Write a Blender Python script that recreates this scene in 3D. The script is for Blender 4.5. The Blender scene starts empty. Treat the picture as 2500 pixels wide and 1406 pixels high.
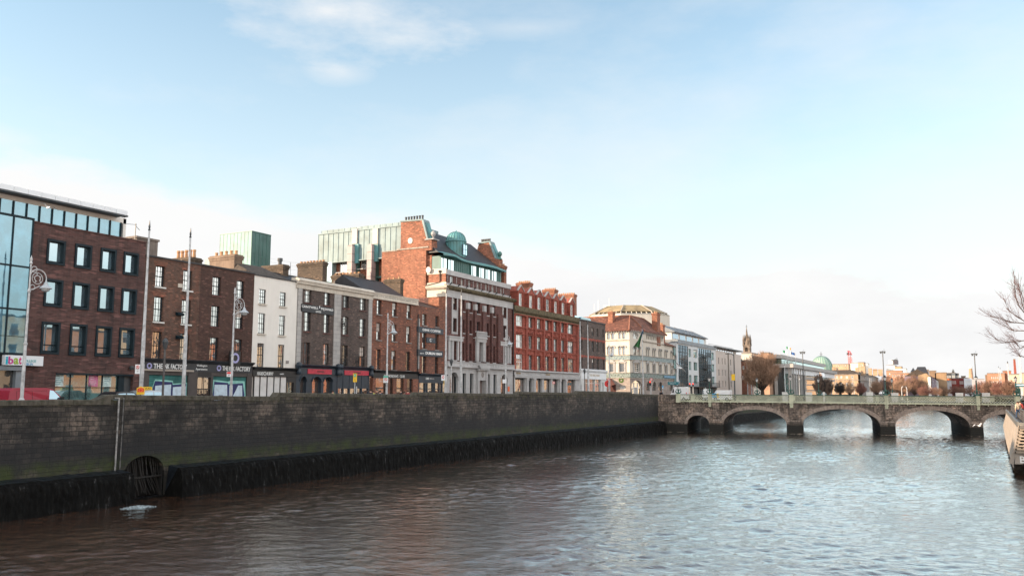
import bpy,bmesh,math,random
import numpy as np
from mathutils import Vector,Matrix
R=math.radians
random.seed(7)
rnd=random.random
def U(a,b):return a+(b-a)*rnd()
col=bpy.context.scene.collection
sc=bpy.context.scene
# ---------------------------------------------------------------- camera
FOC,PITCH,YAW,EYE=2080.0,R(7.04),R(27.48),6.5
cam_d=bpy.data.cameras.new('camera')
cam_d.sensor_width=36;cam_d.lens=FOC*36/2500
cam_d.clip_start=.5;cam_d.clip_end=6000
cam=bpy.data.objects.new('camera',cam_d);col.objects.link(cam)
cam.location=(0,0,EYE)
cam.rotation_euler=(math.pi/2+PITCH,0,YAW)
sc.camera=cam
# ---------------------------------------------------------------- sky and sun
SUN_AZ,SUN_EL=R(50),R(13)         # azimuth measured from -Y towards -X (behind the camera, to its left)
sun_dir=Vector((-math.sin(SUN_AZ)*math.cos(SUN_EL),-math.cos(SUN_AZ)*math.cos(SUN_EL),math.sin(SUN_EL)))
sl=bpy.data.lights.new('sun','SUN');sl.energy=2.9;sl.angle=R(.5);sl.color=(1,.75,.52)
so=bpy.data.objects.new('sun',sl);col.objects.link(so)
so.rotation_euler=sun_dir.to_track_quat('Z','Y').to_euler();so.location=(-60,-80,90)
world=bpy.data.worlds.new('World');sc.world=world;world.use_nodes=True
nt=world.node_tree;nt.nodes.clear()
def N(tree,t,**kw):
 n=tree.nodes.new(t)
 for k,v in kw.items():
  if k.startswith('i_'):
   key=k[2:];key=int(key) if key.isdigit() else key.replace('_',' ')
   n.inputs[key].default_value=v
  else:setattr(n,k,v)
 return n
def build_world():
 L=nt.links.new
 sky=N(nt,'ShaderNodeTexSky',sky_type='NISHITA',sun_disc=False,sun_elevation=SUN_EL,
   sun_rotation=math.atan2(sun_dir.x,sun_dir.y),altitude=0,air_density=1.0,dust_density=.6,ozone_density=1.6)
 tc=N(nt,'ShaderNodeTexCoord')
 sep=N(nt,'ShaderNodeSeparateXYZ');L(tc.outputs['Generated'],sep.inputs[0])
 def M(op,a,b=None,c=None,clamp=False):
  n=N(nt,'ShaderNodeMath',operation=op,use_clamp=clamp)
  for i,x in enumerate((a,b,c)):
   if x is None:continue
   if isinstance(x,(int,float)):n.inputs[i].default_value=x
   else:L(x,n.inputs[i])
  return n.outputs[0]
 X,Y,Z=sep.outputs
 az=M('MULTIPLY',M('ARCTAN2',X,Y),57.2958)
 el=M('MULTIPLY',M('ARCSINE',Z),57.2958)
 # warped coordinates for ragged cloud edges
 mp=N(nt,'ShaderNodeMapping');mp.inputs['Scale'].default_value=(1,1,2.6);L(tc.outputs['Generated'],mp.inputs[0])
 def noise(scale,det=6,rough=.55,w=0):
  n=N(nt,'ShaderNodeTexNoise',noise_dimensions='4D');n.inputs['Scale'].default_value=scale;n.inputs['W'].default_value=w
  n.inputs['Detail'].default_value=det;n.inputs['Roughness'].default_value=rough
  L(mp.outputs[0],n.inputs['Vector']);return n.outputs['Fac']
 n1,n2,n3=noise(5,8,.58),noise(2.2,5,.5,3),noise(16,6,.6,7)
 def blob(a0,e0,ra,re,gain,warp=1.0):
  da=M('DIVIDE',M('SUBTRACT',az,a0),ra);de=M('DIVIDE',M('SUBTRACT',el,e0),re)
  rr=M('SQRT',M('ADD',M('MULTIPLY',da,da),M('MULTIPLY',de,de)))
  w=M('MULTIPLY',M('SUBTRACT',n1,.5),3.0*warp)
  w2=M('MULTIPLY',M('SUBTRACT',n3,.5),1.2*warp)
  v=M('SUBTRACT',M('ADD',M('ADD',1.0,w),w2),rr)
  return M('MULTIPLY',M('SMOOTH_MIN',M('MAXIMUM',v,0),1.0,.3),gain,clamp=True)
 b1=blob(-40,24.6,9.0,3.0,1.0,.8)         # the white wisp at the top
 b2=blob(-39.4,20.8,2.4,.9,.45,.4)
 b3=blob(-60,14.6,3.2,1.0,.6,.4)         # low left edge
 b4=blob(-27,24,5,.8,.3,.5)
 b5=blob(-5,22,6,4,.2)
 # low white bank: top edge falls from left to right
 top=M('ADD',12.6,M('MULTIPLY',M('SUBTRACT',n1,.5),7.0))
 top=M('ADD',top,M('MULTIPLY',M('ADD',az,45),-.11))
 bank=M('DIVIDE',M('SUBTRACT',top,el),1.5,clamp=True)
 bank=M('MULTIPLY',bank,M('ADD',.86,M('MULTIPLY',n2,.3)),clamp=True)
 hz=M('MULTIPLY',M('POWER',M('SUBTRACT',1.0,M('DIVIDE',M('MAXIMUM',el,0),38.0,clamp=True)),1.9),.98,clamp=True)
 mask=b1
 veil=M('MULTIPLY',M('SUBTRACT',noise(2.6,7,.62,5),.46),1.5,clamp=True)
 for b in (b2,b3,b4,b5,bank,hz,veil):
  mask=M('SUBTRACT',1.0,M('MULTIPLY',M('SUBTRACT',1.0,mask),M('SUBTRACT',1.0,b)))
 # cloud colour: white with grey undersides, warm low down
 g=M('MULTIPLY',M('SUBTRACT',noise(4.4,6,.6,11),.42),4.0,clamp=True)
 g=M('MULTIPLY',g,M('SUBTRACT',1.0,M('DIVIDE',el,12.0,clamp=True)))
 cc=N(nt,'ShaderNodeMix',data_type='RGBA');L(g,cc.inputs[0])
 cc.inputs[6].default_value=(.945,.943,.94,1);cc.inputs[7].default_value=(.79,.795,.81,1)
 sk=N(nt,'ShaderNodeMix',data_type='RGBA',blend_type='MULTIPLY');sk.inputs[0].default_value=1
 L(sky.outputs[0],sk.inputs[6]);sk.inputs[7].default_value=SKY_GAIN
 mx=N(nt,'ShaderNodeMix',data_type='RGBA');L(mask,mx.inputs[0])
 cs=N(nt,'ShaderNodeMix',data_type='RGBA',blend_type='MULTIPLY');cs.inputs[0].default_value=1
 L(cc.outputs[2],cs.inputs[6]);cs.inputs[7].default_value=CLOUD_GAIN
 L(sk.outputs[2],mx.inputs[6]);L(cs.outputs[2],mx.inputs[7])
 # unseen bright cloud, added out of frame to lift the shaded facades
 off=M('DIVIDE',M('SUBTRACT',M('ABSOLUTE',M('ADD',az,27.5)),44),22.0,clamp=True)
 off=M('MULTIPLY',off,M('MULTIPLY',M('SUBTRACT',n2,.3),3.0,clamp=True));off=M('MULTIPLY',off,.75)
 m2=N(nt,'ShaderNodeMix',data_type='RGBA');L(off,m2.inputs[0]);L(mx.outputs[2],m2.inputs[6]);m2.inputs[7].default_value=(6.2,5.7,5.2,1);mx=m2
 bg=N(nt,'ShaderNodeBackground');bg.inputs['Strength'].default_value=.15
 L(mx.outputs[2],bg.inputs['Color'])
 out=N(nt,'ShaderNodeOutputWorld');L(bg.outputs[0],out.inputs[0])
SKY_GAIN=(.665,.69,.615,1)
CLOUD_GAIN=(2.0,2.0,2.0,1)
build_world()
sc.view_settings.view_transform='Standard';sc.view_settings.look='None'
sc.view_settings.exposure=1.8;sc.view_settings.gamma=1
sc.render.engine='CYCLES'
sc.cycles.max_bounces=6;sc.cycles.diffuse_bounces=3;sc.cycles.glossy_bounces=3
sc.cycles.use_denoising=True
# ---------------------------------------------------------------- measuring: photograph point -> point on a real plane
_f=Vector((-math.sin(YAW)*math.cos(PITCH),math.cos(YAW)*math.cos(PITCH),math.sin(PITCH)))
_r=Vector((math.cos(YAW),math.sin(YAW),0));_u=_r.cross(_f)
SHEETS=dict(A=(0,440,2.5575),B=(340,540,3.195),C=(600,540,3.1957),D=(760,520,5.),E=(1000,650,4.261),F=(1400,720,5.407),
 G=(1560,780,4.687),H=(1980,780,4.6865),I=(0,840,6.25),J=(340,860,5.952),K=(700,880,6.25),L=(1060,880,5.952),
 M=(1380,860,6.579),N=(1860,840,7.8125),O=(2160,840,7.353),Q=(2400,920,5.86),R=(2380,660,5.025),W=(0,0,1.))
def ray(k,x,y):
 a=SHEETS[k];u,v=a[0]+x/a[2],a[1]+y/a[2]
 return _f*FOC+_r*(u-1250)+_u*(703-v)
def on_z(k,x,y,z):
 d=ray(k,x,y);t=(z-EYE)/d.z;return d.x*t,d.y*t
def on_x(k,x,y,X):
 d=ray(k,x,y);t=X/d.x;return d.y*t,EYE+d.z*t
def on_y(k,x,y,Y):
 d=ray(k,x,y);t=Y/d.y;return d.x*t,EYE+d.z*t
class Frame:
 """a vertical plane: s runs along it (left to right as seen), d out of it, z up"""
 def __init__(s,x0,y0,tx,ty):
  l=math.hypot(tx,ty);s.x0,s.y0,s.tx,s.ty=x0,y0,tx/l,ty/l
 def W(s,a,d,z):return (s.x0+a*s.tx+d*s.ty,s.y0+a*s.ty-d*s.tx,z)
 def p(s,k,x,y,d=0):
  r_=ray(k,x,y);x0,y0=s.x0+d*s.ty,s.y0-d*s.tx
  t=(x0*s.ty-y0*s.tx)/(r_.x*s.ty-r_.y*s.tx)
  return (r_.x*t-x0)*s.tx+(r_.y*t-y0)*s.ty,EYE+r_.z*t
 def s_(s,k,x,y,d=0):return s.p(k,x,y,d)[0]
 def z_(s,k,x,y,d=0):return s.p(k,x,y,d)[1]
WORLD=Frame(0,0,1,0)       # s = X, d = -Y
# ---------------------------------------------------------------- objects
def tag(o,label=None,cat=None,group=None,kind=None):
 if label:o['label']=label
 if cat:o['category']=cat
 if group:o['group']=group
 if kind:o['kind']=kind
 return o
def thing(name,label,cat,loc=(0,0,0),group=None):
 o=bpy.data.objects.new(name,None);o.empty_display_size=.3
 col.objects.link(o);o.location=loc
 return tag(o,label,cat,group)
class MB:
 def __init__(s,fr=WORLD):s.fr=fr;s.v=[];s.f=[];s.uv=[];s.mi=[]
 def face(s,pts,m=0):
  b=len(s.v);s.v+=[tuple(p) for p in pts];s.f.append(tuple(range(b,b+len(pts))));s.mi.append(m)
  a=Vector(pts[0]);n=Vector((0,0,0))
  for i in range(1,len(pts)-1):n+=(Vector(pts[i])-a).cross(Vector(pts[i+1])-a)
  x,y,z=abs(n.x),abs(n.y),abs(n.z)
  if z>max(x,y)*1.2:s.uv+=[(p[0],p[1]) for p in pts]
  elif y>=x:s.uv+=[(p[0],p[2]) for p in pts]
  else:s.uv+=[(p[1],p[2]) for p in pts]
 def box(s,a0,a1,d0,d1,z0,z1,m=0):
  P=[(a0,d0,z0),(a1,d0,z0),(a1,d1,z0),(a0,d1,z0),(a0,d0,z1),(a1,d0,z1),(a1,d1,z1),(a0,d1,z1)]
  for q in ((0,3,2,1),(4,5,6,7),(0,1,5,4),(1,2,6,5),(2,3,7,6),(3,0,4,7)):s.face([P[i] for i in q],m)
 def bar(s,p,q,w,dd=None,m=0):
  """square bar from p to q"""
  p,q=Vector(p),Vector(q);t=(q-p).normalized()
  a=t.cross(Vector((0,1,0)))
  if a.length<.1:a=t.cross(Vector((1,0,0)))
  a.normalize();b=t.cross(a);dd=dd or w
  c=[(a*i*w/2+b*j*dd/2) for i,j in ((-1,-1),(1,-1),(1,1),(-1,1))]
  for i in range(4):
   j=(i+1) % 4;s.face([p+c[i],p+c[j],q+c[j],q+c[i]],m)
  s.face([p+x for x in c],m);s.face([q+x for x in c[::-1]],m)
 def prism(s,poly,d0,d1,m=0):
  """(s, z) outline, thick from d0 to d1"""
  s.face([(a,d1,z) for a,z in poly],m);s.face([(a,d0,z) for a,z in poly[::-1]],m)
  for i in range(len(poly)):
   (a,z),(b,w)=poly[i],poly[(i+1) % len(poly)]
   s.face([(a,d0,z),(b,d0,w),(b,d1,w),(a,d1,z)],m)
 def run(s,prof,a0,a1,m=0):
  """(d, z) profile swept along s"""
  for i in range(len(prof)):
   (d,z),(e,w)=prof[i],prof[(i+1) % len(prof)]
   s.face([(a0,d,z),(a1,d,z),(a1,e,w),(a0,e,w)],m)
  s.face([(a0,d,z) for d,z in prof],m);s.face([(a1,d,z) for d,z in prof[::-1]],m)
 def lathe(s,c,prof,n=12,a0=0,a1=2*math.pi,m=0):
  """(r, z) profile round the vertical axis at c = (s, d)"""
  for i in range(n):
   t0,t1=a0+(a1-a0)*i/n,a0+(a1-a0)*(i+1)/n
   for (r0,z0),(r1,z1) in zip(prof,prof[1:]):
    q=[(c[0]+r*math.cos(t),c[1]+r*math.sin(t),z) for r,t,z in ((r0,t0,z0),(r0,t1,z0),(r1,t1,z1),(r1,t0,z1))]
    if r0<1e-4:q=[q[0],q[2],q[3]]
    elif r1<1e-4:q=q[:3]
    s.face(q,m)
 def tube(s,pts,rads,n=6,m=0):
  pts=[Vector(p) for p in pts]
  if not hasattr(rads,'__len__'):rads=[rads]*len(pts)
  rings=[]
  for i,p in enumerate(pts):
   t=(pts[min(i+1,len(pts)-1)]-pts[max(i-1,0)]).normalized()
   a=t.cross(Vector((.3,1,.12))).normalized();b=t.cross(a)
   rings.append([p+(a*math.cos(2*math.pi*k/n)+b*math.sin(2*math.pi*k/n))*rads[i] for k in range(n)])
  for A,B in zip(rings,rings[1:]):
   for k in range(n):s.face([A[k],A[(k+1) % n],B[(k+1) % n],B[k]],m)
  s.face(rings[0][::-1],m);s.face(rings[-1],m)
 def wall(s,a0,a1,z0,z1,holes=(),reveal=.3,d=0,back=None,m=0,mr=None):
  """front skin with real openings; reveals go back; body behind"""
  mr=m if mr is None else mr
  hs=[(max(a0,h[0]),min(a1,h[1]),max(z0,h[2]),min(z1,h[3])) for h in holes]
  xs=sorted(set([a0,a1]+[q for h in hs for q in h[:2]]));zs=sorted(set([z0,z1]+[q for h in hs for q in h[2:]]))
  for x0,x1 in zip(xs,xs[1:]):
   xc=(x0+x1)/2;run0=None
   for w0,w1 in zip(zs,zs[1:]):
    zc=(w0+w1)/2
    if any(h[0]<xc<h[1] and h[2]<zc<h[3] for h in hs):
     if run0 is not None:s.face([(x0,d,run0),(x1,d,run0),(x1,d,w0),(x0,d,w0)],m);run0=None
    elif run0 is None:run0=w0
   if run0 is not None:s.face([(x0,d,run0),(x1,d,run0),(x1,d,z1),(x0,d,z1)],m)
  for h0,h1,h2,h3 in hs:
   e=d-reveal
   s.face([(h0,d,h2),(h0,e,h2),(h0,e,h3),(h0,d,h3)],mr);s.face([(h1,d,h2),(h1,e,h2),(h1,e,h3),(h1,d,h3)],mr)
   s.face([(h0,d,h2),(h1,d,h2),(h1,e,h2),(h0,e,h2)],mr);s.face([(h0,d,h3),(h1,d,h3),(h1,e,h3),(h0,e,h3)],mr)
  if back is not None:
   e=d-reveal-.06
   for a in (a0,a1):s.face([(a,d,z0),(a,e,z0),(a,e,z1),(a,d,z1)],m)
   s.face([(a0,d,z1),(a1,d,z1),(a1,e,z1),(a0,e,z1)],m)
   s.box(a0,a1,back,e,z0,z1,m)
 def archfill(s,a0,a1,zs,zt,d0,d1,n=8,m=0,rise=None):
  """spandrels that turn the top of a rectangular opening into an arch springing at zs, crown at zs+rise"""
  c,r=(a0+a1)/2,(a1-a0)/2;h=rise if rise else min(r,zt-zs)
  pts=[(c-r*math.cos(math.pi*i/(2*n)),zs+h*math.sin(math.pi*i/(2*n))) for i in range(n+1)]
  for sg in (1,-1):
   P=[(a if sg>0 else 2*c-a,z) for a,z in pts]
   for (x0,y0),(x1,y1) in zip(P,P[1:]):
    s.face([(x0,d1,y0),(x1,d1,y1),(x1,d1,zt),(x0,d1,zt)],m)
    s.face([(x0,d1,y0),(x1,d1,y1),(x1,d0,y1),(x0,d0,y0)],m)
 def archring(s,a0,a1,zs,w,d0,d1,n=14,m=0,rise=None):
  c,r=(a0+a1)/2,(a1-a0)/2;h=rise or r
  P=[(math.cos(math.pi*i/n),math.sin(math.pi*i/n)) for i in range(n+1)]
  for (x0,y0),(x1,y1) in zip(P,P[1:]):
   q=[(c-r*x0,zs+h*y0),(c-r*x1,zs+h*y1),(c-(r+w)*x1,zs+(h+w)*y1),(c-(r+w)*x0,zs+(h+w)*y0)]
   s.prism(q,d0,d1,m)
 def split(s,nf,name,mat,parent):
  """one part for every nf faces"""
  k=0
  for i in range(0,len(s.f),nf):
   q=MB(s.fr);fs=s.f[i:i+nf];ids=sorted(set(v for f in fs for v in f));mp={v:j for j,v in enumerate(ids)}
   q.v=[s.v[v] for v in ids];q.f=[tuple(mp[v] for v in f) for f in fs];n=sum(len(f) for f in fs);q.uv=s.uv[k:k+n];k+=n;q.mi=s.mi[i:i+nf];q.build(name,mat,parent)
 def build(s,name,mat,parent=None,smooth=False,origin=None):
  me=bpy.data.meshes.new(name)
  if parent is not None:
   top=parent
   while top.parent:top=top.parent
   o=Vector(top.location)
  else:o=Vector(origin) if origin else Vector((0,0,0))
  W=s.fr.W
  me.from_pydata([Vector(W(*p))-o for p in s.v],[],s.f)
  ul=me.uv_layers.new(name='uv')
  ul.data.foreach_set('uv',[c for p in s.uv for c in p])
  mats=mat if isinstance(mat,(list,tuple)) else [mat]
  for m_ in mats:me.materials.append(m_)
  if len(mats)>1:me.polygons.foreach_set('material_index',s.mi)
  if smooth:
   bm=bmesh.new();bm.from_mesh(me);bmesh.ops.remove_doubles(bm,verts=bm.verts,dist=1e-4);bm.to_mesh(me);bm.free()
   me.polygons.foreach_set('use_smooth',[True]*len(me.polygons))
  ob=bpy.data.objects.new(name,me);col.objects.link(ob)
  if parent is not None:ob.parent=parent
  else:ob.location=o
  return ob
def text(name,body,fr,a0,a1,z0,z1,d,mat,parent,depth=.03,bold=0.0,fit=True,shear=0):
 cu=bpy.data.curves.new('t','FONT');cu.body=body;cu.extrude=.01;cu.offset=bold;cu.resolution_u=3;cu.shear=shear
 cu.space_line=1.0;cu.align_x='CENTER' if '\n' in body else 'LEFT'
 to=bpy.data.objects.new('t',cu);col.objects.link(to)
 dg=bpy.context.evaluated_depsgraph_get()
 me=to.evaluated_get(dg).to_mesh()
 co=[v.co.copy() for v in me.vertices];fs=[tuple(p.vertices) for p in me.polygons]
 bpy.data.objects.remove(to)
 x0,x1=min(c.x for c in co),max(c.x for c in co);y0,y1=min(c.y for c in co),max(c.y for c in co)
 mb=MB(fr)
 vs=[(a0+(c.x-x0)/(x1-x0)*(a1-a0),d+(depth if c.z>0 else 0),z0+(c.y-y0)/(y1-y0)*(z1-z0)) for c in co]
 mb.v=vs;mb.f=fs;mb.mi=[0]*len(fs);mb.uv=[(vs[i][0],vs[i][2]) for f in fs for i in f]
 return mb.build(name,mat,parent)
# ---------------------------------------------------------------- materials
def mat_base(name):
 m=bpy.data.materials.new(name);m.use_nodes=True;t=m.node_tree
 return m,t,t.nodes['Principled BSDF'],t.links.new
def ramp(t,src,stops,L):
 r_=t.nodes.new('ShaderNodeValToRGB');L(src,r_.inputs[0]);e=r_.color_ramp.elements
 e[0].position,e[0].color=stops[0][0],(*stops[0][1],1)
 e[1].position,e[1].color=stops[-1][0],(*stops[-1][1],1)
 for p_,c_ in stops[1:-1]:
  q=e.new(p_);q.color=(*c_,1)
 return r_.outputs[0]
def mixc(t,L,fac,a,b,mode='MIX'):
 n=t.nodes.new('ShaderNodeMix');n.data_type='RGBA';n.blend_type=mode
 for i,x in ((0,fac),(6,a),(7,b)):
  if isinstance(x,(int,float)):n.inputs[i].default_value=x
  elif isinstance(x,tuple):n.inputs[i].default_value=(*x,1)
  else:L(x,n.inputs[i])
 return n.outputs[2]
def noise_n(t,L,vec,scale,det=4,rough=.55,sc3=None):
 n=t.nodes.new('ShaderNodeTexNoise');n.inputs['Scale'].default_value=scale
 n.inputs['Detail'].default_value=det;n.inputs['Roughness'].default_value=rough
 if sc3:
  mp=t.nodes.new('ShaderNodeMapping');mp.inputs['Scale'].default_value=sc3;L(vec,mp.inputs[0]);vec=mp.outputs[0]
 L(vec,n.inputs['Vector']);return n.outputs['Fac']
def plain(name,c,rough=.7,var=.18,scale=.8,metal=0.0,bump=.0,streak=.0,spec=.5,dirt=None):
 """one material colour with uneven wear, vertical weather streaks and grain"""
 m,t,P,L=mat_base(name)
 tc=t.nodes.new('ShaderNodeTexCoord');ob=tc.outputs['Object']
 a=noise_n(t,L,ob,scale,6,.6)
 dk=dirt or tuple(x*(1-var*1.6) for x in c)
 base=ramp(t,a,[(.3,dk),(.55,c),(.75,tuple(min(1,x*(1+var*.5)) for x in c))],L)
 if streak:
  s_=noise_n(t,L,ob,2.2,5,.6,(2.5,2.5,.12))
  base=mixc(t,L,ramp(t,s_,[(.45,(0,0,0)),(.75,(streak,)*3)],L),base,tuple(x*.35 for x in c))
 L(base,P.inputs['Base Color']);P.inputs['Roughness'].default_value=rough;P.inputs['Metallic'].default_value=metal
 P.inputs['Specular IOR Level'].default_value=spec
 if bump:
  b=t.nodes.new('ShaderNodeBump');b.inputs['Strength'].default_value=bump;b.inputs['Distance'].default_value=.03
  L(noise_n(t,L,ob,9,4),b.inputs['Height']);L(b.outputs[0],P.inputs['Normal'])
 return m
def bricks(name,c1,c2,mortar,w=.24,h=.085,mt=.012,patch=.35,stain=None,stainamt=.5,bump=.4,rough=.85,big=(.25,.25,.25),offset=.5,squash=1.0,odd=1.0):
 m,t,P,L=mat_base(name)
 uv=t.nodes.new('ShaderNodeUVMap').outputs[0]
 ob=t.nodes.new('ShaderNodeTexCoord').outputs['Object']
 b=t.nodes.new('ShaderNodeTexBrick');L(uv,b.inputs['Vector']);b.inputs['Scale'].default_value=1
 b.inputs['Brick Width'].default_value=w;b.inputs['Row Height'].default_value=h;b.inputs['Mortar Size'].default_value=mt
 b.inputs['Mortar Smooth'].default_value=.3;b.inputs['Color1'].default_value=(*c1,1);b.inputs['Color2'].default_value=(*c2,1)
 b.inputs['Mortar'].default_value=(*mortar,1);b.inputs['Bias'].default_value=0;b.offset=offset;b.squash=squash
 n=noise_n(t,L,ob,1.0,6,.6,big)
 k=ramp(t,n,[(.3,(1-patch,)*3),(.55,(1,1,1)),(.8,(1+patch*.5,)*3)],L)
 c=mixc(t,L,1.0,b.outputs['Color'],k,'MULTIPLY')
 # scattered odd stones / bricks
 vo=t.nodes.new('ShaderNodeTexVoronoi');mp=t.nodes.new('ShaderNodeMapping');mp.inputs['Scale'].default_value=(1/w*.8,1/h*.8,1)
 L(uv,mp.inputs[0]);L(mp.outputs[0],vo.inputs['Vector']);vo.inputs['Scale'].default_value=1
 sv=t.nodes.new('ShaderNodeSeparateColor');L(vo.outputs['Color'],sv.inputs[0])
 c=mixc(t,L,ramp(t,sv.outputs[0],[(.0,(.0,)*3),(.84,(.0,)*3),(.93,(.55*odd,)*3)],L),c,tuple(min(1,x*1.9+.03) for x in c1))
 c=mixc(t,L,ramp(t,sv.outputs[1],[(.0,(.0,)*3),(.72,(.0,)*3),(.85,(.5*odd,)*3)],L),c,tuple(x*.5 for x in c2))
 if stain:
  s_=noise_n(t,L,ob,1.3,6,.65,(1.4,1.4,.3))
  c=mixc(t,L,ramp(t,s_,[(.5,(0,0,0)),(.72,(stainamt,)*3)],L),c,stain)
 L(c,P.inputs['Base Color']);P.inputs['Roughness'].default_value=rough
 bp=t.nodes.new('ShaderNodeBump');bp.inputs['Strength'].default_value=bump;bp.inputs['Distance'].default_value=.02;bp.invert=True
 L(b.outputs['Fac'],bp.inputs['Height']);L(bp.outputs[0],P.inputs['Normal'])
 return m
def glassy(name,inside=(.03,.035,.04),refl=.6,tint=(.93,.97,1),wave=.15,curtain=None,rough=.015):
 """window glass over a dark room: partly mirrors the street, old panes slightly wavy"""
 m,t,P,L=mat_base(name)
 tc=t.nodes.new('ShaderNodeTexCoord');ob=tc.outputs['Object']
 if curtain:
  n=noise_n(t,L,ob,.55,3,.6,(1.7,1.7,.6));L(ramp(t,n,[(.46,inside),(.58,curtain)],L),P.inputs['Base Color'])
 else:
  n=noise_n(t,L,ob,1.1,3,.5);L(ramp(t,n,[(.4,inside),(.65,tuple(x*2.5 for x in inside))],L),P.inputs['Base Color'])
 P.inputs['Roughness'].default_value=.6
 g=t.nodes.new('ShaderNodeBsdfGlossy');g.inputs['Color'].default_value=(*tint,1);g.inputs['Roughness'].default_value=rough
 fr=t.nodes.new('ShaderNodeFresnel');fr.inputs['IOR'].default_value=1.5
 ad=t.nodes.new('ShaderNodeMath');ad.operation='ADD';ad.use_clamp=True;ad.inputs[1].default_value=refl;L(fr.outputs[0],ad.inputs[0])
 ms=t.nodes.new('ShaderNodeMixShader');L(ad.outputs[0],ms.inputs[0]);L(P.outputs[0],ms.inputs[1]);L(g.outputs[0],ms.inputs[2])
 if wave:
  b=t.nodes.new('ShaderNodeBump');b.inputs['Strength'].default_value=wave;b.inputs['Distance'].default_value=.05
  L(noise_n(t,L,ob,1.1,2,.4),b.inputs['Height']);L(b.outputs[0],g.inputs['Normal'])
 L(ms.outputs[0],t.nodes['Material Output'].inputs[0])
 return m
MT={}
def reg(k,m):MT[k]=m;return m
reg('brick_dark',bricks('dark brown brick',(.105,.042,.036),(.062,.027,.025),(.12,.085,.078),w=.45,h=.085,patch=.3,stain=(.02,.018,.018),stainamt=.6))
reg('brick_mottled',bricks('mottled old brick',(.135,.058,.035),(.075,.04,.028),(.16,.12,.1),patch=.5,stain=(.16,.05,.03),stainamt=.5))
reg('brick_brown',bricks('plain brown brick',(.085,.034,.024),(.06,.026,.02),(.08,.055,.045),patch=.25,stain=(.03,.02,.018),stainamt=.5))
reg('brick_grey',bricks('grey brown brick',(.095,.06,.05),(.06,.043,.038),(.15,.13,.12),patch=.35,stain=(.03,.026,.025),stainamt=.4))
reg('brick_red',bricks('red brick',(.24,.075,.04),(.15,.055,.035),(.2,.14,.11),patch=.35,stain=(.07,.035,.028),stainamt=.5))
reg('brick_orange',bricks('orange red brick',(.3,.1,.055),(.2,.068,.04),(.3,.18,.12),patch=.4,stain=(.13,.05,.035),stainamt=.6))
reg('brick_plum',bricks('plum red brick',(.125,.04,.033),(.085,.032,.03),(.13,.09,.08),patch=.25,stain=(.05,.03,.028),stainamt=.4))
reg('terracotta',bricks('red terracotta and brick',(.33,.075,.05),(.25,.06,.042),(.3,.09,.06),patch=.3,stain=(.12,.035,.028),stainamt=.5))
reg('brick_sooty',bricks('sooty chimney brick',(.09,.06,.04),(.05,.035,.028),(.14,.11,.08),patch=.5,stain=(.02,.02,.012),stainamt=.7))
reg('quay_stone',None)
reg('render_white',plain('white painted render',(.72,.70,.66),.8,.06,.5,streak=.1))
reg('render_cream',plain('warm cream render',(.56,.52,.455),.8,.08,.5,streak=.15))
reg('render_beige',plain('beige render',(.52,.46,.42),.8,.06,.5))
reg('render_bluish',plain('pale blue grey render',(.55,.58,.6),.8,.06,.5))
reg('stone_pale',bricks('pale dressed stone',(.42,.41,.4),(.36,.355,.35),(.2,.2,.2),w=1.0,h=.42,mt=.015,patch=.15,stain=(.16,.15,.14),stainamt=.35,odd=.12))
reg('stone_white',bricks('portland stone',(.45,.45,.455),(.4,.4,.41),(.33,.33,.33),w=1.1,h=.45,mt=.012,patch=.15,stain=(.22,.21,.2),stainamt=.4,odd=.12))
reg('stone_weathered',plain('weathered cornice stone',(.34,.3,.26),.85,.5,1.4,streak=.5,dirt=(.12,.1,.08)))
reg('stone_mossy',plain('mossy cornice stone',(.13,.105,.06),.9,.5,2.5,streak=.4))
reg('stone_cream',plain('cream cornice stone',(.56,.51,.44),.8,.12,.9,streak=.3))
reg('stone_brown',bricks('warm grey ashlar',(.33,.28,.25),(.27,.23,.21),(.15,.13,.12),w=.9,h=.38,mt=.02,patch=.2,odd=.3))
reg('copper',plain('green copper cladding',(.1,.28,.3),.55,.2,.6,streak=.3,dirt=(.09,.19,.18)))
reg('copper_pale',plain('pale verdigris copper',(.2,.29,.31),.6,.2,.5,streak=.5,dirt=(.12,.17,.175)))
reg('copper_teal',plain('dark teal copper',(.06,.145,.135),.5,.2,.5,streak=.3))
reg('copper_trim',plain('copper trim',(.06,.17,.15),.5,.2,1.2,streak=.3))
reg('slate',plain('dark roof slate',(.035,.035,.04),.6,.35,2.0,streak=.2,bump=.3))
reg('slate_mossy',plain('mossy old slate',(.07,.055,.045),.9,.5,3.0,bump=.5))
reg('tile_red',bricks('red clay roof tiles',(.19,.07,.04),(.12,.05,.032),(.09,.03,.02),w=.3,h=.22,mt=.03,patch=.4))
reg('zinc',plain('grey zinc roof',(.2,.23,.26),.5,.2,.7,metal=.2))
reg('steel_grey',plain('dark grey metal',(.05,.058,.065),.5,.2,2))
reg('navy',plain('dark teal window frame',(.008,.02,.028),.5,.2,2,spec=.2))
reg('black_paint',plain('black paint',(.012,.013,.015),.45,.3,3))
reg('charcoal',plain('charcoal shopfront paint',(.022,.026,.032),.5,.2,2))
reg('shop_blue',plain('dark blue shopfront paint',(.018,.032,.05),.45,.25,2))
reg('white_frame',plain('white window frame',(.62,.62,.6),.6,.1,3))
reg('grey_frame',plain('grey window frame',(.14,.15,.15),.5,.15,3))
reg('sill_stone',plain('grey granite sill',(.24,.22,.21),.8,.3,3))
reg('sign_white',plain('white sign board',(.7,.74,.78),.5,.04,1))
reg('letter_white',plain('white letters',(.78,.8,.8),.5,.05,4))
reg('letter_gold',plain('dull gold letters',(.35,.24,.1),.5,.1,4))
reg('letter_dark',plain('dark letters',(.05,.05,.05),.6,.1,4))
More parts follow.
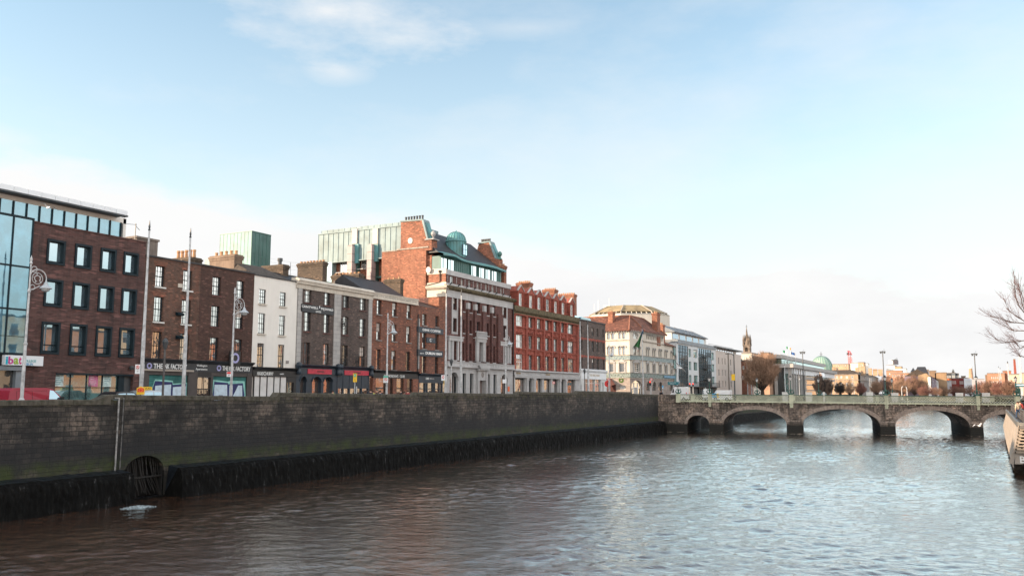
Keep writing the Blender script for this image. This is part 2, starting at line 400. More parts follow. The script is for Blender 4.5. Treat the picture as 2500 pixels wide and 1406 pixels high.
reg('pink_board',plain('crimson sign board',(.5,.03,.06),.5,.2,3))
reg('pole_white',plain('pale grey paint',(.5,.52,.54),.5,.3,3,streak=.2))
reg('pole_dark',plain('dark grey pole paint',(.09,.085,.085),.5,.3,3))
reg('green_iron',plain('sage green painted iron',(.5,.525,.39),.6,.25,1.2,streak=.4))
reg('green_dark',plain('dark green painted iron',(.02,.09,.07),.45,.3,3))
reg('red_paint',plain('red van paint',(.3,.008,.03),.4,.1,2))
reg('white_paint',plain('white van paint',(.7,.72,.74),.3,.05,2))
reg('silver_paint',plain('silver car paint',(.4,.44,.48),.3,.1,2,metal=.4))
reg('dark_paint',plain('black car paint',(.015,.015,.018),.25,.1,2))
reg('blue_paint',plain('light blue paint',(.06,.35,.62),.35,.1,2))
reg('yellow',plain('yellow paint',(.8,.5,.02),.5,.1,3))
reg('orange',plain('orange paint',(.75,.14,.03),.5,.1,3))
reg('red_sign',plain('red sign paint',(.6,.02,.02),.5,.1,3))
reg('rubber',plain('black rubber',(.012,.012,.012),.8,.2,4))
reg('asphalt',plain('asphalt',(.05,.05,.052),.9,.2,1.5,bump=.3))
reg('paving',bricks('stone paving',(.2,.19,.18),(.16,.155,.15),(.09,.09,.09),w=.9,h=.6,mt=.02))
reg('earth',plain('dull ground',(.1,.095,.085),.95,.3,.05))
reg('timber',bricks('grey boardwalk planks',(.16,.15,.14),(.12,.115,.11),(.04,.04,.04),w=3,h=.14,mt=.012))
reg('steel_cream',plain('cream coated steel',(.34,.3,.26),.5,.12,.6,streak=.15))
reg('slat_cream',plain('cream slats',(.36,.3,.24),.5,.1,2))
reg('twig',plain('winter twigs',(.22,.13,.095),.9,.3,.3))
reg('twig_red',plain('reddish winter twigs',(.22,.105,.085),.9,.3,.3))
reg('twig_dark',plain('dark twigs',(.035,.028,.028),.9,.3,.5))
reg('twig_ochre',plain('ochre winter twigs',(.3,.19,.13),.9,.3,.3))
reg('bark',plain('grey bark',(.07,.055,.045),.9,.4,3,bump=.5))
reg('leaf',plain('olive leaves',(.1,.12,.03),.8,.4,2))
reg('grass',plain('river weed green',(.05,.09,.015),.9,.4,1.5))
reg('pot',plain('clay chimney pot',(.45,.26,.14),.8,.25,3))
reg('pane',glassy('sash window glass',refl=.46,wave=.1))
reg('pane_curtain',glassy('sash glass with blind',refl=.36,wave=.1,curtain=(.35,.35,.33)))
reg('pane_blue',glassy('blue tinted curtain glass',inside=(.02,.075,.11),refl=.26,tint=(.45,.68,.8),wave=.03))
reg('pane_modern',glassy('modern window glass',inside=(.04,.07,.09),refl=.38,tint=(.64,.82,.92),wave=.02))
reg('pane_shop',glassy('shop window glass',inside=(.05,.03,.018),refl=.36,wave=.22,curtain=(.16,.08,.045),rough=.02))
reg('pane_dark',glassy('dark window glass',inside=(.008,.009,.01),refl=.12,wave=.05))
reg('pane_teal',glassy('pale green glass',inside=(.05,.11,.11),refl=.35,tint=(.8,1,.98),wave=.02))
reg('skin',plain('skin',(.55,.32,.24),.6,.08,6))
reg('cloth_dark',plain('dark jacket',(.02,.02,.025),.9,.2,6))
reg('cloth_blue',plain('blue jeans',(.03,.06,.12),.9,.2,6))
reg('cloth_beige',plain('beige coat',(.42,.36,.27),.9,.15,6))
reg('cloth_red',plain('dark red jacket',(.25,.03,.03),.9,.15,6))
reg('hair',plain('brown hair',(.05,.03,.02),.9,.2,8))
reg('hi_vis',plain('yellow high visibility cloth',(.6,.8,.1),.8,.1,6))
def quay_stone(name,c1,c2,green=True):
 """coursed masonry of the quay: stone to stone change, soot, lime runs, algae where the tide reaches"""
 m,t,P,L=mat_base(name)
 uv=t.nodes.new('ShaderNodeUVMap').outputs[0];ge=t.nodes.new('ShaderNodeNewGeometry').outputs['Position']
 wp=t.nodes.new('ShaderNodeVectorMath');wp.operation='MULTIPLY_ADD'
 nz=t.nodes.new('ShaderNodeTexNoise');nz.inputs['Scale'].default_value=.6;L(uv,nz.inputs['Vector'])
 L(nz.outputs['Color'],wp.inputs[0]);wp.inputs[1].default_value=(.1,.09,0);L(uv,wp.inputs[2])
 def br(w,h,mt):
  b=t.nodes.new('ShaderNodeTexBrick');L(wp.outputs[0],b.inputs['Vector']);b.inputs['Scale'].default_value=1
  b.inputs['Brick Width'].default_value=w;b.inputs['Row Height'].default_value=h;b.inputs['Mortar Size'].default_value=mt
  b.inputs['Mortar Smooth'].default_value=.35;b.offset_frequency=2;b.squash=.72;b.squash_frequency=3;b.offset=.42
  b.inputs['Color1'].default_value=(*c1,1);b.inputs['Color2'].default_value=(*c2,1);b.inputs['Mortar'].default_value=(.012,.011,.01,1)
  return b
 b=br(.78,.275,.018)
 c=b.outputs['Color']
 c=mixc(t,L,1.0,c,ramp(t,noise_n(t,L,ge,3.2,7,.75),[(.36,(.3,)*3),(.5,(.95,)*3),(.66,(1.7,1.6,1.5))],L),'MULTIPLY')
 big=noise_n(t,L,ge,.35,8,.68,(1,1,1.2))
 c=mixc(t,L,1.0,c,ramp(t,big,[(.37,(.13,.14,.16) if green else (.35,)*3),(.5,(.8,)*3),(.62,(1.5,1.42,1.35))],L),'MULTIPLY')
 st=noise_n(t,L,ge,1.1,7,.7,(1.6,1.6,.22))
 c=mixc(t,L,ramp(t,st,[(.5,(0,)*3),(.66,((.85 if green else .8),)*3)],L),c,(.012,.012,.011))
 lime=noise_n(t,L,ge,2.6,7,.75,(1,1,.3))
 c=mixc(t,L,ramp(t,lime,[(.66,(0,)*3),(.76,(.6,)*3)],L),c,(.3,.28,.26))
 sz=t.nodes.new('ShaderNodeSeparateXYZ');L(ge,sz.inputs[0])
 def band(z0,z1,z2,z3,wob):
  a=t.nodes.new('ShaderNodeMath');a.operation='MULTIPLY_ADD';L(noise_n(t,L,ge,.9,6,.7),a.inputs[0]);a.inputs[1].default_value=wob;L(sz.outputs[2],a.inputs[2])
  s2=t.nodes.new('ShaderNodeMath');s2.operation='MULTIPLY_ADD';L(a.outputs[0],s2.inputs[0]);s2.inputs[1].default_value=.1;s2.inputs[2].default_value=-wob*.05
  return ramp(t,s2.outputs[0],[(z0/10,(0,)*3),(z1/10,(1,)*3),(z2/10,(1,)*3),(z3/10,(0,)*3)],L)
 if green:
  c=mixc(t,L,band(2.0,2.35,3.5,4.8,2.0),c,mixc(t,L,.86,c,(.008,.009,.011)))
  g=band(1.7,1.95,2.4,2.9,.7)
  gn=mixc(t,L,1.0,g,ramp(t,noise_n(t,L,ge,.8,5,.7),[(.4,(.12,)*3),(.6,(1,)*3)],L),'MULTIPLY')
  c=mixc(t,L,gn,c,(.026,.038,.006))
  # moss along the coping
  mo=band(5.7,6.1,9,9.5,.6)
  mm=mixc(t,L,1.0,mo,ramp(t,noise_n(t,L,ge,2.2,6,.7),[(.45,(0,)*3),(.62,(.8,)*3)],L),'MULTIPLY')
  c=mixc(t,L,mm,c,(.055,.055,.018))
 lo=band(-1,0,1.25,1.75,.5)
 c=mixc(t,L,lo,c,(.009,.009,.007))
 L(c,P.inputs['Base Color']);P.inputs['Roughness'].default_value=.8
 add=t.nodes.new('ShaderNodeMath');add.operation='MULTIPLY_ADD';L(noise_n(t,L,ge,6,6,.7),add.inputs[0]);add.inputs[1].default_value=.6
 inv=t.nodes.new('ShaderNodeMath');inv.operation='SUBTRACT';inv.inputs[0].default_value=1;L(b.outputs['Fac'],inv.inputs[1]);L(inv.outputs[0],add.inputs[2])
 bp=t.nodes.new('ShaderNodeBump');bp.inputs['Strength'].default_value=.9;bp.inputs['Distance'].default_value=.05
 L(add.outputs[0],bp.inputs['Height']);L(bp.outputs[0],P.inputs['Normal'])
 return m
reg('quay_stone',quay_stone('quay masonry',(.095,.082,.072),(.022,.02,.018)))
reg('bridge_stone',quay_stone('bridge granite',(.3,.245,.21),(.17,.14,.12),green=False))
reg('coping',plain('lichened coping stone',(.085,.078,.062),.9,.5,2.6,streak=.7,bump=.8,dirt=(.022,.024,.012)))
reg('weed',None)
def weed():
 m,t,P,L=mat_base('wet black weed');ge=t.nodes.new('ShaderNodeNewGeometry').outputs['Position']
 n=noise_n(t,L,ge,4,7,.75,(1,1,.25))
 L(ramp(t,n,[(.45,(.0015,.0015,.0015)),(.62,(.003,.003,.0025)),(.68,(.09,.09,.095))],L),P.inputs['Base Color'])  # pale specks are wet highlights painted into the base colour
 L(ramp(t,n,[(.45,(.9,)*3),(.7,(.5,)*3)],L),P.inputs['Roughness']);P.inputs['Specular IOR Level'].default_value=.15
 bp=t.nodes.new('ShaderNodeBump');bp.inputs['Strength'].default_value=1;bp.inputs['Distance'].default_value=.12
 L(noise_n(t,L,ge,3.5,7,.7,(1,1,.3)),bp.inputs['Height']);L(bp.outputs[0],P.inputs['Normal'])
 return m
reg('weed',weed())
def water_mat():
 m,t,P,L=mat_base('brown river water');ge=t.nodes.new('ShaderNodeNewGeometry').outputs['Position']
 n=noise_n(t,L,ge,.12,5,.6)
 L(ramp(t,n,[(.3,(.078,.038,.023)),(.7,(.11,.057,.035))],L),P.inputs['Base Color'])
 P.inputs['Roughness'].default_value=.5;P.inputs['Specular IOR Level'].default_value=0
 mp=t.nodes.new('ShaderNodeMapping');mp.inputs['Rotation'].default_value=(0,0,R(-25));mp.inputs['Scale'].default_value=(.75,1.25,1);L(ge,mp.inputs[0])
 b1=t.nodes.new('ShaderNodeBump');b1.inputs['Strength'].default_value=1;b1.inputs['Distance'].default_value=.022
 L(noise_n(t,L,mp.outputs[0],5.5,5,.6),b1.inputs['Height'])
 b2=t.nodes.new('ShaderNodeBump');b2.inputs['Strength'].default_value=1;b2.inputs['Distance'].default_value=.06
 L(noise_n(t,L,mp.outputs[0],1.3,3,.5),b2.inputs['Height']);L(b1.outputs[0],b2.inputs['Normal'])
 g=t.nodes.new('ShaderNodeBsdfGlossy');g.inputs['Roughness'].default_value=.03;g.inputs['Color'].default_value=(.94,1,1,1);L(b2.outputs[0],g.inputs['Normal'])
 f=t.nodes.new('ShaderNodeFresnel');f.inputs['IOR'].default_value=1.4;L(b2.outputs[0],f.inputs['Normal'])
 k=t.nodes.new('ShaderNodeMath');k.operation='MULTIPLY';k.use_clamp=True;k.inputs[1].default_value=1.85;L(f.outputs[0],k.inputs[0])
 ms=t.nodes.new('ShaderNodeMixShader');L(k.outputs[0],ms.inputs[0]);L(P.outputs[0],ms.inputs[1]);L(g.outputs[0],ms.inputs[2]);L(ms.outputs[0],t.nodes['Material Output'].inputs[0])
 return m
reg('water',water_mat())
reg('arch_stone',plain('arch stone',(.31,.255,.22),.85,.35,1.6,streak=.5,bump=.4))
reg('ledge_top',plain('wet ledge top',(.01,.014,.02),.35,.5,3,streak=.3,bump=.8,spec=.4))
m=MT
# ---------------------------------------------------------------- water
def make_water():
 ys=[9.0]
 while ys[-1]<900:ys.append(ys[-1]+min(.07+.0018*ys[-1]+max(0,ys[-1]-160)*.02,20))
 ys=np.array(ys);xs=np.arange(-46,14.01,.12)
 X,Y=np.meshgrid(xs,ys);Z=np.zeros_like(X)
 rs=np.random.RandomState(3)
 for i in range(84):
  lam=.34*(4.2/.34)**rs.rand();a=rs.normal(-.6,.75);k=2*np.pi/lam
  amp=.0031*lam**.62
  ph=k*(X*np.sin(a)+Y*np.cos(a))+rs.rand()*6.28
  mod=.55+.45*np.sin(X*rs.normal(0,.12)+Y*rs.normal(0,.1)+rs.rand()*6)
  Z+=amp*mod*(np.sin(ph)+.25*np.sin(2*ph+.5))
 damp=np.clip(1-(Y-170)/120,0,1);env=sum(np.sin(X*a_+Y*b_+c_) for a_,b_,c_ in ((.21,.05,1),(-.13,.17,2),(.35,-.11,4),(.08,.06,0),(.6,.2,3)))/5;Z *= damp*np.clip(.75+1.1*env,.3,1.5)
 ny,nx=X.shape
 co=np.stack([X,Y,Z],-1).reshape(-1,3)
 i=np.arange(ny-1)[:,None]*nx+np.arange(nx-1)[None]
 fc=np.stack([i,i+1,i+nx+1,i+nx],-1).reshape(-1,4)
 me=bpy.data.meshes.new('water');me.vertices.add(len(co));me.vertices.foreach_set('co',co.ravel())
 me.loops.add(fc.size);me.loops.foreach_set('vertex_index',fc.ravel().astype(np.int32))
 me.polygons.add(len(fc));me.polygons.foreach_set('loop_start',np.arange(0,fc.size,4,dtype=np.int32))
 me.polygons.foreach_set('use_smooth',np.ones(len(fc),dtype=bool));me.update(calc_edges=True);me.materials.append(m['water'])
 o=bpy.data.objects.new('water',me);col.objects.link(o);o['kind']='structure';return o
make_water()
STREET=5.0
def sheet(name,x0,x1,y0,y1,z,mat,z0=-3,kind='structure'):
 b=MB();b.box(x0,x1,-y1,-y0,z0,z);return tag(b.build(name,mat),kind=kind)
sheet('river_bed',-46,14,8,901,-2.2,m['earth'],-3)
sheet('road',-54.2,-48.3,0,430,STREET,m['asphalt'])
sheet('footpath',-70,-54.2,0,430,STREET+.12,m['paving'])
sheet('quayside_path',-48.3,-45.62,0,430,STREET+.12,m['paving'],4.4)
sheet('ground',-1500,-70,-60,2200,STREET,m['earth'])
sheet('far_ground',-1500,1500,901,2600,STREET,m['earth'])
sheet('north_bank',12,1500,-60,901,STREET,m['paving'])
g=MB();g.box(-70,-45,-901,-430,-3,STREET);tag(g.build('far_bank',m['paving']),kind='structure')
# ---------------------------------------------------------------- the quay wall on the left
QW=Frame(-45,0,0,1)
def quay():
 t=thing('quay_wall','dark stained stone quay wall with green algae band rising from the brown river','wall',(-45,30,0))
 runs=[(8,33.6,6.14,6.14),(34.5,48.5,6.42,6.27),(48.9,66.9,6.56,6.40),(67.2,87.9,6.6,6.43),(88.3,105.5,6.7,6.56),(105.9,126.6,6.82,6.69),(126.9,139.8,6.45,6.3)]
 hole=(36.0,41.1,0,2.35)
 hs=QW.s_('W',303,1150),QW.s_('W',400,1150)
 ztop=QW.z_('W',350,1112);zsp=ztop-1.0
 hole=(hs[0],hs[1],-1,ztop)
 b=MB(QW);b.wall(8,139.8,-2,5.75,[hole],reveal=1.6,back=None,mr=1)
 b.archfill(hs[0],hs[1],zsp,ztop+.001,-1.6,.004)
 b.box(8,hs[0]-.5,-.75,-.05,-2,5.75);b.box(hs[1]+.5,139.8,-.75,-.05,-2,5.75)
 b.build('masonry',[m['quay_stone'],m['weed']],t)
 b=MB(QW);b.box(hs[0]-.5,hs[1]+.5,-1.9,-1.62,-2,5.7);b.box(hs[1]-.05,hs[1]-.01,-1.6,-.1,-2,zsp+.3);b.box(hs[0]+.01,hs[0]+.05,-1.6,-.1,-2,zsp+.3);b.build('culvert_back',m['rubber'],t)  # near-black reveals, back and lining: the culvert's inner shade put into the colour
 # parapet with stepped top, its coping of separate weathered blocks
 pb=MB(QW);cp=MB(QW)
 for a,e,z0,z1 in runs:
  pb.prism([(a,5.752),(e,5.752),(e,z1-.3),(a,z0-.3)],-.6,.0)
  x=a
  while x<e-.2:
   l=min(U(1.0,1.9),e-x)
   if e-x-l<.5:l=e-x
   za=z0+(z1-z0)*(x-a)/(e-a)+U(-.012,.012);zb=z0+(z1-z0)*(x+l-a)/(e-a)+U(-.012,.012)
   o=U(.03,.055)
   pts=[(-.66,-.3),(o,-.3),(o,-.05),(o-.06,0),(-.6,0),(-.66,-.05)]
   A=[(x+.012,d,za+h) for d,h in pts];B=[(x+l-.012,d,zb+h) for d,h in pts]
   for i in range(6):j=(i+1) % 6;cp.face([A[i],B[i],B[j],A[j]])
   cp.face(A);cp.face(B[::-1]);x+=l
 for (a0,e0,_,z1),(a1,e1,z2,_) in zip(runs,runs[1:]):       # little ramps between the levels
  if z2>z1:cp.prism([(e0,z1-.3),(a1,z1-.3),(a1,z2),(a1-.1,z2),(e0+.02,z1)],-.62,.03);pb.prism([(e0,5.752),(a1,5.752),(a1,z1-.3),(e0,z1-.3)],-.6,0)
  else:pb.prism([(e0,5.752),(a1,5.752),(a1,z2-.3),(e0,z1-.3)],-.6,0)
 pb.build('parapet',m['quay_stone'],t);cp.build('coping',m['coping'],t)
 # weed covered ledge at the foot
 rs=np.random.RandomState(5)
 S=np.arange(8,140.01,.22);prof=[(0.0,1.95),(.4,1.9),(.85,1.82),(1.15,1.66),(1.25,1.35),(1.27,1.0),(1.3,.65),(1.34,.3),(1.4,-.1),(1.5,-.8)]
 ph=rs.rand(12)*6.28;b=MB(QW)
 def wob(s,i):return sum(math.sin(s*f+ph[k]+i*g_) for k,(f,g_) in enumerate(((.8,.3),(2.1,1.1),(4.7,.7),(7.3,1.9),(11.0,.4))))/5
 V=[]
 for s in S:
  cut=hs[0]-.15<s<hs[1]+.15
  row=[]
  for i,(d,z) in enumerate(prof):
   w=wob(s,i*1.3)*(.07 if i>2 else .02)+U(-.03,.03)*(i>2)
   if cut:row.append((s,-.4+.35*d,min(z,.12)+w*.3))
   else:row.append((s,max(.0,d+w),z+w*.5+rs.normal()*.012))
  V.append(row)
 for A,B in zip(V,V[1:]):
  for i in range(len(prof)-1):b.face([A[i],B[i],B[i+1],A[i+1]],1 if i<2 else 0)
 b.build('weed_ledge',[m['weed'],m['ledge_top']],t)
 # iron grille in the culvert mouth
 b=MB(QW);n=20;cx=(hs[0]+hs[1])/2;rr=(hs[1]-hs[0])/2
 for i in range(n):
  s=hs[0]+.2+(hs[1]-hs[0]-.4)*i/(n-1);zt=zsp+1.0*math.sqrt(max(0,1-((s-cx)/rr)**2))
  b.bar((s,-.32,zt),(s+U(.0,.35),-.25,1.35+U(-.02,.02)),.035)
  b.bar((s+U(0,.1),-.3,1.3),(s+U(.1,.6),-.1,U(.0,.5)),.03)
 b.bar((hs[0],-.28,1.32),(hs[1]+.2,-.2,1.36),.09)
 b.build('iron_grille',plain('rusty iron',(.008,.007,.006),.6,.4,5),t)
 # white drain pipe with its spout
 for k,(x0,w) in enumerate(((868,.05),(903,.03))):
  s,z=QW.p('W',x0/3.0175,940+95/3.0175);s2,z2=QW.p('W',(x0+10)/3.0175,940+640/3.0175)
  b=MB(QW);b.tube([(s-.25*(1-k),.05,z),(s,.12,z),(s,.12,z-.3),(s,.1,z2)],w,6)
  b.build('drain_pipe',plain('limy pipe',(.3,.3,.3) if k==0 else (.13,.13,.13),.7,.5,4,streak=.6),t)
 return hs
CULV=quay()
def foam():
 fx=[on_z('W',940/3.0175,940+y/3.0175,0) for y in (860,)]
 m_,t,P,L=mat_base('churned foam');ge=t.nodes.new('ShaderNodeNewGeometry').outputs['Position']
 n=noise_n(t,L,ge,5,8,.75)
 L(ramp(t,n,[(.4,(.05,.06,.06)),(.58,(.45,.55,.6)),(.7,(.8,.88,.9))],L),P.inputs['Base Color']);P.inputs['Roughness'].default_value=.4
 b=MB(WORLD);cx,cy=(on_z('W',335,1238,0));nx,ny=90,56;G_={}
 for i in range(nx+1):
  for j in range(ny+1):
   x,y=(i/nx-.5)*2,(j/ny-.5)*2;r=math.hypot(x,y)
   h=(.0-.1*r)+U(-.14,.14)*(1.15-r) if r<1 else-.3
   G_[i,j]=(cx+x*.9+y*.35,-(cy+y*1.5),h)
 for i in range(nx):
  for j in range(ny):b.face([G_[i,j],G_[i+1,j],G_[i+1,j+1],G_[i,j+1]])
 tag(b.build('foam',m_,None,True),'patch of pale churned foam where the culvert pours into the river','foam',kind='stuff')
foam()
# ---------------------------------------------------------------- the bridge
BR=Frame(-36,143.6,38.5,5.6)
BW=19.0
def ptop(s):return 6.36-.0074*(s+6.75)
ARCHES=[(-5.0,-1.35,1.35,1.5),(.95,11.0,1.35,2.5),(13.45,25.04,1.35,2.65),(27.25,37.65,1.4,2.5),(39.45,46.0,1.5,1.9)]
def bridge():
 t=thing('bridge','low stone arched road bridge with sage green iron lattice parapet','bridge',BR.W(19,0,0))
 def zb(s):return ptop(s)-1.28
 b=MB(BR);S0,S1=-8.2,50
 edges=[]
 for a,e,zs,rise in ARCHES:
  n=26;c,r=(a+e)/2,(e-a)/2
  arc=[(c-r*math.cos(math.pi*i/n),zs+rise*max(0,math.sin(math.pi*i/n))**.92) for i in range(n+1)]
  for (x0,z0),(x1,z1) in zip(arc,arc[1:]):
   for d in (0,-BW):b.face([(x0,d,z0),(x1,d,z1),(x1,d,zb(x1)),(x0,d,zb(x0))])
   b.face([(x0,0,z0),(x1,0,z1),(x1,-BW,z1),(x0,-BW,z0)])
  edges.append((a,e,zs))
 sol=[S0]+[q for a,e,_ in edges for q in (a,e)]+[S1]
 zsp=[1.35,1.35,1.35,1.35,1.4,1.5]
 for i in range(0,len(sol),2):
  a,e=sol[i],sol[i+1]
  b.box(a,e,-BW,0,-2.5,1.35 if i<6 else 1.4 if i<8 else 1.5)
  z0=1.35 if i<6 else 1.4 if i<8 else 1.5
  b.prism([(a,z0),(e,z0),(e,zb(e)),(a,zb(a))],-BW,0)
 b.build('stone_body',m['bridge_stone'],t)
 # voussoirs
 for a,e,zs,rise in ARCHES:
  rg=MB(BR);c,r=(a+e)/2,(e-a)/2;n=max(11,int((e-a)*2.6)) ;w=.62 if r>3 else .45
  def P_(i,o):
   th=math.pi*i/n;return (c-(r+o)*math.cos(th),zs+(rise+o)*max(0,math.sin(th))**.92)
  for i in range(n):
   g_=.04;q=[P_(i+g_,0),P_(i+1-g_,0),P_(i+1-g_,w),P_(i+g_,w)]
   rg.prism(q,.003,.06+(i % 2)*.03)
  rg.build('arch_ring',m['arch_stone'],t)
 # piers: slight cutwater blocks with caps
 for a,e in ((-1.35,.95),(11.0,13.45),(25.04,27.25),(37.65,39.45)):
  p=MB(BR);mid=(a+e)/2;w=(e-a)/2-.02
  p.prism([(mid-w,-2.5),(mid+w,-2.5),(mid+w*.96,1.9),(mid-w*.96,1.9)],.003,.42)
  p.run([(.003,1.9),(.42,1.9),(.003,2.5)],mid-w*.96,mid+w*.96)
  p.box(mid-.62,mid+.62,.003,.26,2.4,zb(mid)-.02)
  p.build('pier',m['bridge_stone'],t)
 b=MB(BR);b.prism([(S0,zb(S0)+.001),(S1,zb(S1)+.001),(S1,5.05),(S0,5.12)],-BW+.3,-.35);b.build('deck',m['asphalt'],t)
 # iron: string with brackets, lattice panels, posts
 posts=[(-6.75,-6.0),(-1.42,-.85),(11.55,12.2),(25.82,26.4),(38.68,39.2),(43.85,44.55)]
 for side,d0 in ((1,.02),(-1,-BW)):
  s=MB(BR);a,e=-6.0,43.85
  prof=lambda x:zb(x)
  s.prism([(-6.75,zb(-6.75)),(44.55,zb(44.55)),(44.55,zb(44.55)+.16),(-6.75,zb(-6.75)+.16)],d0,d0+.28)
  x=-5.6
  while x<43.6:
   s.prism([(x-.05,zb(x)-.2),(x+.05,zb(x)-.2),(x+.05,zb(x)),(x-.05,zb(x))],d0,d0+.22);x+=1.12
  s.build('bottom_girder',m['green_iron'],t)
  r_=MB(BR);r_.prism([(-6.85,ptop(-6.85)-.07),(44.6,ptop(44.6)-.07),(44.6,ptop(44.6)),(-6.85,ptop(-6.85))],d0-.02,d0+.26);r_.build('top_rail',m['green_dark'],t)
  for (a0,a1),(e0,e1) in zip(posts,posts[1:]):
   l=MB(BR);pitch=.4;z0=lambda x:zb(x)+.17;H_=1.28-.17-.16
   for x in np.arange(a1-H_,e0,pitch):
    for sg in (1,-1):
     p0,p1=(x,x+H_) if sg>0 else (x+H_,x)
     q0,q1=max(a1,min(e0,p0)),max(a1,min(e0,p1))
     if abs(q0-q1)<.05:continue
     f0,f1=(q0-p0)/(p1-p0),(q1-p0)/(p1-p0)
     l.bar((q0,d0+.12+sg*.012,z0(x)+H_*f0),(q1,d0+.12+sg*.012,z0(x)+H_*f1),.062,.02)
   l.prism([(a1,ptop(a1)-.16),(e0,ptop(e0)-.16),(e0,ptop(e0)-.07),(a1,ptop(a1)-.07)],d0+.05,d0+.2)
   l.prism([(a1,zb(a1)+.162),(e0,zb(e0)+.162),(e0,zb(e0)+.22),(a1,zb(a1)+.22)],d0+.06,d0+.19)
   x=a1+1.4
   while x<e0-.6:l.box(x-.02,x+.02,d0+.05,d0+.2,z0(x),z0(x)+H_);x+=1.4
   l.build('lattice_panel',m['green_iron'],t)
  for a0,a1 in posts:
   q=MB(BR);zc=zb((a0+a1)/2);q.box(a0,a1,d0-.06,d0+.42,zc-.12,ptop(a0)-.05);q.box(a0-.05,a1+.05,d0-.1,d0+.48,ptop(a0)-.05,ptop(a0)+.06)
   if side>0 and a0>-3 and a0<43:q.box(a0+.08,a1-.08,d0,d0+.3,zc-.75,zc-.12);q.box(a0+.02,a1-.02,d0,d0+.36,zc-.42,zc-.3)
   q.build('parapet_post',m['green_iron'],t)
 # stone abutment parapet at the left end
 b=MB(BR);b.box(-10.2,-6.78,-.7,.05,-2,6.28);b.box(-10.1,-6.8,-.74,.14,4.95,5.1);b.build('abutment',m['bridge_stone'],t)
 return t
bridge()
# ---------------------------------------------------------------- boardwalk on the right
def boardwalk():
 t=thing('boardwalk','riverside boardwalk with tilted cream side panel and slatted end above the water','boardwalk',(8,100,0))
 zd=3.95
 T0=on_z('Q',510,690,zd);T1=on_z('Q',335,492,zd)
 def at_y(k,x,y,Y):X,z=on_y(k,x,y,Y);return (X,-Y,z)
 A=(T0[0],-T0[1],zd);B=(T1[0],-T1[1],zd)
 C_=at_y('Q',435,1315,T0[1]-.6);D_=at_y('Q',285,700,T1[1])
 b=MB(WORLD)
 # curved lower edge: several stations between near and far end
 n=22;top,bot=[],[]
 for i in range(n+1):
  f=i/n;top.append(tuple(A[k]+(B[k]-A[k])*f for k in range(3)))
  bot.append(tuple(C_[k]+(D_[k]-C_[k])*f+(0,0,-.5)[k]*math.sin(math.pi*f)*(1 if f<.9 else .4) for k in range(3)))
 for i in range(n):
  b.face([top[i],top[i+1],bot[i+1],bot[i]])
  f=.06
  b.face([(p[0]+.12,p[1],p[2]) for p in (top[i],top[i+1],bot[i+1],bot[i])])
 b.build('side_panel',m['steel_cream'],t)
 b=MB(WORLD)
 for i in range(0,n):
  p,q=top[i],bot[i];
  if i % 2==0:b.bar(Vector(p)+Vector((-.02,0,-.1)),Vector(q)+Vector((-.02,0,.1)),.03)
 b.split(6,'panel_joint',m['slat_cream'],t)
 # deck, with a grey steel edge
 b=MB(WORLD);b.face([A,B,(B[0]+6,B[1],zd),(A[0]+6,A[1],zd)]);b.box(A[0],12,A[1]+.0,A[1]+1.2,zd-.25,zd-.004)
 b.build('deck',m['timber'],t)
 b=MB(WORLD)
 b.bar((A[0]-.05,A[1],zd+.08),(B[0]-.05,B[1],zd+.08),.42,.16);b.bar((A[0]-.05,A[1]+.3,zd+.08),(12,A[1]+2.2,zd+.08),.3,.2)
 b.build('edge_beam',plain('grey steel edge',(.12,.12,.115),.5,.3,2),t)
 # railing with wire mesh
 b=MB(WORLD);rx=.55
 P0,P1=Vector((A[0]+rx,A[1]-4,zd)),Vector((B[0]+rx,B[1],zd))
 for i in range(26):
  q=P0.lerp(P1,i/25);b.bar(q,q+Vector((.12,0,1.05)),.05)
 for h in (.3,.5,.7,.9):b.bar(P0+Vector((0,0,h)),P1+Vector((0,0,h)),.012)
 b.bar(P0+Vector((.12,0,1.08)),P1+Vector((.12,0,1.08)),.08)
 b.build('railing',m['pole_dark'],t)
 # slatted end facing the camera
 ye=A[1]+.9
 b=MB(WORLD)
 for i in range(9):
  X0,z=on_y('Q',512-i*7.5,705+i*46.5,-ye);b.box(X0,X0+4.5,ye,ye+.22,z-.05,z+.05)
  X1,_=on_y('Q',512-i*7.5+32,705,-ye);b.box(X0-.02,X0+.1,ye-1.2,ye+.22,z-.05,z+.05)
 b.split(12,'slat',m['slat_cream'],t)
 b=MB(WORLD);X0=on_y('Q',530,900,-ye)[0]
 b.bar((X0+.25,ye-.1,zd),(X0-.75,ye-.1,.95),.3,.12);b.bar((X0+.75,ye-.1,zd),(X0+.1,ye-.1,1.6),.22,.1);b.build('end_frame',m['steel_cream'],t)
 X0,z1=on_y('Q',455,1120,-ye);X1,z0=on_y('Q',575,1245,-ye)
 b=MB(WORLD);b.prism([(X0-.05,z0-.02),(X1,z0),(X1,z0+(z1-z0)*.6),(X0+.55,z0+(z1-z0)*.65),(X0+.45,z1+.6),(X0+.1,z1+.6)],ye-.02,ye+.06)
 b.build('name_plate',m['steel_cream'],t)
 bx=on_y('Q',532,1240,-ye)[0]
 text('letter','B',Frame(0,-ye-.07,1,0),bx,bx+.38,z0+.08,z0+.62,0,m['letter_white'],t,.03,.02)
 # dark steel piles and cross beams below
 b=MB(WORLD)
 for i in range(7):
  y=A[1]-i*8-9.5;b.box(A[0]+1.6,A[0]+1.95,y-.2,y+.2,-2,zd-.3);b.box(A[0]+2,11,y-.12,y+.12,zd-.7,zd-.3)
 b.split(12,'support',m['steel_grey'],t)
boardwalk()
RW=Frame(11,0,0,-1)
t=thing('quay_wall','brown stone quay wall behind the boardwalk at the right edge, plus an unseen near block added for its dark reflection','wall',(11,60,0))
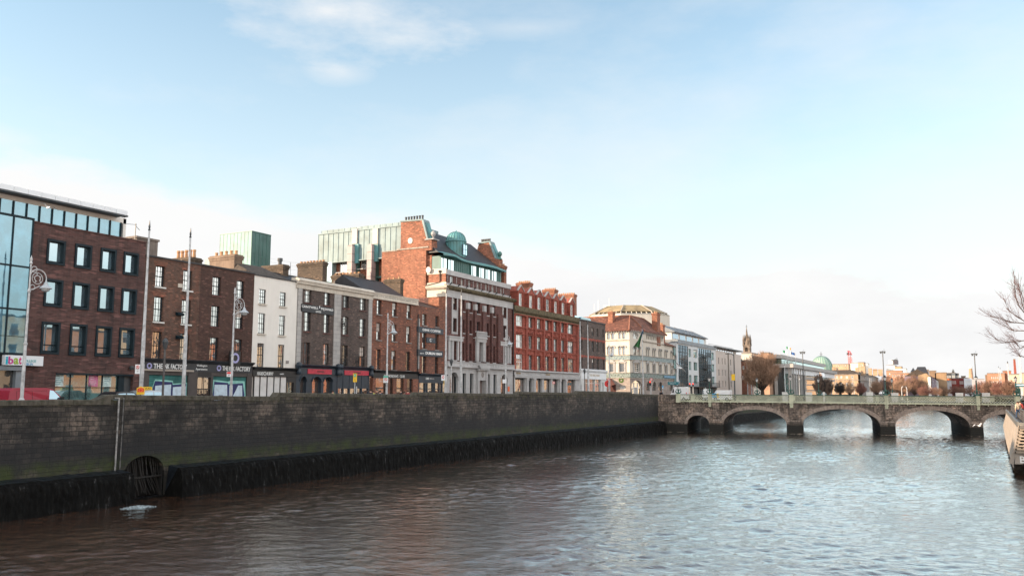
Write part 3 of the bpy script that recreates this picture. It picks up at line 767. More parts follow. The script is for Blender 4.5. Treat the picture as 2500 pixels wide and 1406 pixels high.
b=MB(WORLD);b.box(10.2,12.2,-141,0,-2,6.0);b.box(4.3,10.19,-62,15,-2,6.2);b.build('masonry',quay_stone('north quay masonry',(.2,.13,.09),(.13,.085,.06),False),t)  # near box is an unseen mass added to darken the water's reflection
t=thing('quay_wall','distant quay wall running on behind the bridge on the left bank','wall',(-46,200,0))
FQ=Frame(-45.6,0,0,1)
b=MB(FQ);b.box(161,470,-.8,0,-2,6.0);b.build('masonry',m['quay_stone'],t)
b=MB(FQ);b.prism([(161,0),(470,0),(470,1.6),(161,1.6)],.002,1.3);b.build('weed_ledge',m['weed'],t)
t=thing('quay_wall','pale quay wall beyond the bridge on the right bank','wall',(12,200,0))
b=MB(WORLD);b.box(12.0,12.9,-900,-168,-2,6.0);b.build('masonry',m['quay_stone'],t)
# ---------------------------------------------------------------- building helpers
ROW=Frame(-57,0,0,1)
ZB=5.1
def window(t,fr,h,mf,mp,cols=2,rows=4,meet=True,d=-.2,ow=.055,iw=.026,sill=None,sillmat=None,name='window',ext=0,arch=0):
 """frame, glazing bars, pane behind, optional sill; one window = one part"""
 a,e,z0,z1=h;b=MB(fr)
 b.box(a,a+ow,d-.03,d+.03,z0,z1);b.box(e-ow,e,d-.03,d+.03,z0,z1)
 b.box(a+ow,e-ow,d-.03,d+.03,z0,z0+ow*1.3);b.box(a+ow,e-ow,d-.03,d+.03,z1-ow,z1)
 for i in range(1,cols):
  x=a+(e-a)*i/cols;b.box(x-iw/2,x+iw/2,d-.018,d+.022,z0+ow,z1-ow)
 for i in range(1,rows):
  z=z0+(z1-z0)*i/rows;w=.055 if (meet and i*2==rows) else iw
  b.box(a+ow,e-ow,d-.018,d+(.035 if w>iw else .02),z-w/2,z+w/2)
 if meet:b.box(a+ow,e-ow,d+.0301,d+.036,(z0+z1)/2,(z0+z1)/2+.04)
 w=b.build(name,mf,t)
 k_=rnd()
 if mp is m['pane']:mp=m['pane_curtain'] if k_<.22 else m['pane_dark'] if k_<.32 else mp
 if .7<k_<.88 and e-a>.7:q=MB(fr);q.box(a+ow,e-ow,d-.006,d-.002,z1-(z1-z0)*U(.15,.55),z1-ow);q.build('blind',m['render_white'] if k_<.8 else m['render_beige'],w)
 g=MB(fr);zm=(z0+z1)/2
 tl=U(-.004,.004);g.face([(a+.01,d-.008+tl,z0+.01),(e-.01,d-.008-tl,z0+.01),(e-.01,d-.008-tl,z1-.01),(a+.01,d-.008+tl,z1-.01)])
 g.build('pane',mp,w)
 if sill:
  q=MB(fr);q.box(a-.1,e+.1,-.05,sill,z0-.12,z0-.002);q.build('sill',sillmat or m['sill_stone'],w)
 return w
def grid(fr,k,cols,rows,vr):
 """cols: (xL, xR, y) crop pixels; rows: (yT, yB) read at crop column x = vr -> list of rows of holes"""
 S=[(fr.s_(k,a,y),fr.s_(k,e,y)) for a,e,y in cols]
 Zs=[(fr.z_(k,vr,b_),fr.z_(k,vr,t_)) for t_,b_ in rows]
 return [[(a,e,z0,z1) for a,e in S] for z0,z1 in Zs]
def chimney(t,fr,s0,s1,d0,d1,z0,z1,mat,npots,pot=.5,cap=True,name='chimney',taper=.0):
 b=MB(fr);b.box(s0,s1,d0,d1,z0,z1-.5)
 if cap:b.box(s0-.06,s1+.06,d0-.06,d1+.06,z1-.5,z1-.3);b.box(s0-.12,s1+.12,d0-.12,d1+.12,z1-.3,z1-.12);b.box(s0-.03,s1+.03,d0-.03,d1+.03,z1-.12,z1)
 else:b.box(s0-.03,s1+.03,d0-.03,d1+.03,z1-.5,z1)
 c=b.build(name,mat,t)
 along_d=abs(d1-d0)>abs(s1-s0)
 for i in range(npots):
  f=(i+.5)/npots;q=MB(fr);cc=(((s0+s1)/2),d0+(d1-d0)*f) if along_d else (s0+(s1-s0)*f,(d0+d1)/2)
  hh=pot*U(.85,1.1);q.lathe(cc,[(.17,z1-.05),(.13,z1+hh*.75),(.17,z1+hh*.8),(.15,z1+hh),(.001,z1+hh)],8);q.build('chimney_pot',m['pot'],c)
 return c
def gutter_cap(mb,s0,s1,z,o=.12,h=.14,d0=-.5):mb.box(s0,s1,d0,o,z,z+h)
def roof_pitch(fr,s0,s1,z,depth,rise,d0=-.4,mat='slate',t=None,hip=0,name='roof',o=0):
 b=MB(fr);mid=d0-depth/2;e=d0-depth
 A=(s0-o,d0,z);B=(s1+o,d0,z);C_=(s1+o,e,z);D_=(s0-o,e,z);P_=(s0+hip,mid,z+rise);Q_=(s1-hip,mid,z+rise)
 b.face([A,B,Q_,P_]);b.face([C_,D_,P_,Q_]);b.face([B,C_,Q_]);b.face([D_,A,P_]);b.face([A,B,C_,D_])
 for q,r_ in ((P_,Q_),):b.bar(q,r_,.16)
 return b.build(name,m[mat],t)
# ---------------------------------------------------------------- 1 college building
def college():
 t=thing('office_building','dark brick college block with blue glass corner and long glazed top floor','building',ROW.W(41,0,ZB))
 sb=ROW.s_('A',205,300);sr=ROW.s_('A',912,420);zt=18.42;s0=-28.0
 cols=[(290,405,450),(465,570,480),(624,722,505),(768,862,530)]
 rows=[(372,528),(618,788),(882,1086)]
 G_=grid(ROW,'A',cols,rows,345);G2=grid(ROW,'A',cols,[(618,790)],325);G3=grid(ROW,'A',cols,[(884,1086)],305)
 G_=[G_[0],G2[0],G3[0]];H_=[h for r_ in G_ for h in r_]
 shop=(ROW.s_('A',345,1270),ROW.s_('A',830,1270),5.35,ROW.z_('A',345,1200))
 b=MB(ROW);b.wall(sb,sr,ZB,zt,H_+[shop],reveal=.36,back=-16);b.box(sb-.0,sr,-.6,.07,zt,zt+.1);b.build('brick_wall',m['brick_dark'],t)
 k=0
 for r_ in G_:
  for h in r_:
   a,e,z0,z1=h;w=MB(ROW);f=.15
   for q in ((a,a+f,z0,z1),(e-f,e,z0,z1),(a+f,e-f,z0,z0+f),(a+f,e-f,z1-f,z1)):w.box(q[0],q[1],-.3,.1,q[2],q[3])
   w.box(a+f,a+f+.05,-.3,-.24,z0+f,z1-f);w.box(a+f,e-f,-.3,-.22,z0+f,z0+f+.12)
   if r_ is G_[2]:w.box(a+f,e-f,-.3,-.25,z0+.62,z0+.7);w.box(a+f+.06,a+.36,-.31,-.26,z0+f,z1-f)
   wo=w.build('window',m['navy'],t)
   g=MB(ROW);g.face([(a+f,-.28,z0+f),(e-f,-.28,z0+f),(e-f,-.28,z1-f),(a+f,-.28,z1-f)]);g.build('pane',m['pane_modern'],wo)
   k+=1
 # shop glazing
 a,e,z0,z1=shop;ev=ROW.s_('A',745,1270)
 w=MB(ROW);w.box(a,e,-.34,.05,z1-.14,z1-.02)
 for i in range(5):
  x=a+(ev-a)*i/4;w.box(x-.03,x+.03,-.3,-.2,z0,z1-.14)
 w.box(ev,ev+.5,-.35,-.1,z0,z1-.14);w.box(a,ev,-.29,-.21,z0+1.55,z0+1.6)
 wo=w.build('shop_window',m['navy'],t)
 g=MB(ROW);g.face([(a,-.26,z0),(ev,-.26,z0),(ev,-.26,z1),(a,-.26,z1)]);g.build('pane',m['pane_teal'],wo)
 for i,(x0,x1,c) in enumerate(((350,410,(.5,.62,.62)),(568,625,(.55,.16,.3)),(655,708,(.5,.62,.6)))):
  q=MB(ROW);q.box(ROW.s_('A',x0,1245),ROW.s_('A',x1,1245),-.25,-.235,z0+1.65,z0+2.55);pb_=q.build('poster',plain('poster',c,.6,.5,2.5),wo)
  q=MB(ROW);s_0,s_1=ROW.s_('A',x0+8,1245),ROW.s_('A',x1-8,1245)
  for j in range(5):q.box(s_0,s_1-U(0,.3),-.234,-.228,z0+1.78+j*.14,z0+1.82+j*.14)
  q.build('poster_lines',plain('poster print',(.75,.7,.7) if i==1 else (.12,.3,.35),.6,.3,4),wo)
 q=MB(ROW);q.box(ev+.5,e,-.34,-.28,z0,z1-.14);q.build('door',m['steel_grey'],t)
 q=MB(ROW);s_,z_=ROW.p('A',812,1172);q.lathe((s_,.2),[(.001,z_-.14),(.16,z_-.1),(.2,z_+.05),(.12,z_+.16),(.001,z_+.18)],10);q.build('wall_lamp',m['steel_grey'],t)
 # glass corner
 zg=ROW.z_('A',205,248);zc=ROW.z_('A',100,1088);c=MB(ROW)
 c.box(s0,sb-.02,-16,-.2,ZB,zg-.1);c.build('corner_core',m['steel_grey'],t)
 g=MB(ROW);g.face([(s0,.1,zc),(sb-.02,.1,zc),(sb-.02,.1,zg),(s0,.1,zg)]);g.face([(sb-.02,.1,zc),(sb-.02,-.2,zc),(sb-.02,-.2,zg),(sb-.02,.1,zg)]);g.build('glass_wall',m['pane_blue'],t)
 q=MB(ROW);q.box(s0,sb,-.3,.16,zg-.05,zg+.1)
 for x,y in ((80,400),(45,800)):
  pass
 xm=ROW.s_('A',75,400);step=sb-xm
 for i in range(0,6):x=sb-.06-i*step;q.box(x-.04,x+.04,.1,.17,zc,zg)
 for y in (540,810,1085):z=ROW.z_('A',150,y if y != 540 else 543);q.box(s0,sb-.03,.1,.15,z-.06,z+.06)
 z=ROW.z_('A',150,978);q.box(s0,sb-.03,.1,.13,z-.02,z+.02)
 q.split(6,'mullion',m['navy'],t)
 # entrance: sign, fascia, dark porch
 sa,sz1=ROW.p('A',8,1092);se,sz0=ROW.p('A',243,1160);szt=ROW.z_('A',243,1100)
 q=MB(ROW);q.box(sa,se,.11,.45,sz0,szt);sg=q.build('sign',m['sign_white'],t)
 L_=[('i',35,50,1100,1148,(.0,.35,.5)),('b',52,84,1098,1147,(.5,.05,.25)),('a',86,116,1108,1148,(.28,.4,.05)),('t',118,134,1102,1148,(.55,.04,.2))]
 for ch,x0,x1,y1,y0,c in L_:
  text('letter',ch,ROW,ROW.s_('A',x0,1120,.45),ROW.s_('A',x1,1120,.45),ROW.z_('A',x0,y0,.45),ROW.z_('A',x0,y1,.45),.452,plain('letter '+ch,c,.5,.05,3),sg,.02,.03)
 text('lettering','COLLEGE',ROW,ROW.s_('A',142,1120,.45),ROW.s_('A',226,1120,.45),ROW.z_('A',150,1134,.45),ROW.z_('A',150,1118,.45),.452,plain('teal letters',(.1,.42,.45),.5,.05,3),sg,.02)
 text('lettering','DUBLIN',ROW,ROW.s_('A',142,1140,.45),ROW.s_('A',205,1140,.45),ROW.z_('A',150,1154,.45),ROW.z_('A',150,1139,.45),.452,plain('blue letters',(.12,.35,.55),.5,.05,3),sg,.02)
 q=MB(ROW);zf=ROW.z_('A',200,1190);q.box(s0,sb-.02,-.2,.3,zf,sz0-.06);q.build('canopy',m['zinc'],t)
 q=MB(ROW);q.box(sb-.55,sb-.02,-.2,.12,ZB,zf-.003);q.build('door_post',m['zinc'],t)
 q=MB(ROW);q.face([(s0,-.19,ZB),(sb-.55,-.19,ZB),(sb-.55,-.19,zf),(s0,-.19,zf)]);q.build('door',m['pane_dark'],t)
 # penthouse
 pe=ROW.s_('A',752,310,-.15);zp0,zp1=zt+.12,ROW.z_('A',750,262);zr=20.35
 q=MB(ROW);q.box(s0,pe,-12,-.5,zp0-.1,zp1+.6);q.build('top_floor_core',m['render_white'],t)
 g=MB(ROW);g.face([(s0,-.15,zg+.1),(sb,-.15,zg+.1),(sb,-.15,zp1),(s0,-.15,zp1)]);g.face([(sb,-.15,zp0),(pe,-.15,zp0),(pe,-.15,zp1),(sb,-.15,zp1)]);g.face([(pe,-.15,zp0),(pe,-12,zp0),(pe,-12,zp1),(pe,-.15,zp1)])
 g.build('glazing',m['pane_blue'],t)
 q=MB(ROW);st=(pe-ROW.s_('A',168,150,-.15))/8
 for i in range(14):x=pe-i*st;q.box(x-.035,x+.035,-.15,-.05,zp0,zp1)
 q.split(6,'mullion',m['navy'],t)
 q=MB(ROW);q.box(pe+.35,pe+.6,-.6,-.3,zp0,zp1+.4);q.box(s0,pe+.6,-.6,-.3,zp1-.0,zp1+.45);q.build('white_band',m['render_white'],t)
 re=ROW.s_('A',793,240,.9)
 q=MB(ROW)
 for i in range(12):a=re-(i+1)*(st*1.05);q.box(a+.012,a+st*1.05-.012,.82,.95,zr-.26,zr+.08)
 q.box(s0,re,-12,.82,zr-.2,zr+.02);q.build('roof',m['sign_white'],t)
 q=MB(ROW);q.box(s0,re+.05,.5,.97,zr-.38,zr-.27);q.box(s0,re,-.3,.5,zr-.3,zr-.22);q.build('louvre',m['steel_grey'],t)
 q=MB(ROW);q.box(re-4,re-2.2,-2,-.5,zr+.02,zr+.3);q.build('roof_plant',m['sign_white'],t)
 q=MB(ROW);sA,zA=ROW.p('A',848,270,-3);q.bar((sA,-3,zt),(sA,-3,zA),.05);q.bar((sA-.9,-3,zA-.2),(sA+.1,-3,zA-.1),.03);q.bar((sA+.0,-3,zA-.2),(sA+.4,-3,zA-.5),.03);q.build('aerial',m['steel_grey'],t)
 c1=ROW.s_('A',985,420,-5);c0=ROW.s_('A',850,420,-5);q=MB(ROW);zc1=ROW.z_('A',985,385,-5);q.box(c0,c1,-9,-5,zt-1,zc1);q.box(c0-.1,c1+.1,-9.1,-4.9,zc1,zc1+.18);q.build('lift_housing',plain('grey cement',(.2,.17,.15),.9,.3,.6,streak=.4),t)
 return sr
S_INK0=college()
# ---------------------------------------------------------------- graffiti shutters, shopfronts
def shutter(t,a,e,z0,z1,seed):
 r_=random.Random(seed);b=MB(ROW);n=26
 for i in range(n):
  z=z0+(z1-z0)*i/n;b.run([(.03,z+.003),(.07,z+(z1-z0)/n/2),(.03,z+(z1-z0)/n-.003)],a,e)
 sh=b.build('roller_shutter',plain('teal sprayed shutter',(.05,.2,.19),.6,.35,.7),t)
 w,h=e-a,(z1-z0)*.86
 def poly(pts,d,mat,nm):
  q=MB(ROW);q.face([(a+w*x,d,z0+h*y) for x,y in pts]);q.build(nm,mat,sh)
 navy=plain('navy spray paint',(.015,.02,.11),.6,.2,2);ice=plain('pale blue spray paint',(.5,.62,.72),.6,.15,3);vio=plain('violet spray paint',(.08,.1,.38),.6,.2,2);mint=plain('mint spray paint',(.25,.55,.5),.6,.2,2)
 if seed==1:
  poly([(.0,.28),(.17,1.02),(.62,.98),(.63,.88),(1,.92),(1,0),(0,0)],.078,mint,'graffiti')
  poly([(.02,.2),(.17,.96),(.61,.93),(.62,.84),(.98,.88),(.98,.0),(.02,0)],.082,navy,'graffiti')
  poly([(.03,.1),(.15,.55),(.15,.42),(.07,.1)],.086,vio,'graffiti');poly([(.09,.05),(.16,.35),(.16,.2),(.12,.05)],.086,ice,'graffiti')
  poly([(.18,.8),(.58,.85),(.58,.3),(.48,.3),(.48,.08),(.18,.05)],.086,ice,'graffiti')
  poly([(.63,.76),(.97,.8),(.97,.06),(.86,.06),(.86,.35),(.78,.35),(.78,.06),(.72,.06),(.72,.4),(.63,.4)],.086,ice,'graffiti')
  for cx,cy,rr in ((.24,.3,.035),(.3,.42,.025),(.3,.18,.025),(.26,.55,.02)):
   poly([(cx+rr*math.cos(k),cy+rr*2.6*math.sin(k)) for k in np.linspace(0,5.6,9)],.09,navy,'graffiti')
  poly([(.36,.28),(.46,.28),(.46,.12),(.36,.12)],.09,navy,'graffiti')
 else:
  poly([(.0,1.04),(.45,.98),(.55,1.02),(.95,1.0),(1.0,.5),(.97,0),(0,0)],.078,mint,'graffiti')
  poly([(.02,.3),(.06,.97),(.46,.93),(.47,.88),(.9,.93),(.96,.5),(.92,.0),(.03,0)],.082,navy,'graffiti')
  poly([(.07,.86),(.43,.86),(.45,.4),(.37,.4),(.37,.3),(.16,.3),(.16,.1),(.07,.12)],.086,ice,'graffiti')
  poly([(.18,.24),(.42,.24),(.43,.06),(.2,.06)],.086,ice,'graffiti')
  poly([(.5,.84),(.6,.84),(.6,.4),(.76,.84),(.88,.84),(.9,.38),(.72,.18),(.5,.1)],.086,ice,'graffiti')
  poly([(.66,.42),(.73,.2),(.84,.3)],.09,navy,'graffiti');poly([(.2,.48),(.32,.48),(.32,.36),(.2,.36)],.09,navy,'graffiti')
  poly([(.02,.1),(.06,.6),(.06,.1)],.086,vio,'graffiti')
 return sh
def fascia(t,a,e,z0,z1,mat,d=.22,cornice=True,name='shop_fascia'):
 b=MB(ROW);b.box(a,e,.005,d,z0,z1)
 if cornice:b.run([(.005,z1),(d+.02,z1),(d+.28,z1+.2),(d+.3,z1+.27),(.005,z1+.32)],a,e)
 return b.build(name,mat,t)
def ring(t,s,z,r0,r1,d,mat,name,fr=ROW):
 b=MB(fr);b.archring(s-r0,s+r0,z,r1-r0,d,d+.03,16)
 q=MB(fr);n=16
 for i in range(n):
  t0,t1=math.pi+math.pi*i/n,math.pi+math.pi*(i+1)/n
  b.prism([(s+r0*math.cos(t0),z+r0*math.sin(t0)),(s+r0*math.cos(t1),z+r0*math.sin(t1)),(s+r1*math.cos(t1),z+r1*math.sin(t1)),(s+r1*math.cos(t0),z+r1*math.sin(t0))],d,d+.03)
 return b.build(name,mat,t)
# ---------------------------------------------------------------- 2 the two brick houses over the black shopfronts
def ink():
 s0,s2=S_INK0+.03,ROW.s_('B',899,440);s1=ROW.s_('B',484,340)
 zt=17.38
 rA=[(350,512),(590,785),(862,1082)]
 GA=grid(ROW,'B',[(128,200,430),(343,411,465)],rA,160);GB=grid(ROW,'B',[(572,637,505),(761,819,535)],[(435,580),(662,824),(908,1090)],602)
 for k,(a,e,G_,mat,lab) in enumerate(((s0,s1,GA,'brick_mottled','patched reddish brown brick house next to the college, mottled wall, white sills'),(s1,s2,GB,'brick_brown','plain dark brown brick house left of the white rendered house, dark window surrounds'))):
  t=thing('brick_house',lab,'house',ROW.W((a+e)/2,0,ZB));H_=[h for r_ in G_ for h in r_]
  b=MB(ROW);b.wall(a,e-.01,ZB,zt,H_,reveal=.24,back=-11);b.build('wall',m[mat],t)
  b=MB(ROW);gutter_cap(b,a,e-.01,zt+.002,.1,.12);b.build('parapet_cap',m['slate'],t)
  for h in H_:window(t,ROW,h,m['navy'] if k else m['white_frame'] if 0 else m['navy'],m['pane'],3,4,sill=.12 if k==0 else .06,sillmat=m['white_frame'] if k==0 else m['brick_plum'])
  if k==0:
   for h in H_:   # flat brick arches
    q=MB(ROW);n=12;w=h[1]-h[0]+.24
    for i in range(n):x=h[0]-.12+w*i/n;q.prism([(x+.012+(i-n/2+.5)*-.0,h[3]+.002),(x+w/n-.012,h[3]+.002),(x+w/n-.012+(i-n/2)*.025,h[3]+.42),(x+.012+(i-n/2)*.025,h[3]+.42)],.002,.012)
    q.build('brick_arch',m['brick_orange'] if 0 else m['brick_red'],t)
   for y in (724,905):s_,z_=ROW.p('B',305,y);q=MB(ROW);q.run([(.01,z_-.15),(.3,z_-.12),(.34,z_+.02),(.01,z_+.16)],s_-.3,s_+.35);q.build('awning_light',m['blue_paint'] if 0 else m['navy'],t)
   s_,z_=ROW.p('B',318,503);q=MB(ROW);q.box(s_-.22,s_+.22,.003,.05,z_-.16,z_+.16);q.build('wall_vent',m['render_cream'],t)
  # shopfront
  ssp=ROW.s_('B',555,1150);z1a=9.1
  z1=ROW.z_('B',100,1098);z0=ROW.z_('B',100,1165)
  fa,fe=(a+.05,e-.02) if k==0 else (a,e-.03)
  f=fascia(t,fa,fe,z0,z1,m['charcoal'])
  pil=MB(ROW)
  if k==0:segs=(fa,ROW.s_('B',62,1270),ROW.s_('B',368,1270),fe)
  else:segs=(ROW.s_('B',545,1270)-.0,ROW.s_('B',562,1270),ROW.s_('B',828,1270),fe)
  pil.box(segs[0],segs[1],.004,.2,ZB,z0-.003);pil.box(segs[2],segs[3],.004,.2,ZB,z0-.003);pil.box(segs[1],segs[2],.004,.16,z0-.32,z0-.003)
  pil.build('pilaster',plain('grey brown shopfront',(.06,.05,.048),.6,.2,2),t)
  sh=shutter(t,segs[1],segs[2],ZB+.1,z0-.33,k+1)
  if k==0:
   q=MB(ROW);q.box(fa,ROW.s_('B',405,1190),.222,.32,z0-.02,z0+.13);q.build('sign_lamp_bar',m['steel_cream'],t)
  x=[(57,98,1135),(112,182,0),(190,236,0),(247,372,0)] if k==0 else [(602,638,1157),(648,694,0),(700,744,0),(753,866,0)]
  zc=(z0+z1)/2+.03;vio=plain('violet ring',(.35,.35,.62),.5,.1,2)
  s_a,s_b=ROW.s_('B',x[0][0],x[0][2],.22),ROW.s_('B',x[0][1],x[0][2],.22);rr=(s_b-s_a)/2
  ring(t,(s_a+s_b)/2,zc,rr*.55,rr*.95,.223,vio,'ring_logo')
  for wd,(xa,xb,_) in zip(('THE','INK','FACTORY'),x[1:]):
   text('lettering',wd,ROW,ROW.s_('B',xa,x[0][2],.24),ROW.s_('B',xb,x[0][2],.24),zc-.2,zc+.2,.223,m['letter_white'],t,.03,.012)
  if k==0:
   # doorway between the shutters
   pass
  else:
   d0,d1=s1-.5,segs[0]
   text('lettering','Wellington',ROW,ROW.s_('B',448,1135,.24),ROW.s_('B',530,1135,.24),zc+.03,zc+.26,.223,m['letter_white'],t,.02)
   text('lettering','Apartments',ROW,ROW.s_('B',441,1160,.24),ROW.s_('B',531,1160,.24),zc-.27,zc-.04,.223,m['letter_white'],t,.02)
   q=MB(ROW);q.face([(s1,.03,ZB),(d1,.03,ZB),(d1,.03,z0),(s1,.03,z0)]);q.build('doorway_glass',m['pane_shop'],t)
   q=MB(ROW)
   for i in range(9):xx=s1+(d1-s1)*i/8;q.box(xx-.025,xx+.025,.1,.14,ZB,ZB+(2.9 if i % 4==0 else 1.75))
   q.box(s1,d1,.09,.15,ZB+1.72,ZB+1.8);q.box(s1,d1,.03,.18,z0-.45,z0-.003);q.build('railing_gate',m['black_paint'],t)
   s_,z_=ROW.p('B',708,1068);q=MB(ROW);q.box(s_-.1,s_+.1,.01,.5,z_+.3,z_+.36);q.box(s_-.62,s_+.62,.5,.62,z_-.6,z_+.6);hs_=q.build('hanging_sign',m['black_paint'],t)
   ring(hs_,s_,z_,.28,.45,.622,vio,'ring_logo')
 # chimneys
  if k==0:
   d=-5;chimney(t,ROW,ROW.s_('B',400,290,d),ROW.s_('B',485,290,d),d-2.6,d,15,ROW.z_('B',400,285,d)+.1,m['brick_sooty'],5,.75)
  else:
   d=-4.5;chimney(t,ROW,ROW.s_('B',742,300,d),ROW.s_('B',806,300,d),d-3.3,d,15,ROW.z_('B',742,255,d),plain('cemented chimney',(.22,.16,.12),.9,.35,.8,streak=.4),5,.45)
  roof_pitch(ROW,a+.3,e-.3,zt-.6,10,1.5,-.5,'slate_mossy',t)
 return s2
S_WH0=ink()
# ---------------------------------------------------------------- 3 white rendered house
def white():
 s0,s1=S_WH0+.01,ROW.s_('B',1236,480);zt=17.3
 t=thing('white_house','white rendered four storey house between brown brick and stone quoined houses','house',ROW.W((s0+s1)/2,0,ZB))
 G_=grid(ROW,'B',[(935,988,590),(1096,1144,610)],[(531,645),(718,878),(952,1138)],960);H_=[h for r_ in G_ for h in r_]
 b=MB(ROW);b.wall(s0,s1,ZB,zt,H_,reveal=.16,back=-11);b.build('wall',m['render_white'],t)
 b=MB(ROW);gutter_cap(b,s0,s1,zt+.002,.1,.1);b.build('gutter',m['slate'],t)
 for h in H_:window(t,ROW,h,m['black_paint'],m['pane'],3,4,sill=.14,sillmat=m['render_cream'],d=-.13)
 d=-.5;b=MB(ROW);P_=ROW.p('C',355,395,-5);mid=-5
 A=(s0+1.2,-.5,zt);B=(s1+.2,-.5,zt);zr=19.2
 b.face([A,B,(s1+.2,-5,zr),(s0+2.2,-5,zr)]);b.face([A,(s0+2.2,-5,zr),(s0+1.2,-10,zt)]);b.face([(s0+1.2,-10,zt),(s0+2.2,-5,zr),(s1+.2,-5,zr),(s1+.2,-10,zt)]);b.face([B,(s1+.2,-5,zr),(s1+.2,-10,zt)])
 b.build('roof',m['slate_mossy'],t)
 d=-5;a,z=ROW.p('C',290,375,d);chimney(t,ROW,a,ROW.s_('C',335,375,d),d-3.0,d,15,ROW.z_('C',290,335,d),m['brick_sooty'],0,cap=True)
 s_,z_=ROW.p('C',268,290,-6);q=MB(ROW);q.lathe((s_,-6),[(.2,z_-1.8),(.2,z_-.3),(.28,z_-.3),(.28,z_),(.001,z_+.03)],10);q.build('flue',m['steel_grey'],t)
 z1=ROW.z_('B',890,1160);z0=ROW.z_('B',890,1208)
 fascia(t,s0+.02,s1-.02,z0,z1,m['black_paint'])
 text('lettering','HUGHES',ROW,ROW.s_('C',88,1193,.24),ROW.s_('C',137,1193,.24),z0+.1,z0+.42,.223,m['letter_white'],t,.02,.01,shear=.2)
 text('lettering','MURPHY',ROW,ROW.s_('C',162,1197,.24),ROW.s_('C',216,1197,.24),z0+.1,z0+.42,.223,m['letter_white'],t,.02,.01,shear=.2)
 s_=ROW.s_('C',149,1195,.24);ring(t,s_,z0+.26,.12,.17,.223,m['letter_white'],'ring_logo')
 text('lettering','BARBERS  APARTHOTEL'[:7],ROW,ROW.s_('C',268,1197,.24),ROW.s_('C',298,1197,.24),z0+.2,z0+.33,.223,m['letter_white'],t,.02)
 b=MB(ROW);gs=[ROW.s_('B',x,1290) for x in (885,932,988,1041,1090,1140)]
 for x in gs:b.box(x-.04,x+.04,.08,.16,ZB,z0-.003)
 b.box(gs[-1],s1-.02,.02,.18,z0-.5,z0-.004);b.box(s1-.35,s1-.02,.02,.2,ZB,z0-.51)
 fr_=b.build('shop_window',m['black_paint'],t)
 q=MB(ROW);q.face([(gs[0],.1,ZB),(gs[-1],.1,ZB),(gs[-1],.1,z0),(gs[0],.1,z0)]);q.build('papered_pane',plain('papered over glass',(.62,.62,.62),.35,.12,1.2),fr_)
 q=MB(ROW);q.face([(gs[-1]+.05,.05,ZB),(s1-.35,.05,ZB),(s1-.35,.05,z0-.5),(gs[-1]+.05,.05,z0-.5)]);dr=q.build('door',m['pane_dark'],t)
 q=MB(ROW);r_=random.Random(4)
 for i in range(26):
  x,z=r_.uniform(gs[-1]+.3,s1-.7),r_.uniform(ZB+.8,z0-1.0);q.bar((x,.07,z),(x+r_.uniform(-.25,.25),.07,z+r_.uniform(-.2,.25)),.03)
 q.build('scribble',plain('pale spray paint',(.45,.5,.42),.6,.3,4),dr)
 s_,z_=ROW.p('B',1153,1098);q=MB(ROW);q.box(s_-.18,s_+.18,.004,.06,z_-.14,z_+.14);q.build('plaque',m['sill_stone'],t)
 return s1
S_CT0=white()
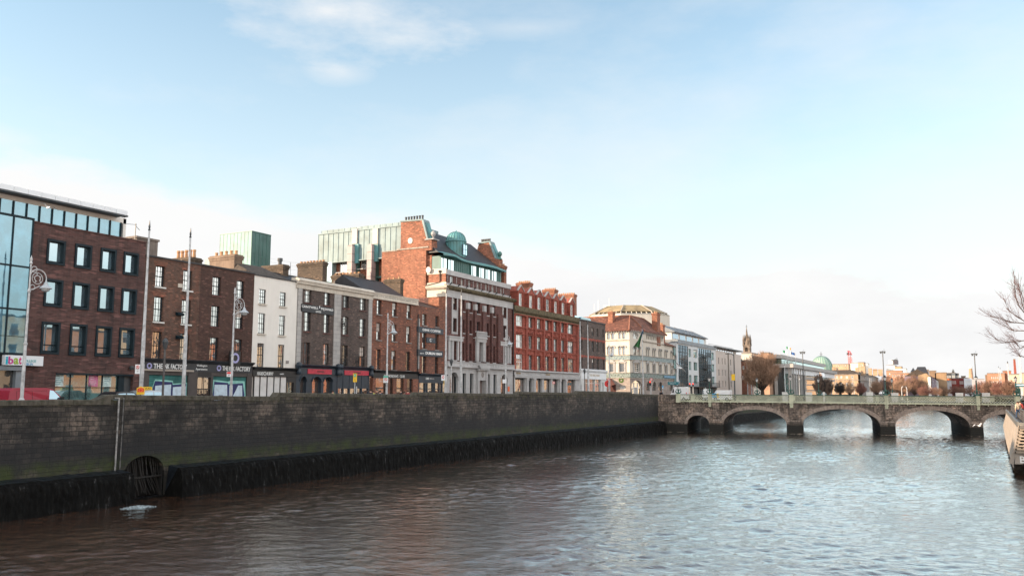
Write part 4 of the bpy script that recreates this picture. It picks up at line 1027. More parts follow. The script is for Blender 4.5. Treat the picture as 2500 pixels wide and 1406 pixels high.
# ---------------------------------------------------------------- 4 stone quoined grey brick house
def cantwell():
 s0,s1=S_CT0+.01,ROW.s_('C',983,560)
 t=thing('brick_house','grey brown brick building with pale stone quoins, long cornice and black shopfronts','house',ROW.W((s0+s1)/2,0,ZB))
 G_=grid(ROW,'C',[(463,513,575),(613,659,600),(760,805,630),(892,937,650)],[(512,637),(708,860),(945,1116)],488);H_=[h for r_ in G_ for h in r_]
 b=MB(ROW);b.wall(s0,s1,ZB,17.0,H_+[(s0+.05,s1-.05,ZB,ROW.z_('C',400,1190))],reveal=.26,back=-11);b.build('wall',m['brick_grey'],t)
 for i,h in enumerate(H_):window(t,ROW,h,m['black_paint'],m['pane'] if i % 3 else m['pane_curtain'],3,4,sill=.07,sillmat=m['brick_plum'])
 for x0,x1,y in ((405,437,560),(689,741,600),(957,983,640)):
  b=MB(ROW);a,e=ROW.s_('C',x0,y),ROW.s_('C',x1,y);b.box(a,e,.004,.1,9.3,16.75)
  b.build('quoin',m['stone_pale'],t)
 zc0,zc1=16.75,17.8
 b=MB(ROW);b.run([(.004,zc0),(.12,zc0),(.14,zc0+.4),(.3,zc0+.45),(.34,zc0+.68),(.42,zc0+.72),(.42,zc0+.84),(.1,zc1),(-.6,zc1),(-.6,zc0),],s0-.25,s1+.15)
 b.build('cornice',m['stone_cream'],t)
 # board
 a,e=ROW.s_('C',430,680,.1),ROW.s_('C',688,680,.1);z0,z1=ROW.z_('C',430,703,.1),ROW.z_('C',430,643,.1)
 b=MB(ROW);b.box(a,e,.01,.1,z0,z1);bd=b.build('sign_board',m['charcoal'],t)
 text('lettering','CANTWELL',ROW,a+.1,a+(e-a)*.51,z0+.42,z1-.12,.102,m['letter_white'],bd,.02,.015)
 text('lettering','&',ROW,a+(e-a)*.535,a+(e-a)*.57,z0+.55,z0+.8,.102,m['letter_white'],bd,.02,.01)
 text('lettering','M',ROW,a+(e-a)*.6,a+(e-a)*.665,z0+.42,z1-.12,.102,m['letter_white'],bd,.02,.015)
 text('lettering','c',ROW,a+(e-a)*.672,a+(e-a)*.695,z1-.42,z1-.14,.102,m['letter_white'],bd,.02,.01)
 text('lettering','DONALD',ROW,a+(e-a)*.71,a+(e-a)*.975,z0+.42,z1-.12,.102,m['letter_white'],bd,.02,.015)
 text('lettering','LIMITED',ROW,a+(e-a)*.44,a+(e-a)*.6,z0+.08,z0+.26,.102,m['letter_white'],bd,.02)
 # shopfronts
 z1=ROW.z_('C',400,1140);z0=ROW.z_('C',400,1192);sm=ROW.s_('C',712,1180)
 for a,e,arch in ((s0+.03,sm-.01,True),(sm+.01,s1-.02,False)):
  f=fascia(t,a,e,z0,z1,m['shop_blue'])
  for x in (a,e):
   q=MB(ROW);c_=x+(.16 if x==a else-.16);q.lathe((c_,.32),[(.22,z0),(.26,z0+.2),(.2,z1-.1),(.3,z1+.2),(.24,z1+.45),(.001,z1+.55)],10);q.build('console_urn',m['shop_blue'],t)
  if arch:
   b=MB(ROW);ws=[ROW.s_('C',x,1270) for x in (415,462,508,578,598,668)]
   hs_=[(ws[0],ws[1],ZB+.2,z0-.15),(ws[2],ws[3],ZB+.2,z0-.15),(ws[4],ws[5],ZB+.2,z0-.15)]
   b.wall(a,e,ZB,z0-.002,hs_,reveal=.42,d=.16)
   for h in hs_:b.archfill(h[0],h[1],h[3]-.55,h[3]+.001,-.25,.162,rise=.5);b.archring(h[0],h[1],h[3]-.55,.1,.165,.24,rise=.5)
   b.build('arcade_front',m['shop_blue'],t)
   for h in hs_:
    q=MB(ROW);q.face([(h[0],-.24,h[2]),(h[1],-.24,h[2]),(h[1],-.24,h[3]),(h[0],-.24,h[3])]);q.build('shop_window',m['pane_shop'],t)
  else:
   b=MB(ROW);xs_=[ROW.s_('C',x,1290) for x in (705,750,800,850,895,948)]
   for x in xs_:b.box(x-.07,x+.07,.03,.2,ZB,z0-.003)
   b.box(xs_[0],xs_[-1],.03,.17,z0-1.35,z0-.003);b.box(xs_[0],xs_[-1],.03,.17,ZB,ZB+.3);b.build('shop_frame',m['shop_blue'],t)
   q=MB(ROW);q.face([(a,.06,ZB),(e,.06,ZB),(e,.06,z0),(a,.06,z0)]);q.build('shop_window',m['pane_shop'],t)
  ra,re=(a+(e-a)*(.24 if arch else .16),a+(e-a)*(.82 if arch else .9))
  q=MB(ROW);q.box(ra,re,.225,.26,z0+.06,z1-.1);bd=q.build('red_board',m['pink_board'],t)
  text('lettering','WORKMANS',ROW,ra+(re-ra)*.38,ra+(re-ra)*.66,z0+.2,z1-.24,.262,m['letter_dark'],bd,.01)
 for d,k,xa,xb,y,n in ((-4.5,'C',600,635,312,4),(-4.5,'C',880,915,405,4)):
  chimney(t,ROW,ROW.s_(k,xa,y+40,d),ROW.s_(k,xb,y+40,d),d-3.6 if xa<700 else d-4,d,15.5,ROW.z_(k,xa,y,d),m['brick_sooty'],8 if xa<700 else 7,.22)
 roof_pitch(ROW,s0+.3,s1-.3,16.9,10,2.0,-.5,'slate',t)
 # bicycle wheel signs
 for x,y in ((768,800),(768,1110),(882,1095)):
  s_,z_=ROW.p('C',x,y,.25);q=ring(t,s_,z_,.52,.57,.25,m['black_paint'],'wheel_ornament')
  w=MB(ROW)
  for i in range(8):th=i*math.pi/8;w.bar((s_-.52*math.cos(th),.26,z_-.52*math.sin(th)),(s_+.52*math.cos(th),.26,z_+.52*math.sin(th)),.018)
  w.bar((s_,.0,z_),(s_,.3,z_),.1);w.build('wheel_spokes',m['black_paint'],t)
 s_,z_=ROW.p('C',860,1040,.3);q=MB(ROW);q.bar((s_-.6,.3,z_),(s_+.5,.3,z_),.06);q.bar((s_+.5,.3,z_),(s_+.5,.3,z_-.9),.03);q.build('sign_bracket',m['black_paint'],t)
 return s1
S_CL0=cantwell()
# ---------------------------------------------------------------- 5 club house
def club():
 s0,s1=S_CL0+.01,ROW.s_('C',1341,640)
 t=thing('brick_house','red brick club house with pale lettered parapet and dark roof','house',ROW.W((s0+s1)/2,0,ZB))
 G_=grid(ROW,'C',[(1022,1059,670),(1143,1179,690),(1256,1289,710)],[(615,727),(792,926),(1000,1156)],1040);H_=[h for r_ in G_ for h in r_]
 zp0=ROW.z_('C',990,602);zp1=17.66
 b=MB(ROW);b.wall(s0,s1,ZB,zp0,H_,reveal=.28,back=-11);b.build('wall',m['brick_red'],t)
 for h in H_:window(t,ROW,h,m['black_paint'],m['pane'],3,4,sill=.1,d=-.22)
 b=MB(ROW);b.box(s0,s1,-.4,.12,zp0+.002,zp1-.12);b.box(s0,s1+.05,-.45,.2,zp1-.12,zp1);b.box(s0,s1,.12,.17,zp0+.002,zp0+.12);b.build('name_parapet',m['stone_cream'],t)
 za,zb_=zp0+.32,zp1-.32;L_=s1-s0-.7
 x=s0+.3;words=(('THE',.085),('CITY',.115),('OF',.06),('DUBLIN',.17),('WORKING',.205),('MEN\'S',.13),('CLUB',.115))
 tot=sum(w for _,w in words);gap=(1-tot)/6
 for wd,w in words:
  text('lettering',wd,ROW,x,x+w*L_,za,zb_,.12,m['letter_dark'],t,.01,.004);x+=(w+gap)*L_
 z1=ROW.z_('C',980,1180);z0=ROW.z_('C',980,1222)
 fascia(t,s0+.3,s1-.02,z0,z1,m['black_paint'])
 text('lettering','THE',ROW,ROW.s_('C',1078,1200,.24),ROW.s_('C',1100,1200,.24),z0+.12,z0+.4,.223,m['letter_white'],t,.02)
 text('lettering','WORKMAN\'S',ROW,ROW.s_('C',1112,1205,.24),ROW.s_('C',1190,1205,.24),z0+.12,z0+.42,.223,m['letter_white'],t,.02,.004)
 text('lettering','CLUB',ROW,ROW.s_('C',1202,1208,.24),ROW.s_('C',1240,1208,.24),z0+.12,z0+.42,.223,m['letter_white'],t,.02,.004)
 b=MB(ROW);xs_=[ROW.s_('C',x,1280) for x in (975,997,1085,1107,1133,1160,1218,1243,1288,1325)]
 for i in range(0,10,2):b.box(xs_[i],xs_[i+1] if i<8 else s1-.05,.005,.3,ZB,z0-.003)
 b.split(6,'brick_pilaster',m['brick_red'],t)
 for i in range(1,9,2):
  q=MB(ROW);a,e=xs_[i],xs_[i+1]
  q.box(a,a+.08,-.0,.1,ZB,z0-.004);q.box(e-.08,e,-.0,.1,ZB,z0-.004);q.box(a+.08,e-.08,0,.1,ZB+1.9,ZB+2.02);w=q.build('shop_window',m['black_paint'],t)
  q=MB(ROW);q.face([(a,.04,ZB),(e,.04,ZB),(e,.04,z0),(a,.04,z0)]);q.build('pane',m['pane_shop'] if i != 7 else m['pane_dark'],w)
 roof_pitch(ROW,s0+.1,s1-1.2,17.5,8,2.3,-.3,'slate',t)
 d=-3.6;chimney(t,ROW,ROW.s_('C',1205,500,d),ROW.s_('C',1230,500,d),d-2.4,d,16,ROW.z_('C',1205,447,d),m['brick_sooty'],3,.25)
 return s1
S_DM0=club()
# ---------------------------------------------------------------- 6 coffee house
def dime():
 s0,s1=S_DM0+.01,ROW.s_('E',374,470)
 t=thing('brick_house','narrow orange red brick house with three dark coffee sign boards','house',ROW.W((s0+s1)/2,0,ZB))
 G_=grid(ROW,'E',[(136,178,555),(268,303,575)],[(497,615),(690,858),(935,1112)],157);H_=[h for r_ in G_ for h in r_]
 b=MB(ROW);b.wall(s0,s1,ZB,16.95,H_,reveal=.3,back=-9);b.build('wall',m['brick_red'],t)
 b=MB(ROW);b.box(s0+.02,s0+.5,.003,.02,9.4,15.4);b.build('rendered_edge',m['stone_pale'],t)
 for h in H_:window(t,ROW,h,m['black_paint'],m['pane'],3,4,sill=.08,d=-.24)
 for x0,x1,y0,y1,tx in ((80,352,622,682,'DIME COFFEE'),(178,268,738,792,'CO'),(80,348,862,928,'EST. DUBLIN 1869')):
  a,e=ROW.s_('E',x0,(y0+y1)/2,.1),ROW.s_('E',x1,(y0+y1)/2+10,.1);z1,z0=ROW.z_('E',x0,y0,.1),ROW.z_('E',x0,y1,.1)
  q=MB(ROW);q.box(a,e,.01,.1,z0,z1);bd=q.build('sign_board',m['shop_blue'],t)
  if tx=='CO':
   text('lettering','C',ROW,a+(e-a)*.33,a+(e-a)*.52,z0+.14,z1-.14,.102,m['letter_white'],bd,.02,.02);text('lettering','o',ROW,a+(e-a)*.56,a+(e-a)*.7,z0+.45,z1-.2,.102,m['letter_white'],bd,.02,.015)
  elif tx[0]=='D':text('lettering',tx,ROW,a+(e-a)*.2,a+(e-a)*.88,z0+.2,z1-.2,.102,m['letter_white'],bd,.02,.02)
  else:
   text('lettering','EST.',ROW,a+(e-a)*.1,a+(e-a)*.27,z0+.24,z1-.4,.102,m['letter_white'],bd,.02,.02);text('lettering','DUBLIN',ROW,a+(e-a)*.31,a+(e-a)*.67,z0+.22,z1-.22,.102,m['letter_white'],bd,.02,.03)
   text('lettering','1869',ROW,a+(e-a)*.71,a+(e-a)*.95,z0+.22,z1-.22,.102,m['letter_white'],bd,.02,.03)
 b=MB(ROW);b.tube([(s0+.02,.12,8.5),(s0+.02,.12,15.9)],.06,6);b.build('down_pipe',m['black_paint'],t)
 z1=ROW.z_('E',90,1140);z0=ROW.z_('E',90,1180)
 fascia(t,s0+.1,s1-.05,z0-.35,z1,m['shop_blue'])
 text('lettering','DIME',ROW,ROW.s_('E',170,1155,.24),ROW.s_('E',203,1155,.24),z0+.05,z0+.3,.223,m['letter_white'],t,.02,.01)
 text('lettering','COFFEE CO',ROW,ROW.s_('E',209,1155,.24),ROW.s_('E',256,1155,.24),z0+.1,z0+.24,.223,m['letter_white'],t,.02,0)
 b=MB(ROW);xs_=[ROW.s_('E',x,1250) for x in (84,150,158,172,232,250,300,328)]
 for i in range(0,8):b.box(xs_[i]-.08,xs_[i]+.08,.03,.18,ZB,z0-.36)
 b.box(xs_[0],xs_[-1],.03,.17,ZB,ZB+.45);b.box(xs_[0],xs_[-1],.03,.15,ZB+1.9,ZB+1.98);b.build('shop_frame',m['shop_blue'],t)
 q=MB(ROW);q.face([(s0+.1,.05,ZB),(s1-.1,.05,ZB),(s1-.1,.05,z0),(s0+.1,.05,z0)]);q.build('shop_window',m['pane_shop'],t)
 b=MB(ROW);b.face([(s0+.1,-.3,16.98),(s1,-.3,16.98),(s1,-4,18.2),(s0+.6,-4,18.6)]);b.face([(s0+.1,-.3,16.98),(s0+.6,-4,18.6),(s0+.1,-8,16.98)]);b.box(s0+.1,s1,-8,-.3,16.9,16.97)
 b.face([(s0+.6,-4,18.6),(s1,-4,18.2),(s1,-8,16.98),(s0+.1,-8,16.98)]);b.build('roof',m['slate'],t)
 return s1
S_HT0=dime()
# ---------------------------------------------------------------- 7 the hotel
def hotel():
 s0,s1=S_HT0+.02,ROW.s_('E',1068,400)
 YE=s0
 t=thing('hotel','tall plum brick and pale stone hotel with green copper attic, domed dormer and orange gable','hotel',ROW.W((s0+s1)/2,0,ZB))
 EF=Frame(0,YE,1,0)                       # the gable side, facing the camera; s = X
 zt,zfr,zc=19.85,18.68,20.15
 c=[(450,490,390),(553,572,410),(622,648,425),(697,734,445),(800,824,460),(868,892,475),(973,1006,490)]
 top=grid(ROW,'E',c,[(321,455)],470)[0];mid=grid(ROW,'E',c,[(540,682)],466)[0];low=grid(ROW,'E',c,[(788,975)],460)[0]
 zg=ROW.z_('E',380,1040)
 ga=[(410,496,1200,'A'),(545,580,1200,'W'),(620,657,1200,'W'),(705,772,1240,'D'),(797,830,1200,'W'),(865,899,1200,'W'),(941,1010,1200,'A')]
 zA,zW,zD=ROW.z_('E',450,1100),ROW.z_('E',560,1112),ROW.z_('E',735,1187)
 gh=[(ROW.s_('E',a,y),ROW.s_('E',e,y),ZB,{'A':zA,'W':zW,'D':zD}[k]) for a,e,y,k in ga]
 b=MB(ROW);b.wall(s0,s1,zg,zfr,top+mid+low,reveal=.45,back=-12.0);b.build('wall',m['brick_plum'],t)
 b=MB(ROW);b.wall(s0,s1,ZB,zg-.002,gh,reveal=.5,d=.12,back=-12.0)
 for h,g in zip(gh,ga):
  if g[3]=='A':b.archfill(h[0],h[1],h[3]-(h[1]-h[0])/2,h[3]+.001,-.38,.122);b.archring(h[0],h[1],h[3]-(h[1]-h[0])/2,.22,.124,.18)
 b.build('stone_ground_floor',m['stone_white'],t)
 for h,g in zip(gh,ga):
  q=MB(ROW)
  if g[3]=='D':q.box(h[0],h[1],-.36,-.3,h[2],h[3]);q.build('door',plain('pale brown door',(.2,.16,.15),.6,.1,2),t);continue
  q.box(h[0],h[0]+.12,-.36,-.2,h[2],h[3]);q.box(h[1]-.12,h[1],-.36,-.2,h[2],h[3]);q.box(h[0]+.12,h[1]-.12,-.35,-.22,h[2]+1.0,h[2]+1.15)
  for f in (.33,.66):q.box(h[0]+(h[1]-h[0])*f-.02,h[0]+(h[1]-h[0])*f+.02,-.34,-.26,h[2],h[3])
  w=q.build('window',m['navy'],t);q=MB(ROW);q.face([(h[0],-.31,h[2]),(h[1],-.31,h[2]),(h[1],-.31,h[3]),(h[0],-.31,h[3])]);q.build('pane',m['pane_shop'],w)
 for h in top+mid+low:window(t,ROW,h,m['black_paint'] if h in top else m['black_paint'],m['pane'],2,4,sill=.1,sillmat=m['stone_white'],d=-.34)
 # stone surrounds of the outer bays and the centre bay
 for i in (0,6):
  a,e=top[i][0],top[i][1];b=MB(ROW)
  for x0,x1 in ((a-.28,a),(e,e+.28)):b.box(x0,x1,.004,.06,mid[i][2]-.3,top[i][3]+.25)
  b.box(a,e,.004,.06,mid[i][3]+.01,top[i][2]-.13);b.box(a,e,.004,.06,top[i][3]+.001,top[i][3]+.25);b.box(a,e,.004,.06,mid[i][2]-.3,mid[i][2]-.13);b.build('stone_strip',m['stone_white'],t)
  a,e=low[i][0],low[i][1];w=(e-a);b=MB(ROW)
  for x0,x1 in ((a-1.15,a-.85),(a-.35,a),(e,e+.35),(e+.85,e+1.15)):b.box(x0,x1,.004,.22,low[i][2],low[i][3]+.15)
  b.box(a-1.25,e+1.25,.004,.3,low[i][3]+.15,low[i][3]+.6);b.box(a-1.35,e+1.35,.004,.38,low[i][3]+.6,low[i][3]+.75)
  b.box(a-.85,a-.35,.002,.012,low[i][2],low[i][3]+.15,1);b.box(e+.35,e+.85,.002,.012,low[i][2],low[i][3]+.15,1);b.build('stone_bay',[m['stone_white'],m['pane_dark']],t)
 a,e=low[3][0],low[3][1];b=MB(ROW)
 for x0,x1 in ((a-.75,a-.05),(e+.05,e+.75)):b.box(x0,x1,.004,.5,low[3][2],low[3][3]+.3)
 b.box(a-.8,e+.8,.004,.58,low[3][3]+.3,low[3][3]+.75);b.box(a-.9,e+.9,.004,.7,low[3][3]+.75,low[3][3]+.85);b.build('oriel_surround',m['stone_white'],t)
 b=MB(ROW);zb_=low[3][3]+.85;b.box(a-.85,e+.85,.05,.65,zb_+.0,zb_+.1);b.box(a-.85,e+.85,.05,.65,zb_+.75,zb_+.87)
 for i in range(9):x=a-.8+(e-a+1.6)*i/8;b.box(x-.07,x+.07,.5,.64,zb_+.1,zb_+.75)
 b.build('balcony',m['stone_white'],t)
 # brick piers standing proud between the bays
 b=MB(ROW)
 for i in (0,1,2,3,4,5):
  mdl=(top[i][1]+top[i+1][0])/2;hw=max(.12,(top[i+1][0]-top[i][1])/2-.4);b.box(mdl-hw,mdl+hw,.004,.28,zg+.9,zfr-1.15);
 b.split(6,'brick_pier',m['brick_plum'],t)
 b=MB(ROW)
 for i in (1,2,3,4):mdl=(top[i][1]+top[i+1][0])/2;b.box(mdl-.3,mdl+.3,.004,.34,zfr-1.15,zfr-.35)
 b.split(6,'pier_capital',m['stone_white'],t)
 # balustrade band over the ground floor
 b=MB(ROW);zl=ROW.z_('E',380,995);b.box(s0,s1,.13,.5,zg-.05,zg+.15);b.box(s0,s1,.1,.4,zg+.15,zl);b.box(s0,s1,.05,.46,zl,zl+.12)
 for i in range(14):x=s0+4+i*.78;b.box(x,x+.3,.4,.44,zg+.25,zl-.1)
 b.build('stone_balustrade',m['stone_white'],t)
 a,e=gh[3][0],gh[3][1];b=MB(ROW);b.box(a-.45,a-.02,.13,.38,ZB,zD+1.3);b.box(e+.02,e+.45,.13,.38,ZB,zD+1.3);b.box(a-.02,e+.02,.13,.3,zD+.01,zD+1.3)
 b.box(a-.7,e+.7,.13,.6,zD+1.3,zD+1.5);b.prism([(a-.3,zD+1.5),(e+.3,zD+1.5),(e+.7,zD+2.0),(a-.7,zD+2.0)],.13,.75);b.build('door_case',m['stone_white'],t)
 b=MB(ROW);b.prism([((a+e)/2+.3*math.cos(k),zD+.75+.35*math.sin(k)) for k in np.linspace(0,5.9,12)],.3,.36);b.build('carved_crest',m['sill_stone'],t)
 # frieze and cornice
 b=MB(ROW);b.box(s0-.0,s1+.05,-1,.12,zfr+.002,zt-.25);b.build('frieze',m['stone_white'],t)
 b=MB(ROW);b.run([(.0,zt-.248),(.25,zt-.248),(.55,zt),(.6,zt+.16),(.0,zc+.1)],s0-.35,s1+.35)
 b.run([(.0,zt-.248),(.25,zt-.248),(.55,zt),(.6,zt+.16),(.0,zc+.1)][0:0] or [(.3,zt-.2),(.5,zt-.1),(.52,zt-.02),(.3,zt-.02)],s0,s1);b.build('cornice',m['stone_mossy'],t)
 # attic storey: stone base, brick with windows, stone parapet
 za0,za1,zp=20.55,21.6,22.25
 ca=[(445,480,140),(557,580,190),(634,660,205),(721,745,225),(808,830,240),(876,900,255),(968,985,275)]
 att=grid(ROW,'E',ca,[(104,178)],463)[0];att=[(h[0],h[1],za0-.15,za1-.1) for h in att]
 b=MB(ROW);b.wall(s0,s1,za0,za1,[(h[0],h[1],za0-.2,h[3]) for h in att],reveal=.35,d=-.35,back=-2.4);b.build('attic_wall',m['brick_plum'],t)
 b=MB(ROW);b.box(s0,s1,-2.4,-.2,zt-.2,za0-.002)
 b.box(s0-.02,s1+.08,-2.4,-.22,za1+.002,zp)
 b.build('stone_band',m['stone_white'],t)
 for h in att:window(t,ROW,(h[0],h[1],za0,h[3]),m['white_frame'],m['pane'],2,3,d=-.5)
 b=MB(ROW)
 for i in range(9):
  x=s0+1.0+i*(s1-s0-2)/8;b.tube([(x,.0,zc+.15),(x,.2,zc+.42),(x+.3,.1,zc+.3)],.07,5)
 b.split(12,'iron_scroll',m['black_paint'],t)
 b=MB(ROW)
 for i in range(8):x=s0+.9+i*(s1-s0-1.8)/7.6;b.box(x,x+.05,-.34,-.28,za0+.1,za1-.1)
 b.split(6,'stone_slit',m['stone_white'],t)
 # copper attic storey
 zk0,zk1=zp,24.05;wl=grid(ROW,'D',[(1650,1680,620),(1738,1765,640),(2018,2040,690),(2112,2138,710),(2190,2212,740),(2265,2290,750)],[(560,660)],1665)[0]
 b=MB(ROW);xs_=[]
 b.box(s0+.4,s1-1.6,-3,-1.0,zk0,zk1);b.build('copper_attic',m['copper_teal'],t)
 segs=[(s0-1.6+2.0,s0+4.6,-.95),(s0+6.2,s0+10.5,-.95),(s0+12,s1-1.6,-.95)]
 q=MB(ROW)
 n=34
 for i in range(n):x=s0+.45+(s1-s0-2.1)*i/n;q.box(x,x+.05,-1.0,-.94,zk0,zk1)
 q.build('standing_seam',m['copper_trim'],t)
 for h in wl:
  q=MB(ROW);q.box(h[0]-.08,h[0],-1.0,-.8,zk0+.1,zk1-.25);q.box(h[1],h[1]+.9,-1.0,-.85,zk0+.1,zk1-.25);w=q.build('window',m['copper_trim'],t)
  q=MB(ROW);q.box(h[0],h[1],-.99,-.9,zk0+.1,zk1-.3);q.build('pane',m['pane'],w);q=MB(ROW);q.box(h[1]+.05,h[1]+.8,-.99,-.84,zk0+.1,zk1-.3);q.build('pane',m['pane_dark'],w)
 # wavy copper eaves
 b=MB(ROW);n=44;E_=[]
 for i in range(n+1):
  f=i/n;x=s0-.1+(s1-s0-.9)*f;w=.55*math.exp(-((f-.12)/.12)**2)+.75*math.exp(-((f-.46)/.1)**2)*0+.4*math.exp(-((f-.75)/.2)**2)
  E_.append((x,-.55+w,zk1-.1+w*.25))
 for A,B in zip(E_,E_[1:]):
  for (d0,z0),(d1,z1) in (((0,0),(0,.28)),((0,.28),(-1.3,.62)),((0,0),(-1.2,.05))):
   b.face([(A[0],A[1]+d0,A[2]+z0),(B[0],B[1]+d0,B[2]+z0),(B[0],B[1]+d1,B[2]+z1),(A[0],A[1]+d1,A[2]+z1)])
 b.build('copper_eaves',m['copper'],t)
 # slate roof with gable parapets
 zr0,zr1=24.5,28.6;b=MB(ROW);dR=-6.5
 b.face([(s0+.3,-1.3,zr0),(s1-1.0,-1.3,zr0),(s1-1.0,dR,zr1),(s0+.3,dR,zr1)]);b.face([(s0+.3,dR,zr1),(s1-1,dR,zr1),(s1-1,-7.6,zr0),(s0+.3,-7.6,zr0)]);b.face([(s0+.3,-1.3,zr0),(s0+.3,dR,zr1),(s0+.3,-7.6,zr0)]);b.face([(s1-1,-1.3,zr0),(s1-1,dR,zr1),(s1-1,-7.6,zr0)])
 b.build('roof',m['slate'],t)
 # domed dormer
 sd,_=ROW.p('D',1805,320,-2.6);c_=(sd,-3.1)
 zd0,zd1=ROW.z_('D',1800,330,-2.0),ROW.z_('D',1805,225,-3.1)
 q=MB(ROW);r0=1.35;q.lathe(c_,[(r0,24.6),(r0,zd0-.1),(r0+.12,zd0-.05),(r0+.12,zd0+.08),(r0,zd0+.1)]+[(r0*math.cos(a_),zd0+.1+(zd1-zd0-.3)*math.sin(a_)) for a_ in np.linspace(0,1.5,7)]+[(.06,zd1)],20);dm=q.build('domed_dormer',m['copper'],t,smooth=False)
 q=MB(ROW)
 for i in range(20):
  a_=2*math.pi*i/20
  P_=[(c_[0]+(r+.03)*math.cos(a_),c_[1]+(r+.03)*math.sin(a_),z) for r,z in [(r0,24.6),(r0,zd0)]+[(r0*math.cos(k),zd0+.1+(zd1-zd0-.3)*math.sin(k)) for k in np.linspace(.1,1.45,6)]]
  q.tube(P_,.025,4)
 q.build('dome_rib',m['copper_trim'],dm)
 q=MB(ROW);q.box(sd-.55,sd+.55,c_[1]+r0-.25,c_[1]+r0+.12,25.2,zd0-.5);q.build('dormer_window',m['pane_modern'],dm)
 q=MB(ROW)
 for x in (-.55,-.02,.5):q.box(sd+x,sd+x+.06,c_[1]+r0+.12,c_[1]+r0+.16,25.2,zd0-.5)
 for z in (25.9,26.6):q.box(sd-.55,sd+.55,c_[1]+r0+.12,c_[1]+r0+.155,z,z+.05)
 q.build('dormer_bars',m['copper_trim'],dm)
 # gable chimney stacks at both ends
 def E_(x,y,k='D',d=0):return EF.p(k,x,y,d)
 def stack(fr,pts,d0,d1,n,nm,rnd_win):
  b=MB(fr);b.prism(pts,d0,d1);g=b.build(nm,m['brick_orange'],t)
  q=MB(fr);x0,z0=pts[0];x1,z1=pts[1]
  q.prism([(x0-.12,z0),(x1+.12,z1),(x1+.12,z1+.18),(x0-.12,z0+.18)],d0-.1,d1+.1)
  q.prism([(pts[1][0]+.0,pts[1][1]),(pts[2][0]+.0,pts[2][1]),(pts[2][0]+.22,pts[2][1]),(pts[1][0]+.22,pts[1][1]+.1)],d0-.1,d1+.1)
  q.build('stone_coping',m['copper_pale'],g)
  q=MB(fr)
  for i in range(n):f=(i+.8)/(n+.6);q.lathe((x0+(x1-x0)*f,(d0+d1)/2),[(.13,z0+.15),(.13,z0+.62),(.16,z0+.62),(.16,z0+.75),(.001,z0+.76)],8)
  q.build('chimney_pots',m['steel_grey'],g)
  q=MB(fr);q.prism([(pts[1][0]+.04,pts[1][1]-.3),(pts[2][0]+.04,pts[2][1]),(pts[2][0]+.62,pts[2][1]-.1),(pts[1][0]+.42,pts[1][1]-.25)],d0+.2,d1-.25);q.build('copper_flank',m['copper'],g)
  return g
 P_=[E_(*p) for p in ((1095,112),(1352,92),(1412,322),(1470,325),(1470,560),(1440,408),(1095,408))]
 zs_=25.2
 P_=[P_[0],P_[1],P_[2],P_[3],(P_[3][0],zs_-.4),(P_[0][0],zs_-.4)]
 g=stack(EF,P_,-1.3,.0,7,'gable',True)
 sx,sz=E_(1210,340);q=MB(EF);n=20;q.prism([(sx+.3*math.cos(2*math.pi*i/n),sz+.36*math.sin(2*math.pi*i/n)) for i in range(n)],.0,.05);q.build('round_window',plain('pale round pane',(.75,.75,.72),.3,.05,2),g)
 ring(g,sx,sz,.32,.42,.004,m['stone_weathered'],'round_window_frame',EF)
 q=MB(EF);x0,z0=P_[3];q.box(x0-1.0,x0+.35,-1.3,.15,z0,z0+.14);q.lathe((x0-.1,-.5),[(.25,z0+.14),(.12,z0+.4),(.32,z0+.7),(.3,z0+1.0),(.1,z0+1.2),(.001,z0+1.25)],10);q.build('stone_urn',m['stone_pale'],g)
 EF2=Frame(0,s1-.9,1,0);dx=0
 pts=[EF2.p('D',x,y) for x,y in ((2045,378),(2170,358),(2245,560),(2290,562))]
 pts=pts+[(pts[3][0],23),(pts[0][0]-1.0,25.5)]
 stack(EF2,pts,-1.2,0,6,'gable',False)
 q=MB(EF2);x0,z0=pts[3];q.lathe((x0-.1,-.5),[(.4,z0),(.25,z0+.14),(.12,z0+.4),(.32,z0+.7),(.3,z0+1.0),(.1,z0+1.2),(.001,z0+1.25)],10);q.build('copper_urn',m['copper_trim'],t)
 d=-1;chimney(t,ROW,s1-.8,s1-.1,-2.6,-.9,21,ROW.z_('D',2380,648,-1),m['brick_orange'],3,.3)
 # the big lit brick flank wall facing the camera
 X0=E_(855,465)[0];X1=E_(1055,455)[0];X2=E_(1400,405)[0];XT=E_(1475,560)[0]
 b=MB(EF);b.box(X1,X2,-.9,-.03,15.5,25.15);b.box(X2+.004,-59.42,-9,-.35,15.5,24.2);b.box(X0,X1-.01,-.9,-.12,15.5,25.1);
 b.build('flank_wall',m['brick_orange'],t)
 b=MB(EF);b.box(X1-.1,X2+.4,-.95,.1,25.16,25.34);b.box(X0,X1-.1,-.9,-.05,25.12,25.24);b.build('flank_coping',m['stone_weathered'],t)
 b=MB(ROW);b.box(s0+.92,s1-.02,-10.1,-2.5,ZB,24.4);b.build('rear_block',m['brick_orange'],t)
 # return of the main block: brick with stone bands, seen from the side
 xs=-57.4
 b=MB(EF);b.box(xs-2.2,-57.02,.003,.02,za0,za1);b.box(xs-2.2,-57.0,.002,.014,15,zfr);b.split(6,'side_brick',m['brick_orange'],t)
 b=MB(EF);b.box(xs-2.4,-56.93,.003,.1,za1+.01,zp+.05);b.box(xs-2.4,-56.93,.003,.08,zc-.1,za0-.01);b.box(xs-2.4,-56.8,.003,.1,zfr+.01,zt-.26);b.build('side_stone_band',m['stone_cream'],t)
 b=MB(EF);b.run([(.0,zt-.25),(.25,zt-.2),(.45,zt),(.5,zt+.2),(0,zt+.35)],xs-2.4,-56.6);b.build('side_cornice',m['stone_cream'],t)
